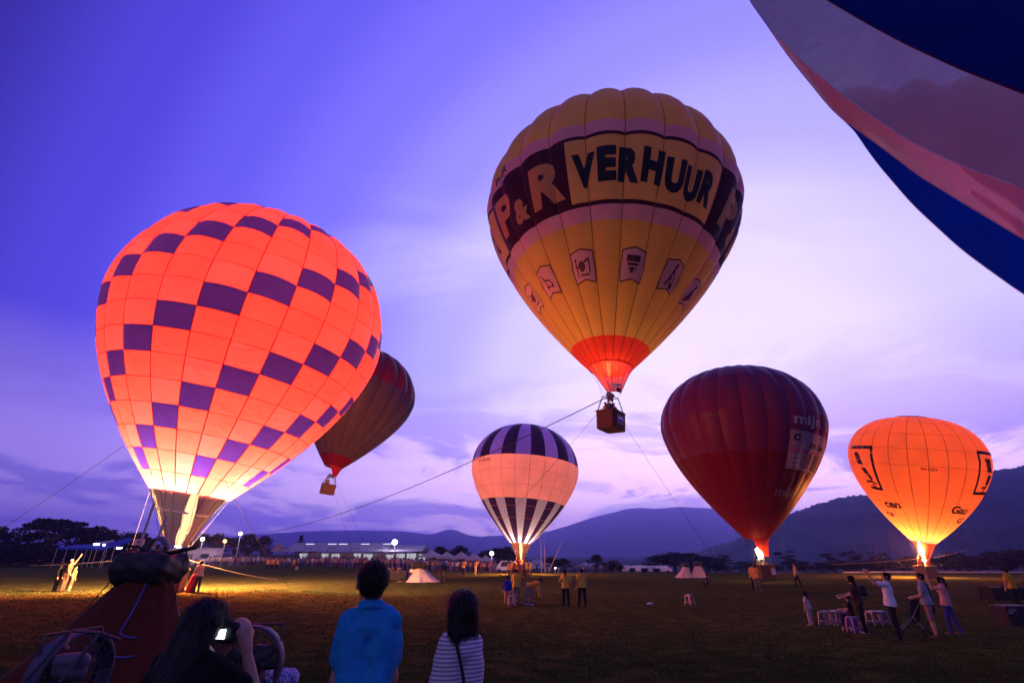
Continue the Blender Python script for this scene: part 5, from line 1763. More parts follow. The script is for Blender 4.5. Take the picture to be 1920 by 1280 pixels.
    if hair == 'short':
        b.cone(hc - hf * H(0.020) - hd * H(0.002), hc - hf * H(0.022) - hd * H(0.022), H(0.043), H(0.032))
        b.ell = [(hc + hf * H(0.066) - hd * H(0.030), (H(0.052), H(0.060), H(0.064)))]
        b.cut = [(tuple(-hd), float(-(hc - hd * H(0.040)) @ hd))]
    elif hair == 'bob':
        for s_ in (-1, 0, 1):
            b.cone(hc - hf * H(0.016 - 0.012 * abs(s_)) + hx * s_ * H(0.026), hc - hf * H(0.014) - hd * H(0.072) + hx * s_ * H(0.033), H(0.040), H(0.034))
        b.ell = [(hc + hf * H(0.072) - hd * H(0.035), (H(0.052), H(0.062), H(0.075)))]
        b.cut = [(tuple(-hd), float(-(hc - hd * H(0.098)) @ hd))]
    elif hair in ('long', 'ponytail'):
        if hair == 'long':
            for s_ in (-1, 0, 1):
                b.cone(hc - hf * H(0.014) + hx * s_ * H(0.024), hc - hf * H(0.045) - hd * H(0.17) + hx * s_ * H(0.03), H(0.044), H(0.036))
        else:
            b.cone(hc - hf * H(0.050) + hd * H(0.012), hc - hf * H(0.075) - hd * H(0.05), H(0.018), H(0.020)); b.cone(hc - hf * H(0.075) - hd * H(0.05), hc - hf * H(0.060) - hd * H(0.15), H(0.020), H(0.008))
        b.ell = [(hc + hf * H(0.068) - hd * H(0.030), (H(0.052), H(0.060), H(0.066)))]
    if hat is None or hair != 'none':
        b.mesh('hair', res, 0.012, HAIR, r_)
    if hat is not None:
        m = MB(); Mh = np.stack([hx, hf, hd], 1)
        m.lathe([(H(0.001), H(0.075)), (H(0.035), H(0.07)), (H(0.056), H(0.045)), (H(0.060), H(0.022)), (H(0.060), H(0.018))], hc, 14, Mh)
        m.add([hc + Mh @ np.array(p) * h for p in ((-0.045, 0.03, 0.022), (0.045, 0.03, 0.022), (0.035, 0.11, 0.016), (-0.035, 0.11, 0.016))], [(0, 1, 2, 3)])
        m.build('cap', cloth(hat), r_, True)
    r_['h_'] = 1
    del r_['h_']
    info = dict(root=r_, hip=hip, t=t, arms=arms, hc=hc, hf=hf, hd=hd, hx=hx, S0=S0, sh=shx)
    return info


def gpx(px, py):
    p = gpt(px, py)
    return p


def face_to(p, q):
    """angle about z so that +y local points from p to q"""
    d = np.array(q) - np.array(p)
    return math.atan2(-d[0], d[1])


def strands(info, n, length, seed):
    """loose hairs lying over the cap of hair"""
    rr = np.random.default_rng(seed)
    ho = [c for c in info['root'].children if c.name.startswith('hair')][0]
    co = np.empty(len(ho.data.vertices) * 3); ho.data.vertices.foreach_get('co', co); co = co.reshape(-1, 3)
    no = np.empty(len(ho.data.vertices) * 3); ho.data.vertices.foreach_get('normal', no); no = no.reshape(-1, 3)
    V = []; Fq = []
    for i in rr.integers(0, len(co), n):
        p, nn = co[i], no[i]
        d = -info['hd'] + 0.35 * rr.standard_normal(3); d = d - nn * (d @ nn); d = unit(d)
        s = unit(np.cross(d, nn)) * 0.0011
        L_ = length * rr.uniform(0.5, 1.3); k = len(V)
        a, b, c = p + nn * 0.001, p + d * L_ * 0.5 + nn * (0.004 + 0.003 * rr.random()), p + d * L_ + nn * rr.uniform(0.0, 0.010)
        V += [a - s, a + s, b - s, b + s, c]
        Fq += [(k, k + 1, k + 3, k + 2), (k + 2, k + 3, k + 4)]
    tag(obj('hair_strands', V, Fq, pmat('hair_strand', (0.014, 0.010, 0.010), 0.5, spec=0.3), ho), kind='stuff')


# ---- foreground: man in blue polo, woman in striped tee, photographer
POLO = pmat('blue_polo_cotton', (0.018, 0.24, 0.48), 0.85, 0.12, 3, 0.1, 0.9, 7)
mp = onground(at(706, 1045, 3.25)[0], 3.25)
M1 = person('man in blue polo shirt seen from behind, arms folded', mp, R(14), 1.72, trousers=(0.03, 0.03, 0.05), hair='short', shirt_mat=POLO, res=0.009, fat=0.80, shw=0.076,
            armL=((-0.06, 0.22, -1.0), (0.45, 0.85, 0.05)), armR=((0.06, 0.22, -1.0), (-0.45, 0.85, 0.12)), head=(-0.06, -0.08, 0.25), fingers=True, lean=R(2))
o_ = M1['root']
cb = Blob(); nk = M1['S0'] + M1['t'] * 0.034 * 1.72
for k in range(16):
    a0, a1 = 6.283 * k / 16, 6.283 * (k + 1) / 16
    cb.cone(nk + np.array([0.066 * math.cos(a0), 0.058 * math.sin(a0), 0.012 - 0.02 * math.sin(a0)]), nk + np.array([0.066 * math.cos(a1), 0.058 * math.sin(a1), 0.012 - 0.02 * math.sin(a1)]), 0.013, 0.013)
    cb.cone(nk + np.array([0.075 * math.cos(a0), 0.066 * math.sin(a0), -0.012 - 0.02 * math.sin(a0)]), nk + np.array([0.075 * math.cos(a1), 0.066 * math.sin(a1), -0.012 - 0.02 * math.sin(a1)]), 0.012, 0.012)
cb.mesh('collar', 0.007, 0.012, POLO, o_)
# the black camera he holds against his arm
el = M1['arms'][0][1]
kc = thing('camera', 'small black camera held at the left elbow of the man in blue', 'camera', np.array(o_.matrix_basis @ Vector(el)) if False else (0, 0, 0))
ca, sa = math.cos(R(14)), math.sin(R(14))
lw_ = np.array([[ca, -sa, 0], [sa, ca, 0], [0, 0, 1]])
kc.location = tuple(mp + lw_ @ (el + np.array([-0.045, 0.05, -0.10])))
MB().box((0, 0, 0), (0.05, 0.11, 0.075)).build('body', M_BLACK, kc)
MB().tube([(-0.025, 0, 0), (-0.075, 0.0, 0)], [0.03, 0.028], 12).build('lens', M_BLACK, kc)

stripes = bpy.data.materials.new('striped_cotton')
stripes.use_nodes = True
t_ = stripes.node_tree
b_ = t_.nodes['Principled BSDF']; b_.inputs['Roughness'].default_value = 0.9
w_n = t_.nodes.new('ShaderNodeTexWave'); w_n.bands_direction = 'Z'; w_n.inputs['Scale'].default_value = 15; w_n.inputs['Distortion'].default_value = 0.25; w_n.inputs['Detail'].default_value = 1
tcn = t_.nodes.new('ShaderNodeTexCoord'); t_.links.new(tcn.outputs['Object'], w_n.inputs['Vector'])
cr_ = t_.nodes.new('ShaderNodeValToRGB'); cr_.color_ramp.elements[0].position = 0.30; cr_.color_ramp.elements[1].position = 0.42
cr_.color_ramp.elements[0].color = (0.24, 0.20, 0.30, 1); cr_.color_ramp.elements[1].color = (0.62, 0.56, 0.60, 1)
t_.links.new(w_n.outputs['Fac'], cr_.inputs[0]); t_.links.new(cr_.outputs[0], b_.inputs['Base Color'])
wp = onground(at(868, 1095, 3.4)[0], 3.4)
M2 = person('woman in striped tee with bobbed black hair seen from behind', wp, R(30), 1.55, shw=0.062, fat=0.70, trousers=(0.02, 0.02, 0.03), hair='bob', shirt_mat=stripes, res=0.009, woman=True,
            armL=((-0.14, 0.05, -1.0), (0.10, 0.65, -0.6)), armR=((0.03, 0.1, -1.0), (0.05, 0.3, -1.0)), head=(-0.08, 0.05, 0.25), fingers=True, lean=R(1))
bag = thing('shoulder_bag', 'black shoulder bag with thin strap on the woman in stripes', 'bag', M2['root'].location, R(30))
hh = 1.55
s0 = M2['S0']
path = [s0 + np.array([-0.095, 0.085, -0.10]), s0 + np.array([-0.085, 0.055, 0.035]), s0 + np.array([-0.075, -0.02, 0.062]), s0 + np.array([-0.060, -0.085, 0.0]), s0 + np.array([-0.040, -0.125, -0.12]), s0 + np.array([0.0, -0.138, -0.30]), s0 + np.array([0.03, -0.15, -0.42])]
MB().tube(interp_curve(path, 24), 0.010, 6).build('strap', M_BLACK, bag)
bb = Blob(); bb.cone(s0 + [-0.03, -0.165, -0.47], s0 + [0.06, -0.165, -0.47], 0.06, 0.06); bb.cone(s0 + [-0.05, -0.165, -0.60], s0 + [0.08, -0.165, -0.60], 0.07, 0.07)
bb.mesh('pouch', 0.012, 0.03, M_BLACK, bag)

php = onground(at(352, 1133, 2.75)[0], 2.75)
PX = person('photographer with long black hair in black tee raising a camera', php, R(-8), 1.56, shirt=(0.006, 0.006, 0.007), trousers=(0.01, 0.01, 0.012), hair='long', res=0.009, woman=True, fingers=True, grip=0.55,
            ik={0: ((0.0, 0.17, -0.09), (-0.5, 0.2, -1)), 1: ((0.130, 0.19, -0.085), (0.45, 0.3, -1))}, head=(0.16, 0.05, -0.30), lean=R(14), palmL=(0.5, 0.3, 0.8), palmR=(-0.9, 0.35, 0.1), fat=1.05)
ca, sa = math.cos(R(-8)), math.sin(R(-8))
lw_ = np.array([[ca, -sa, 0], [sa, ca, 0], [0, 0, 1]])
tips = [PX['arms'][i][2] + PX['arms'][i][4] * 0.075 for i in (0, 1)]
cc = PX['arms'][1][2] + PX['arms'][1][4] * 0.06 + np.array([-0.082, -0.035, 0.015])
kc = thing('camera', 'black camera with bright screen held up by the photographer', 'camera', php + lw_ @ cc, R(-6))
cb = Blob(); cb.cone((-0.045, 0, -0.02), (0.045, 0, -0.02), 0.03, 0.03); cb.cone((-0.045, 0, 0.02), (0.045, 0, 0.02), 0.03, 0.03); cb.cone((0, 0.0, 0.03), (0, 0.0, 0.055), 0.022, 0.018)
cb.mesh('body', 0.006, 0.012, M_BLACK, kc)
MB().lathe([(0.0, 0.0), (0.036, 0.0), (0.038, 0.05), (0.036, 0.085), (0.03, 0.085), (0.0, 0.07)], (0, 0.02, 0), 16, np.array([[1, 0, 0], [0, 0, 1], [0, -1, 0]])).build('lens', M_BLACK, kc, True)
MB().box((-0.006, -0.040, -0.004), (0.060, 0.008, 0.044)).build('screen', emat('camera_screen', (0.75, 0.85, 1.0), 3.5), kc)
MB().tube([(0.06, 0, 0.02), (0.075, -0.03, -0.10), (0.05, -0.06, -0.22), (0.0, -0.05, -0.26)], 0.006, 5).build('strap', M_BLACK, kc)
lg_ = Blob(); S0p = PX['S0']
o2 = MB()
bkp = S0p + np.array([-0.02, -0.118, -0.17])
o2.lathe([(0.001, 0.0), (0.035, 0.0), (0.036, -0.004)], bkp, 14, np.array([[1, 0, 0], [0, 0.25, 1.0], [0, 1.0, -0.25]]) * np.array([1, 1, 1]))
o2.build('shirt_emblem', pmat('faded_pink_print', (0.24, 0.07, 0.12), 0.9), PX['root'])

strands(M1, 2200, 0.035, 1)
strands(M2, 2400, 0.07, 2)
strands(PX, 2600, 0.10, 3)
# ---- people on the field
YEL = (0.62, 0.36, 0.05); BLK = (0.012, 0.012, 0.014); SKY = (0.55, 0.55, 0.62)
GW = 'crew in yellow shirts'


def pp(px, py, h, label, face, dY=0.0, **k):
    return person(label, gpt(px, py) if not dY else onground(at(px, py, dY)[0], dY), face, h, **k)


HIPS = dict(armL=((-0.55, -0.25, -0.8), (0.6, 0.45, -0.6)), armR=((0.55, -0.25, -0.8), (-0.6, 0.45, -0.6)))
pp(1062, 1137, 1.66, 'woman with ponytail in yellow tee and black trousers, hands on hips', R(-12), shirt=YEL, trousers=BLK, hair='ponytail', woman=True, res=0.014, head=(-0.25, 0.05, -0.1), **HIPS)
pp(1093, 1137, 1.70, 'man in yellow tee and black trousers beside the ponytailed woman', R(2), shirt=YEL, trousers=BLK, res=0.014, head=(-0.3, 0.03, 0.1), legL=((-0.14, 0.02, -1), (-0.08, -0.03, -1)), legR=((0.08, 0.02, -1), (0.05, -0.03, -1)))
pp(968, 1133, 1.62, 'man in yellow tee and grey trousers behind white stools', R(-5), shirt=YEL, trousers=(0.14, 0.12, 0.14), res=0.014, head=(0.1, 0, 0))
pp(992, 1134, 1.66, 'worker in orange yellow tee bending forward to the right', R(-80), shirt=(0.66, 0.28, 0.04), trousers=(0.12, 0.10, 0.18), res=0.014, lean=R(72), head=(0.5, 0, 0), shoes=(0.5, 0.48, 0.55),
   armL=((-0.1, 0.3, -1), (0, 0.2, -1)), armR=((0.1, 0.35, -1), (0, 0.25, -1)), legL=((-0.1, -0.25, -1), (-0.05, -0.1, -1)), legR=((0.1, 0.28, -1), (0.05, -0.15, -1)))
pp(951, 1134, 1.32, 'child in blue jacket next to the stools, left of yellow tee man', R(0), shirt=(0.02, 0.02, 0.30), trousers=(0.45, 0.22, 0.16), sleeve='long', res=0.014, legs='short')
# right hand group
pp(1522, 1172, 1.06, 'small child with long hair in pale clothes standing alone', R(35), shirt=(0.50, 0.34, 0.38), trousers=(0.40, 0.28, 0.32), hair='long', woman=True, res=0.012, shoes=(0.6, 0.4, 0.36))
STOOLP = []
pp(1624, 1187, 1.62, 'woman in black with backpack standing among the stools', R(62), shirt=(0.05, 0.025, 0.03), trousers=BLK, hair='long', woman=True, res=0.012, lean=R(6), head=(-0.1, 0, 0.0), armL=((-0.2, 0.5, -0.8), (0.2, 0.8, -0.3)), armR=((0.2, 0.5, -0.8), (-0.1, 0.9, -0.2)), shoes=(0.4, 0.25, 0.22))
bp_ = thing('backpack', 'dark backpack on the woman in black', 'backpack', onground(gpt(1624, 1187)[0], gpt(1624, 1187)[1]), R(62))
bq = Blob(); bq.cone((-0.06, -0.21, 1.12), (0.06, -0.21, 1.12), 0.10, 0.10); bq.cone((-0.07, -0.20, 1.27), (0.07, -0.20, 1.27), 0.09, 0.09)
bq.mesh('pack', 0.015, 0.04, pmat('navy_nylon', (0.012, 0.012, 0.03), 0.7), bp_)
for s_ in (-1, 1):
    MB().tube([(s_ * 0.09, -0.13, 1.36), (s_ * 0.09, 0.0, 1.40), (s_ * 0.09, 0.12, 1.30), (s_ * 0.1, 0.05, 1.08)], 0.014, 5).build('strap', M_BLACK, bp_)
pp(1604, 1184, 1.18, 'dark haired boy in black seated on a stool beside her', R(60), shirt=(0.02, 0.015, 0.02), trousers=(0.05, 0.03, 0.08), res=0.012, seat=0.40, legL=((-0.1, 1, -0.05), (0, 0.05, -1)), legR=((0.12, 1, -0.05), (0, 0.05, -1)), armL=((-0.1, 0.4, -0.9), (0.2, 0.9, -0.1)), armR=((0.1, 0.4, -0.9), (-0.2, 0.9, -0.1)))
UP = dict(armL=((-0.12, 0.95, 0.10), (0.12, 0.30, 1.0)), armR=((0.12, 0.95, 0.15), (-0.12, 0.35, 0.95)))
WM = pp(1688, 1200, 1.72, 'man in white tee raising both arms with a small camera', R(58), shirt=(0.62, 0.58, 0.64), trousers=BLK, res=0.011, head=(-0.35, 0, 0), lean=R(-4), fingers=True, grip=0.7, **UP)
ca, sa = math.cos(R(58)), math.sin(R(58)); lw_ = np.array([[ca, -sa, 0], [sa, ca, 0], [0, 0, 1]])
q = (WM['arms'][0][2] + WM['arms'][1][2]) / 2 + np.array([0, 0.05, 0.09])
kc = thing('camera', 'small camera held high by the man in white tee', 'camera', np.array(WM['root'].location) + lw_ @ q, R(58))
MB().box((0, 0, 0), (0.13, 0.035, 0.075)).build('body', M_BLACK, kc); MB().tube([(0, 0.015, 0), (0, 0.06, 0)], 0.028, 10).build('lens', M_BLACK, kc)
pp(1757, 1194, 1.70, 'man in grey tee and shorts with a dark strap across his back', R(50), shirt=(0.24, 0.24, 0.32), trousers=(0.22, 0.14, 0.16), legs='short', res=0.012, head=(-0.25, 0, 0), shoes=(0.12, 0.05, 0.04), armL=((-0.15, 0.2, -1), (0.3, 0.7, -0.2)), armR=((0.2, 0.15, -1), (-0.3, 0.7, -0.2)))
sb = thing('cross_bag', 'dark bag slung across the man in grey tee', 'bag', gpt(1757, 1194), R(50))
MB().tube([(-0.13, 0.11, 1.30), (-0.13, 0.0, 1.44), (-0.08, -0.12, 1.36), (0.05, -0.15, 1.12), (0.17, -0.10, 0.93)], 0.018, 5).build('strap', M_BLACK, sb)
bq = Blob(); bq.cone((0.19, -0.08, 0.80), (0.19, 0.04, 0.80), 0.07, 0.07); bq.cone((0.20, -0.08, 0.70), (0.20, 0.04, 0.70), 0.07, 0.07); bq.mesh('pouch', 0.015, 0.03, M_BLACK, sb)
WW = pp(1792, 1188, 1.60, 'woman in pink vest and blue jeans raising a camera', R(52), shirt=(0.46, 0.22, 0.24), trousers=(0.03, 0.035, 0.20), hair='ponytail', woman=True, sleeve='cap', res=0.012, lean=R(-2), head=(-0.2, 0, 0), legL=((-0.1, 0.22, -1), (-0.03, 0.02, -1)), legR=((0.1, -0.18, -1), (0.03, -0.2, -1)), armL=((-0.15, 0.9, -0.15), (0.2, 0.15, 1)), armR=((0.15, 0.9, -0.1), (-0.2, 0.15, 1)), shoes=(0.2, 0.08, 0.06))
ca, sa = math.cos(R(52)), math.sin(R(52)); lw_ = np.array([[ca, -sa, 0], [sa, ca, 0], [0, 0, 1]])
q = (WW['arms'][0][2] + WW['arms'][1][2]) / 2 + np.array([0, 0.06, 0.08])
kc = thing('camera', 'camera held to the face of the woman in pink vest', 'camera', np.array(WW['root'].location) + lw_ @ q, R(52))
MB().box((0, 0, 0), (0.14, 0.05, 0.09)).build('body', M_BLACK, kc); MB().tube([(0, 0.02, 0), (0, 0.10, 0)], 0.034, 10).build('lens', M_BLACK, kc)
pp(1903, 1118, 1.72, 'person in yellow shirt at the right picture edge', R(10), dY=26, shirt=(0.55, 0.26, 0.02), trousers=BLK, res=0.02)
# walkers near the crimson basket
pp(1417, 1106, 1.70, 'helper in yellow top left of the crimson basket', R(-40), shirt=(0.40, 0.22, 0.06), trousers=BLK, res=0.022, group=GW)
pp(1424, 1109, 1.68, 'helper in orange top in front of the crimson basket', R(-30), shirt=(0.55, 0.25, 0.06), trousers=(0.12, 0.08, 0.08), res=0.022, group=GW)
pp(1497, 1098, 1.70, 'helper in yellow striding away right of the crimson basket', R(70), shirt=(0.60, 0.33, 0.06), trousers=BLK, res=0.022, group=GW, legL=((-0.08, 0.35, -1), (0, 0.0, -1)), legR=((0.08, -0.3, -1), (0, -0.35, -1)))
# crew round the striped basket
for i, (px, py, hgt, c, lab) in enumerate(((954, 1083, 1.65, (0.5, 0.16, 0.08), 'crew member in red left of the striped basket'), (962, 1082, 1.7, (0.62, 0.3, 0.06), 'crew member in amber close to the striped basket'), (971, 1084, 1.6, (0.3, 0.1, 0.08), 'crew member in dark red before the striped basket'),
                                           (983, 1083, 1.66, (0.25, 0.2, 0.2), 'crew member in grey right of the striped basket'), (996, 1084, 1.7, (0.66, 0.45, 0.06), 'crew member in bright yellow right of the striped basket'), (988, 1082, 1.62, (0.5, 0.3, 0.08), 'crew member in ochre behind the bright yellow one'))):
    pp(px, py, hgt, lab, R(-60 + 40 * i), shirt=c, trousers=(0.10, 0.05, 0.05), res=0.024, group='crew round the striped basket')
pp(868, 1078, 1.66, 'person with hands to the face on the lit strip, left one', R(-60), shirt=(0.5, 0.3, 0.1), trousers=BLK, res=0.024, armL=((-0.2, 0.6, -0.6), (0.3, 0.3, 1)), armR=((0.2, 0.6, -0.6), (-0.3, 0.3, 1)))
pp(891, 1078, 1.66, 'person with hands to the face on the lit strip, right one', R(-70), shirt=(0.5, 0.22, 0.1), trousers=(0.4, 0.3, 0.15), res=0.024, armL=((-0.2, 0.6, -0.6), (0.3, 0.3, 1)), armR=((0.2, 0.6, -0.6), (-0.3, 0.3, 1)))
# four in orange yellow shirts far left of the blue shirt
for i, px in enumerate((500, 509, 518, 549)):
    pp(px, 1068, 1.68, ['leftmost of four far helpers in orange shirts', 'second of four far helpers in orange shirts', 'third of four far helpers in orange shirts', 'helper in orange shirt apart on the right of the four'][i], R(20 - 25 * i), shirt=(0.66, 0.30, 0.05), trousers=BLK, res=0.024, group='far helpers in orange shirts')
# lit figures under the orange balloon
pp(115, 1108, 1.78, 'firelit man with one arm raised left of the orange basket', R(-75), shirt=(0.18, 0.09, 0.05), trousers=(0.13, 0.07, 0.045), res=0.016, lean=R(6), head=(-0.3, 0, 0), armL=((-0.2, 0.5, 0.9), (-0.05, 0.35, 1)), armR=((0.2, 0.3, -1), (0, 0.6, -0.8)), hat=(0.5, 0.35, 0.2))
pp(128, 1109, 1.42, 'firelit boy beside the man with raised arm', R(-70), shirt=(0.20, 0.11, 0.05), trousers=(0.14, 0.08, 0.05), res=0.016, legs='short', head=(-0.25, 0, 0))
pp(101, 1108, 1.60, 'figure in black shadowed behind the firelit man', R(-75), shirt=BLK, trousers=BLK, res=0.018, sleeve='long')
RB = pp(367, 1110, 1.66, 'man in pale shirt and cap pushing a red barrel', R(60), shirt=(0.40, 0.30, 0.18), trousers=(0.05, 0.04, 0.03), res=0.016, hat=(0.5, 0.3, 0.2), lean=R(12), armL=((-0.1, 0.5, -0.8), (0.1, 0.6, -0.8)), armR=((0.1, 0.5, -0.8), (-0.1, 0.6, -0.8)))
p_ = gpt(355, 1110)
rb = thing('red_barrel', 'tall red barrel bag leaning beside the man in cap', 'barrel', p_, R(20))
MB().lathe([(0.001, 0.0), (0.20, 0.0), (0.235, 0.05), (0.24, 0.45), (0.22, 0.86), (0.17, 0.95), (0.001, 0.96)], (0, 0, 0), 16, np.array([[1, 0, 0.18], [0, 1, 0], [0, 0, 1]])).build('shell', pmat('red_vinyl', (0.55, 0.02, 0.03), 0.5), rb, True)
MB().tube([(0.10, -0.12, 0.93), (0.17, -0.14, 1.02), (0.25, -0.12, 0.93)], 0.014, 5).build('handle', M_BLACK, rb)
for i, (px, py, hgt, c) in enumerate(((10, 1056, 1.7, (0.4, 0.3, 0.3)), (19, 1058, 1.66, (0.5, 0.32, 0.3)), (29, 1059, 1.7, (0.6, 0.36, 0.12)), (44, 1057, 1.68, (0.4, 0.2, 0.16)), (60, 1054, 1.72, (0.5, 0.28, 0.14)), (72, 1061, 1.66, (0.45, 0.2, 0.12)), (84, 1058, 1.68, (0.4, 0.22, 0.18)), (103, 1055, 1.72, (0.6, 0.34, 0.14)), (116, 1056, 1.7, (0.5, 0.3, 0.22)), (144, 1060, 1.72, (0.55, 0.34, 0.2)), (168, 1048, 1.66, (0.4, 0.2, 0.15)), (190, 1048, 1.7, (0.42, 0.16, 0.14)), (213, 1048, 1.7, (0.4, 0.14, 0.1)))):
    pp(px, py, hgt, ['far spectator nearest the left picture edge', 'far spectator second from the left edge', 'far spectator in yellow third from the left edge', 'far spectator in rust fourth from the left edge', 'far spectator in ochre fifth from the left edge', 'far spectator in red brown sixth from left edge', 'far spectator in dull rose left of the firelit man', 'far spectator in amber behind the firelit man', 'far spectator in buff behind the raised arm', 'far spectator in dark trousers right of the firelit boy', 'far spectator in rust under the blue canopy', 'far spectator in red under the canopy lamps', 'far spectator in dark red left of the black cover'][i], R(random.uniform(-60, -100)), shirt=c, trousers=BLK if i % 2 else (0.3, 0.2, 0.16), res=0.024, group='far spectators on the left')
# people in the baskets
def riders(X, root, spots, labs, hgt, grp, floor=0.28):
    o = np.array(root.location)
    for (x, y, f), lab in zip(spots, labs):
        person(lab, o + X((x, y, floor)), R(f), hgt, shirt=random.choice(((0.3, 0.05, 0.05), (0.05, 0.05, 0.08), (0.3, 0.2, 0.12), (0.5, 0.2, 0.1))), trousers=BLK, res=0.026, group=grp, hair='short')
riders(X2, BALLOON['verhuur'], ((-0.6, -0.25, 150), (-0.2, 0.2, 120), (0.25, -0.2, 200), (0.6, 0.25, 240)), ('leftmost rider in the highest basket', 'second rider in the highest basket', 'third rider in the highest basket', 'rightmost rider in the highest basket'), 1.62, 'riders in the highest basket')
riders(X4, BALLOON['amber'], ((-0.6, -0.2, 120), (-0.2, 0.2, 160), (0.2, -0.25, 180), (0.6, 0.2, 210)), ('leftmost firelit rider in the amber basket', 'second firelit rider in the amber basket', 'third firelit rider in the amber basket', 'rightmost firelit rider in the amber basket'), 1.68, 'riders in the amber basket')
riders(X3, BALLOON['crimson'], ((-0.4, 0, 180), (0.35, 0.1, 200)), ('left rider in the crimson basket', 'right rider in the crimson basket'), 1.66, 'riders in the crimson basket')
riders(X6, BALLOON['maroon'], ((-0.1, 0, 180),), ('lone rider in the small high basket behind the orange balloon',), 1.66, None)
riders(X5, BALLOON['striped'], ((-0.3, 0, 180), (0.3, 0.1, 160)), ('left rider in the striped balloon basket', 'right rider in the striped balloon basket'), 1.68, 'riders in the striped basket')
riders(X1, BALLOON['orange'], ((0.3, 0.1, 180),), ('rider in the orange balloon basket behind the black cover',), 1.7, None)

# ------------------------------------------------------------------ stools, stroller, tables on the right
def stool(p, label, col, turn=0.0, group='plastic stools on the grass'):
    m = pmat('plastic_%.2f' % col[2], col, 0.45, 0.05, 4)
    r_ = thing('plastic_stool', label, 'stool', p, turn, group)
    sm = MB(); sm.box((0, 0, 0.435), (0.27, 0.27, 0.03)); sm.box((0, 0, 0.41), (0.29, 0.29, 0.025), None, 0.96)
    st = sm.build('seat', m, r_)
    for x in (-1, 1):
        for y in (-1, 1):
            v = []
            for z, w, o in ((0.0, 0.045, 0.165), (0.40, 0.075, 0.12)):
                v += [(x * (o + w / 2), y * (o + w / 2), z), (x * (o - w / 2), y * (o + w / 2), z), (x * (o - w / 2), y * (o - w / 2) + 0, z), (x * (o + w / 2), y * (o - w / 2), z)]
            f = [(0, 1, 2, 3), (4, 5, 6, 7), (0, 1, 5, 4), (1, 2, 6, 5), (2, 3, 7, 6), (3, 0, 4, 7)]
            obj('leg', v, f, m, r_)
    for x, y, sx, sy in ((0, -0.148, 0.26, 0.018), (0, 0.148, 0.26, 0.018), (-0.148, 0, 0.018, 0.26), (0.148, 0, 0.018, 0.26)):
        MB().box((x, y, 0.13), (sx, sy, 0.04)).build('stretcher', m, r_)
    return r_


PK = (0.22, 0.14, 0.21)
stool(gpt(1551, 1172), 'pale plastic stool second from the small child', PK, 0.3)
stool(gpt(1572, 1171), 'pale plastic stool third from the small child', PK, 0.2)
stool(gpt(1591, 1168), 'pale plastic stool behind the front one', PK, 0.5)
stool(gpt(1598, 1183), 'nearest pale plastic stool, in front of the seated boy', PK, 0.25)
stool(gpt(1641, 1172), 'pale plastic stool between woman in black and man in white', PK, 0.2)
stool(gpt(1657, 1172), 'pale plastic stool behind the man in white tee', PK, 0.1)
stool(gpt(1606, 1186) + np.array([0, 0, 0]), 'stool under the seated boy', (0.14, 0.08, 0.30), 0.1)
stool(gpt(1294, 1133), 'lone plastic stool standing on the open grass', PK, 0.6)
stool(gpt(959, 1134), 'pink stool beside the child in blue jacket', (0.45, 0.28, 0.36), 0.2)
stool(gpt(966, 1131), 'pink stool behind the yellow tee man', (0.45, 0.28, 0.36), 0.0)
stool(gpt(556, 1068), 'tiny stool next to the far helper apart', (0.4, 0.25, 0.25), 0.0)
p_ = gpt(1219, 1133)
bt = Blob(); bt.cone((-0.12, 0, 0.04), (0.1, 0.02, 0.05), 0.05, 0.045); bt.cone((0, 0, 0.06), (0.05, 0.03, 0.08), 0.04, 0.03)
o_ = bt.mesh('plastic_bag', 0.012, 0.02, pmat('white_plastic', (0.6, 0.55, 0.6), 0.5), None)
o_.location = tuple(p_); tag(o_, 'small white bag lying alone on the grass', 'bag')

st = thing('stroller', 'dark folded baby stroller between the two standing men', 'stroller', gpt(1716, 1191), R(60))
M_DKF = pmat('dark_canvas', (0.02, 0.015, 0.025), 0.9, 0.3, 10)
sm = Blob(); sm.cone((-0.16, -0.10, 0.45), (0.16, -0.10, 0.45), 0.05, 0.05); sm.cone((-0.15, -0.22, 0.85), (0.15, -0.22, 0.85), 0.05, 0.05); sm.cone((0, -0.10, 0.45), (0, -0.22, 0.85), 0.12, 0.12)
sm.mesh('seat', 0.018, 0.05, M_DKF, st)
sm = Blob()
for k in range(6):
    a = R(10 + 25 * k); sm.cone((-0.17, -0.20 + 0.24 * math.cos(a), 0.80 + 0.22 * math.sin(a)), (0.17, -0.20 + 0.24 * math.cos(a), 0.80 + 0.22 * math.sin(a)), 0.03, 0.03)
sm.mesh('hood', 0.018, 0.05, pmat('maroon_canvas', (0.06, 0.015, 0.02), 0.9), st)
for x in (-0.2, 0.2):
    MB().tube([(x, 0.35, 0.10), (x, -0.05, 0.5), (x, -0.38, 1.0), (x, -0.48, 1.02)], 0.014, 6).build('frame', M_STEEL, st)
    MB().tube([(x, -0.30, 0.10), (x, -0.05, 0.5)], 0.014, 6).build('frame', M_STEEL, st)
    for y in (0.35, -0.30):
        MB().lathe([(0.05, -0.02), (0.09, -0.02), (0.10, 0), (0.09, 0.02), (0.05, 0.02)], (x, y, 0.10), 14, np.array([[0, 0, 1], [1, 0, 0], [0, 1, 0]]), True).build('wheel', M_BLACK, st)
MB().tube([(-0.2, -0.48, 1.02), (0.2, -0.48, 1.02)], 0.016, 6).build('handle', M_BLACK, st)

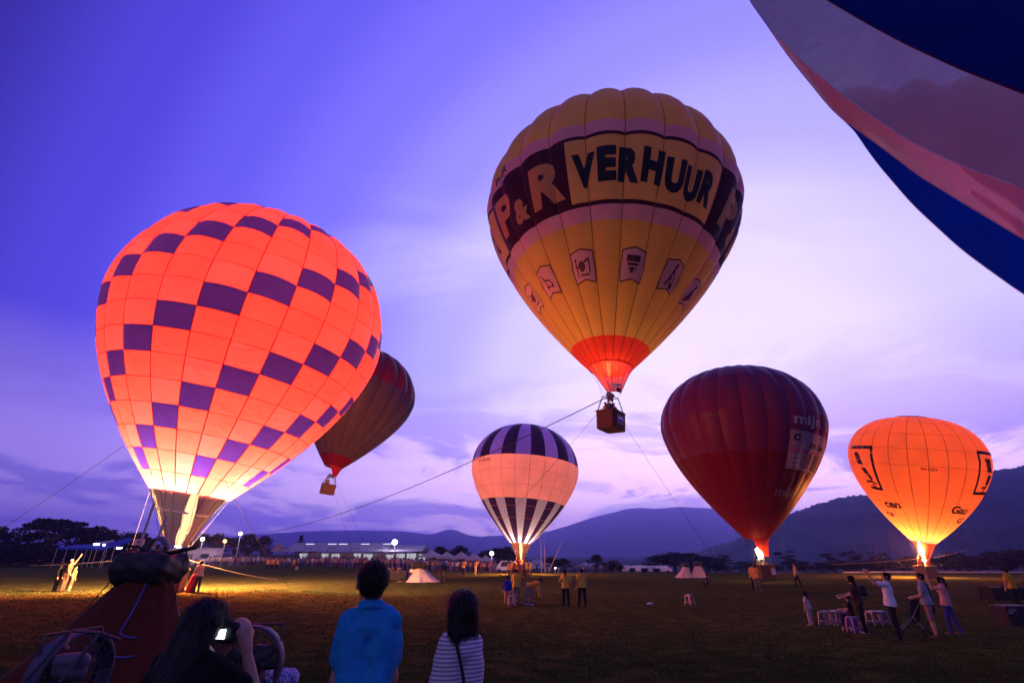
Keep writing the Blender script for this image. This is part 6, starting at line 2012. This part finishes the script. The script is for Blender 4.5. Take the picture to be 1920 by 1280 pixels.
# dark tables and crates at the right edge
tb = thing('folding_table', 'dark cloth covered table at the right picture edge', 'table', onground(at(1895, 1140, 28)[0], 28), R(0))
tv = MB(); tv.box((0, 0, 0.74), (1.9, 0.75, 0.04)); tv.build('tabletop', M_DKF, tb)
cl = Blob()
nv = 40; V = []; Fq = []
for j, z in enumerate((0.775, 0.74, 0.45, 0.20)):
    for k in range(nv):
        t = k / nv * 4; sd_ = int(t); u = t - sd_
        cs_ = ((-0.98, -0.40), (0.98, -0.40), (0.98, 0.40), (-0.98, 0.40), (-0.98, -0.40))
        x = cs_[sd_][0] * (1 - u) + cs_[sd_ + 1][0] * u; y = cs_[sd_][1] * (1 - u) + cs_[sd_ + 1][1] * u
        fl_ = 1 + (0.03 * math.sin(k * 2.1) + 0.02) * (j > 1) * j * 0.5
        V.append((x * fl_, y * fl_, z))
for j in range(3):
    for k in range(nv):
        Fq.append((j * nv + k, j * nv + (k + 1) % nv, (j + 1) * nv + (k + 1) % nv, (j + 1) * nv + k))
Fq.append(tuple(range(nv)))
obj('cloth', V, Fq, pmat('black_cloth', (0.012, 0.010, 0.014), 0.95), tb)
for x in (-0.85, 0.85):
    for y in (-0.3, 0.3):
        MB().tube([(x, y, 0), (x, y, 0.73)], 0.018, 6).build('leg', M_STEEL, tb)
for i, (px, c, lab) in enumerate(((1848, (0.10, 0.02, 0.02), 'small dark red pot on the table, left'), (1876, (0.18, 0.03, 0.03), 'small red pot on the table, right'))):
    p = at(px, 1098, 28)
    o_ = MB().lathe([(0.001, 0), (0.06, 0), (0.075, 0.05), (0.08, 0.13), (0.06, 0.15), (0.055, 0.14), (0.001, 0.13)], (0, 0, 0), 14).build('pot', pmat('pot_%d' % i, c, 0.5), None, True)
    o_.location = (p[0], 27.95, float(tb.location[2]) + 0.776); tag(o_, lab, 'pot')
cr = thing('crate', 'dark equipment crate with pale lid in front of the table', 'crate', onground(at(1893, 1150, 20)[0], 20), R(0))
MB().box((0.15, 0, 0.30), (1.0, 0.6, 0.60)).build('box', M_DKF, cr)
MB().box((0.15, 0, 0.63), (1.04, 0.64, 0.05)).build('lid', pmat('grey_lid', (0.03, 0.024, 0.036), 0.7), cr)
MB().box((-0.22, -0.31, 0.45), (0.16, 0.02, 0.10)).build('latch', M_STEEL, cr)
MB().box((-0.12, -0.302, 0.52), (0.28, 0.012, 0.10)).build('sticker', pmat('pale_sticker', (0.10, 0.10, 0.15), 0.6), cr)

# ------------------------------------------------------------------ draped baskets and fans
DRAPE = {}


def draped(pos, label, col, wide, h, cover_w, turn, seed, res=1.0, basket=True, cover=True, spread=1.0, skew=(0.0, 0.0)):
    r = np.random.default_rng(seed)
    r_ = thing('draped_basket', label, 'draped basket', pos, turn)
    n, m = 56, 14
    V = []; ph = r.random(6) * 6.28
    def sp_(a, t, g=1.0):
        rad = wide * (0.36 * (1 - t) ** 1.0 + 0.17 + 0.09 * (1 - t) ** 4) * g
        pl_ = 1 + (0.05 * math.sin(5 * a + ph[0]) + 0.045 * math.sin(9 * a + ph[1] + 2 * t) + 0.02 * math.sin(17 * a + ph[2])) * (1 - t * 0.6) + 0.10 * math.sin(2 * a + ph[3]) * (1 - t)
        return (rad * pl_ * math.cos(a) * 1.08 + skew[0] * (1 - t) ** 1.5, rad * pl_ * math.sin(a) * 0.85 + skew[1] * (1 - t), h * (0.80 * t) + 0.015 * math.sin(11 * a + 5 * t))
    DRAPE['f'] = sp_
    for j in range(m + 1):
        t = j / m
        rad = wide * (0.36 * (1 - t) ** 1.0 + 0.17 + 0.09 * (1 - t) ** 4)
        for k in range(n):
            a = 6.2832 * k / n
            pl_ = 1 + (0.05 * math.sin(5 * a + ph[0]) + 0.045 * math.sin(9 * a + ph[1] + 2 * t) + 0.02 * math.sin(17 * a + ph[2])) * (1 - t * 0.6) + 0.10 * math.sin(2 * a + ph[3]) * (1 - t)
            V.append((rad * pl_ * math.cos(a) * 1.08 + skew[0] * (1 - t) ** 1.5, rad * pl_ * math.sin(a) * 0.85 + skew[1] * (1 - t), h * (0.80 * t) + 0.015 * math.sin(11 * a + 5 * t)))
    Fq = [(j * n + k, j * n + (k + 1) % n, (j + 1) * n + (k + 1) % n, (j + 1) * n + k) for j in range(m) for k in range(n)] + [tuple(m * n + k for k in range(n))]
    obj('drape', V, Fq, fabric('drape_%.2f' % col[0], col, 0.2, wrinkle=0.8, sheen=0.02), r_, True)
    cw = cover_w / 2
    b = Blob(); rr_ = 0.17 * cover_w
    cs_ = [(-cw * 0.72, -cw * 0.6), (cw * 0.72, -cw * 0.6), (cw * 0.72, cw * 0.6), (-cw * 0.72, cw * 0.6)]
    for k in range(4):
        a, b2 = cs_[k], cs_[(k + 1) % 4]
        sag = [0.02, -0.06, 0.0, 0.05][k] * cover_w
        mid = ((a[0] + b2[0]) / 2, (a[1] + b2[1]) / 2)
        for z, g_ in ((h * 0.93, 1.0), (h * 0.875, 1.12), (h * 0.82, 0.95)):
            b.cone((a[0] * g_, a[1] * g_, z), (mid[0] * g_, mid[1] * g_, z + sag), rr_ * r.uniform(0.85, 1.1), rr_ * 0.95); b.cone((mid[0] * g_, mid[1] * g_, z + sag), (b2[0] * g_, b2[1] * g_, z), rr_ * 0.95, rr_)
    b.cone((0, 0, h * 0.84), (0, 0, h * 0.92), cw * 0.55, cw * 0.5)
    b.mesh('burner_cover', 0.03 * res, 0.05 * cover_w, pmat('black_padding', (0.010, 0.011, 0.013), 0.6, 0.4, 4, 0.4, 0.4, 6), r_, 0, lambda G: 0.012 * np.sin(G[..., 0] * 17 + G[..., 2] * 9) * np.sin(G[..., 2] * 23 + G[..., 1] * 11))
    return r_


fp = onground(at(288, 1040, 9.3)[0], 9.3)
hF = at(288, 1037, 9.3)[2] - fp[2]
fd = draped(fp, 'rust orange drape under a black padded burner cover, in the foreground', (0.12, 0.030, 0.016), 2.05, hF * 1.0, 0.84, R(0), 4, 0.7, skew=(-0.30, -0.25))
# burner ring, hose and frame on top
rg = MB(); rg.lathe([(0.13, -0.03), (0.16, -0.03), (0.17, 0.06), (0.15, 0.10), (0.12, 0.08)], (0.10, -0.1, hF + 0.10), 18, np.array([[1, 0, 0], [0, 0.35, 0.94], [0, -0.94, 0.35]]), True)
rg.build('burner_ring', M_STEEL, fd, True)
MB().tube([(-0.62, 0, hF - 0.03), (-0.4, 0.05, hF + 0.05), (-0.1, 0, hF + 0.02), (0.3, -0.05, hF + 0.0), (0.75, -0.05, hF + 0.10)], 0.035, 8).build('frame_bar', M_BLACK, fd)
MB().tube([(-0.5, -0.2, hF - 0.02), (-0.35, -0.25, hF + 0.12), (-0.15, -0.2, hF + 0.10), (0.0, -0.15, hF + 0.0)], 0.02, 6).build('hose', M_BLACK, fd)
MB().tube([(0.2, -0.2, hF + 0.0), (0.45, -0.15, hF + 0.03), (0.6, -0.1, hF + 0.08), (0.66, -0.1, hF - 0.1)], 0.02, 6).build('hose', M_BLACK, fd)
for (a, b, lab) in (((-0.08, 0.05, hF), (-0.02, 0.1, hF + 0.62), 0), ((-0.30, 0.0, hF), (-0.28, 0.05, hF + 0.85), 1)):
    MB().tube([a, b], 0.022, 7).build('upright_rod', pmat('pale_rod', (0.6, 0.42, 0.36), 0.5), fd)
BR = pmat('blue_rope', (0.10, 0.10, 0.34), 0.85)
MB().tube([DRAPE['f'](a, t, 1.03) for a, t in zip(np.r_[np.linspace(-1.05, -1.10, 14), np.linspace(-1.05, -0.75, 6)], np.r_[np.linspace(0.98, 0.52, 14), np.linspace(0.50, 0.46, 6)])], 0.012, 6).build('blue_rope', BR, fd)
MB().tube([DRAPE['f'](a, 0.33 + 0.02 * math.sin(3 * a), 1.03) for a in np.linspace(-1.7, -0.7, 20)], 0.012, 6).build('blue_rope', BR, fd)
MB().tube([(-0.58, 0, hF * 0.8), (-0.8, -0.3, hF * 0.45), (-0.85, -0.4, hF * 0.30)], 0.010, 5).build('strap', M_BLACK, fd)
MB().tube([(0.56, 0, hF * 0.95), (0.62, -0.1, hF * 0.60), (0.50, -0.2, hF * 0.35)], 0.010, 5).build('strap', M_BLACK, fd)

d1 = gpt(783, 1090)
draped(d1, 'white draped basket with dark top beyond the man in blue', (0.62, 0.50, 0.52), 2.6, 1.45, 1.25, 0.2, 6, 1.6)
bx = thing('cart', 'dark low cart with gear beside the white draped basket', 'cart', d1 + np.array([-1.9, -0.6, 0]), 0.0)
MB().box((0, 0, 0.48), (2.2, 1.1, 0.62)).build('bed', M_DKF, bx)
MB().box((0, 0, 0.82), (2.26, 1.16, 0.06)).build('rail', pmat('dark_rail', (0.03, 0.02, 0.05), 0.7), bx)
for x in (-0.8, 0.8):
    for y in (-0.5, 0.5):
        MB().lathe([(0.06, -0.05), (0.17, -0.05), (0.19, 0), (0.17, 0.05), (0.06, 0.05)], (x, y, 0.185), 12, np.array([[1, 0, 0], [0, 0, 1], [0, 1, 0]]), True).build('wheel', M_BLACK, bx)
for i, (x, z, c) in enumerate(((-0.7, 0.85, (0.4, 0.3, 0.34)), (-0.2, 0.85, (0.06, 0.03, 0.06)), (0.4, 0.85, (0.1, 0.04, 0.06)))):
    q = Blob(); q.cone((x - 0.1, 0, z + 0.12), (x + 0.12, 0.1, z + 0.14), 0.14, 0.12); q.cone((x, 0, z + 0.15), (x, 0, z + 0.3), 0.1, 0.06)
    o_ = q.mesh('gear_bag', 0.03, 0.04, cloth(c), None); o_.location = bx.location; tag(o_, ['pale gear bag on the dark cart', 'black gear bag in the middle of the cart', 'plum gear bag at the right of the cart'][i], 'bag')
ch = thing('folding_chair', 'dark folding chair right of the white draped basket', 'chair', d1 + np.array([2.1, -0.2, 0]), 0.5)
MB().box((0, 0, 0.45), (0.45, 0.42, 0.03)).build('seat', M_DKF, ch); MB().box((0, 0.2, 0.75), (0.45, 0.03, 0.35)).build('backrest', pmat('maroon_canvas', (0, 0, 0)), ch)
for x in (-0.2, 0.2):
    MB().tube([(x, -0.2, 0), (x, 0.2, 0.92)], 0.015, 5).build('leg', M_STEEL, ch); MB().tube([(x, 0.2, 0), (x, -0.15, 0.45)], 0.015, 5).build('leg', M_STEEL, ch)
draped(gpt(1288, 1082), 'left one of two small pale draped baskets on the right', (0.55, 0.42, 0.48), 1.55, 1.35, 0.7, 0.5, 8, 1.8, skew=(-0.4, 0))
draped(gpt(1311, 1082), 'right one of two small pale draped baskets on the right', (0.55, 0.42, 0.48), 1.55, 1.45, 0.7, 0.1, 9, 1.8)
pp(1328, 1101, 1.2, 'dim figure crouching on the grass below the draped baskets', R(40), shirt=(0.05, 0.03, 0.10), trousers=BLK, res=0.022, legL=((-0.1, 0.9, -0.3), (0, -0.6, -0.8)), legR=((0.1, 0.9, -0.3), (0, -0.6, -0.8)))


def fan(pos, turn, label, cage_r, blade_c):
    r_ = thing('inflation_fan', label, 'fan', pos, turn, 'inflation fans')
    zc = 0.50
    MR = np.array([[1, 0, 0], [0, 0, -1], [0, 1, 0]])          # lathe axis z -> y
    # shroud ring, guard rings, spokes
    MB().lathe([(cage_r, -0.11), (cage_r + 0.02, -0.11), (cage_r + 0.025, 0.11), (cage_r, 0.11)], (0, 0, zc), 40, MR, True).build('shroud', pmat('grey_shroud', (0.07, 0.062, 0.10), 0.5, metal=0.3), r_, True)
    for y in (-0.13, 0.13):
        g = MB()
        for q in range(1, 7):
            rr_ = cage_r * q / 6.3
            g.tube([(rr_ * math.cos(a), y - (0.05 if y < 0 else -0.05) * (1 - q / 6), zc + rr_ * math.sin(a)) for a in np.linspace(0, 6.2832, 33)], 0.0035, 4, False)
        for q in range(12):
            a = 6.2832 * q / 12
            g.tube([(0, y - (0.05 if y < 0 else -0.05), zc), (cage_r * math.cos(a), y, zc + cage_r * math.sin(a))], 0.004, 4)
        g.build('guard', M_STEEL, r_)
    MB().lathe([(0.001, -0.08), (0.06, -0.06), (0.07, 0.0), (0.06, 0.05), (0.001, 0.06)], (0, 0, zc), 14, MR).build('hub', M_STEEL, r_, True)
    for q in range(3):
        a0 = 6.2832 * q / 3 + 0.5
        V = []
        for s_ in range(6):
            rr_ = 0.06 + (cage_r * 0.9 - 0.06) * s_ / 5; w = 0.05 + 0.045 * math.sin(math.pi * s_ / 5); tw = R(38 - 22 * s_ / 5)
            for e in (-1, 1):
                for th in (-0.006, 0.006):
                    aa = a0 + e * w * math.cos(tw) / max(rr_, 0.1)
                    V.append((rr_ * math.cos(aa), e * w * math.sin(tw) + th, zc + rr_ * math.sin(aa)))
        Fq = []
        for s_ in range(5):
            k = 4 * s_
            Fq += [(k, k + 2, k + 6, k + 4), (k + 1, k + 5, k + 7, k + 3), (k, k + 4, k + 5, k + 1), (k + 2, k + 3, k + 7, k + 6)]
        Fq += [(0, 1, 3, 2), (20, 22, 23, 21)]
        obj('blade', V, Fq, pmat('blade', blade_c, 0.5), r_, True)
    for x in (-cage_r * 0.85, cage_r * 0.85):
        MB().tube([(x, 0.05, 0.0), (x, 0.05, zc + 0.05), (x, 0.10, 0.86), (x * 0.95, 0.12, 0.94)], 0.016, 7).build('frame_tube', M_STEEL, r_)
        MB().tube([(x, 0.45, 0.0), (x, 0.05, zc - 0.1)], 0.016, 7).build('frame_tube', M_STEEL, r_)
        MB().lathe([(0.04, -0.025), (0.09, -0.025), (0.105, 0), (0.09, 0.025), (0.04, 0.025)], (x * 1.08, -0.05, 0.105), 14, np.array([[0, 0, 1], [1, 0, 0], [0, 1, 0]]), True).build('wheel', M_BLACK, r_)
    MB().tube([(-cage_r * 0.81, 0.12, 0.94), (cage_r * 0.81, 0.12, 0.94)], 0.016, 7).build('handle', M_STEEL, r_)
    e = MB(); e.box((0, 0.33, 0.36), (0.26, 0.26, 0.24)); e.tube([(0, 0.33, 0.45), (0, 0.33, 0.60)], [0.09, 0.08], 10); e.tube([(0.13, 0.35, 0.42), (0.24, 0.4, 0.42)], 0.045, 8)
    e.build('engine', M_BLACK, r_)
    t = Blob(); t.cone((-0.10, 0.33, 0.62), (0.10, 0.33, 0.62), 0.06, 0.06); t.mesh('fuel_tank', 0.015, 0.02, pmat('dimmed_tank', (0.07, 0.062, 0.09), 0.5), r_)  # tank and shroud colours also carry the dim lower corner
    return r_


p_ = onground(at(470, 1200, 7.4)[0], 7.4)
MS_ = M_STEEL
M_STEEL = pmat('dimmed_steel', (0.05, 0.048, 0.06), 0.5, 0.2, 20, metal=0.5)  # darker copy of the steel, dimness of the lower corner put into its colour
fan(p_, R(8), 'inflation fan with round wire guard right of the photographer', 0.42, (0.05, 0.04, 0.05))
p_ = onground(at(150, 1200, 6.7)[0], 6.7)
fan(p_, R(78), 'inflation fan turned sideways at the lower left', 0.42, (0.05, 0.04, 0.05))
# tube trolley in front of the left fan
tr = thing('trolley', 'tubular hand trolley with handle at the lower left', 'trolley', onground(at(120, 1200, 6.0)[0], 6.0), R(-18))
for x in (-0.24, 0.24):
    MB().tube([(x, -0.42, 0.05), (x, -0.10, 0.55), (x, 0.12, 0.88), (x * 0.9, 0.20, 0.98)], 0.017, 7).build('rail', M_STEEL, tr)
MB().tube([(-0.216, 0.20, 0.98), (0.216, 0.20, 0.98), (0.36, 0.34, 0.90)], 0.017, 7).build('handle', M_STEEL, tr)
for y, z in ((-0.36, 0.15), (-0.23, 0.36)):
    MB().tube([(-0.24, y, z), (0.24, y, z)], 0.014, 6).build('rung', M_STEEL, tr)
MB().tube([(-0.216, 0.20, 0.98), (-0.10, 0.1, 0.86), (0.05, 0.05, 0.84)], 0.014, 6).build('lever', pmat('red_lever', (0.25, 0.05, 0.04), 0.5), tr)
q = Blob(); q.cone((-0.12, 0.14, 0.70), (0.14, 0.14, 0.72), 0.085, 0.085); q.cone((-0.12, 0.14, 0.62), (0.14, 0.14, 0.62), 0.08, 0.08)
q.mesh('motor_cover', 0.015, 0.03, pmat('dimmed_tank', (0, 0, 0)), tr)
for x in (-0.28, 0.28):
    MB().lathe([(0.05, -0.03), (0.13, -0.03), (0.15, 0), (0.13, 0.03), (0.05, 0.03)], (x, -0.42, 0.15), 16, np.array([[0, 0, 1], [1, 0, 0], [0, 1, 0]]), True).build('wheel', M_BLACK, tr)
M_STEEL = MS_
# printed cloth bundle on the grass
prn = bpy.data.materials.new('printed_sack')
prn.use_nodes = True
t_ = prn.node_tree; b_ = t_.nodes['Principled BSDF']; b_.inputs['Roughness'].default_value = 0.7
tcn = t_.nodes.new('ShaderNodeTexCoord'); br = t_.nodes.new('ShaderNodeTexBrick'); br.inputs['Scale'].default_value = 9; br.inputs['Color1'].default_value = (0.55, 0.52, 0.72, 1); br.inputs['Color2'].default_value = (0.60, 0.56, 0.75, 1); br.inputs['Mortar'].default_value = (0.16, 0.12, 0.34, 1); br.inputs['Mortar Size'].default_value = 0.08
t_.links.new(tcn.outputs['Object'], br.inputs['Vector']); t_.links.new(br.outputs[0], b_.inputs['Base Color'])
bd = thing('cloth_bundle', 'pale printed sack with dark blue end on the grass by the fan', 'sack', onground(at(524, 1250, 8.4)[0], 8.4), R(-35))
q = Blob(); q.cone((-0.22, 0, 0.14), (0.12, 0, 0.17), 0.13, 0.15); q.cone((0.1, -0.08, 0.16), (0.16, 0.1, 0.2), 0.12, 0.12)
q.mesh('sack', 0.012, 0.06, prn, bd, 0, lambda G: 0.008 * np.sin(G[..., 0] * 40) * np.sin(G[..., 1] * 37 + G[..., 2] * 20))
q = Blob(); q.cone((-0.30, -0.08, 0.10), (-0.12, -0.12, 0.10), 0.10, 0.10); q.mesh('end_flap', 0.014, 0.04, pmat('navy_cloth', (0.01, 0.015, 0.08), 0.85), bd)

# ------------------------------------------------------------------ ropes
def rope(a, b, r, label, mat, sag=0.0, group='tether ropes'):
    a, b = np.array(a, float), np.array(b, float)
    pts = [a * (1 - t) + b * t - np.array([0, 0, sag * 4 * t * (1 - t)]) for t in np.linspace(0, 1, 15)]
    return tag(MB().tube(pts, r, 6).build('tether_rope', mat), label, 'rope', group)


b2 = np.array(BALLOON['verhuur'].location) + cs2[0]
rope(b2, at(451, 1001, 104), 0.03, 'long dark rope from the highest basket to the left lamp mast', M_ROPE, 2.2)
rope(b2 + [0.1, 0, 0], gpt(800, 1086) + [0, 25, 0.3], 0.012, 'thin rope from the highest basket down to the left', M_ROPE, 0.4)
b2r = np.array(BALLOON['verhuur'].location) + cs2[2]
e_ = onground(at(1370, 1075, 50)[0], 50)
rope(b2r, e_, 0.011, 'thin rope from the highest basket down to the right', M_ROPE, 0.3)
b1 = np.array(BALLOON['orange'].location) + cs1[0]
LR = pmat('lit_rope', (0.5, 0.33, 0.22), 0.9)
rope(b1 + [0, 0, -0.1], onground(at(60, 1050, 40)[0], 40, 1.2), 0.022, 'firelit rope left from the orange burner frame', LR, 0.1)
rope(b1 + [1.0, 0, -0.2], onground(at(522, 1072, 46)[0], 46, 0.05), 0.022, 'firelit rope right from the orange burner frame', LR, 0.15)
b4 = np.array(BALLOON['amber'].location) + cs4[0]
rope(b4, onground(at(1560, 1070, 58)[0], 58, 1.3), 0.022, 'firelit rope left from the amber burner frame', LR, 0.1)
rope(b4 + [1.0, 0, 0], at(1812, 1030, 60), 0.02, 'firelit rope right from the amber burner frame', LR, 0.05)
b6 = np.array(BALLOON['maroon'].location) + cs6[2]
rope(b6, onground(at(712, 1055, 72)[0], 72), 0.011, 'faint rope from the small high basket, right', M_ROPE, 0.2)
rope(b6 + [-0.5, 0, 0], onground(at(676, 1055, 66)[0], 66), 0.011, 'faint rope from the small high basket, left', M_ROPE, 0.2)
rope(at(232, 835, 36), onground(at(-160, 1060, 34)[0], 34), 0.015, 'faint rope running off the left picture edge', M_ROPE, 0.3)
rope(E1.pt(R(-30), 0.05), onground(at(545, 1080, 36)[0], 36), 0.012, 'faint rope from the orange envelope down right', M_ROPE, 0.2)
rope(E1.pt(R(-178), 0.02), onground(at(226, 1085, 31)[0], 31), 0.014, 'faint rope from the orange envelope down left', M_ROPE, 0.0)
# ------------------------------------------------------------------ grass blades on the near field
gr = np.random.default_rng(11)
ng = 150000
gy = 7.0 + 27.0 * gr.random(ng) ** 1.9
gx = (gr.random(ng) * 2 - 1) * (gy * 1.12 + 0.5)
tuft = (np.sin(gx * 3.1 + 2 * np.sin(gy * 1.7)) * np.sin(gy * 2.6 + 1.5 * np.sin(gx * 1.3)) > -0.55 + 0.5 * gr.random(ng))
gx, gy = gx[tuft], gy[tuft]
ng = len(gx)
gzv = gz(gx, gy)
ha = gr.random(ng) * 6.2832
hb = (0.025 + 0.05 * gr.random(ng) ** 1.5)
wb = 0.004 + 0.0006 * gy
la = gr.random(ng) * 6.2832; ll = hb * (0.2 + 0.7 * gr.random(ng))
V = np.empty((ng, 3, 3))
V[:, 0] = np.stack([gx - wb * np.cos(ha), gy - wb * np.sin(ha), gzv - 0.004], 1)
V[:, 1] = np.stack([gx + wb * np.cos(ha), gy + wb * np.sin(ha), gzv - 0.004], 1)
V[:, 2] = np.stack([gx + ll * np.cos(la), gy + ll * np.sin(la), gzv + hb], 1)
me = bpy.data.meshes.new('grass')
me.vertices.add(ng * 3); me.vertices.foreach_set('co', V.astype(np.float32).ravel())
me.loops.add(ng * 3); me.loops.foreach_set('vertex_index', np.arange(ng * 3, dtype=np.int32))
me.polygons.add(ng); me.polygons.foreach_set('loop_start', np.arange(0, ng * 3, 3, dtype=np.int32))
me.update(calc_edges=True)
gm = bpy.data.materials.new('grass_blade')
gm.use_nodes = True
t_ = gm.node_tree; b_ = t_.nodes['Principled BSDF']; b_.inputs['Roughness'].default_value = 0.9; b_.inputs['Specular IOR Level'].default_value = 0.0
gg = t_.nodes.new('ShaderNodeNewGeometry'); cr_ = t_.nodes.new('ShaderNodeValToRGB')
cr_.color_ramp.elements[0].color = (0.030, 0.042, 0.012, 1); cr_.color_ramp.elements[1].color = (0.092, 0.092, 0.030, 1)
t_.links.new(gg.outputs['Random Per Island'], cr_.inputs[0]); t_.links.new(cr_.outputs[0], b_.inputs['Base Color'])
me.materials.append(gm)
go = bpy.data.objects.new('grass', me)
COL.objects.link(go)
tag(go, 'short grass blades of the near field', None, None, 'stuff')
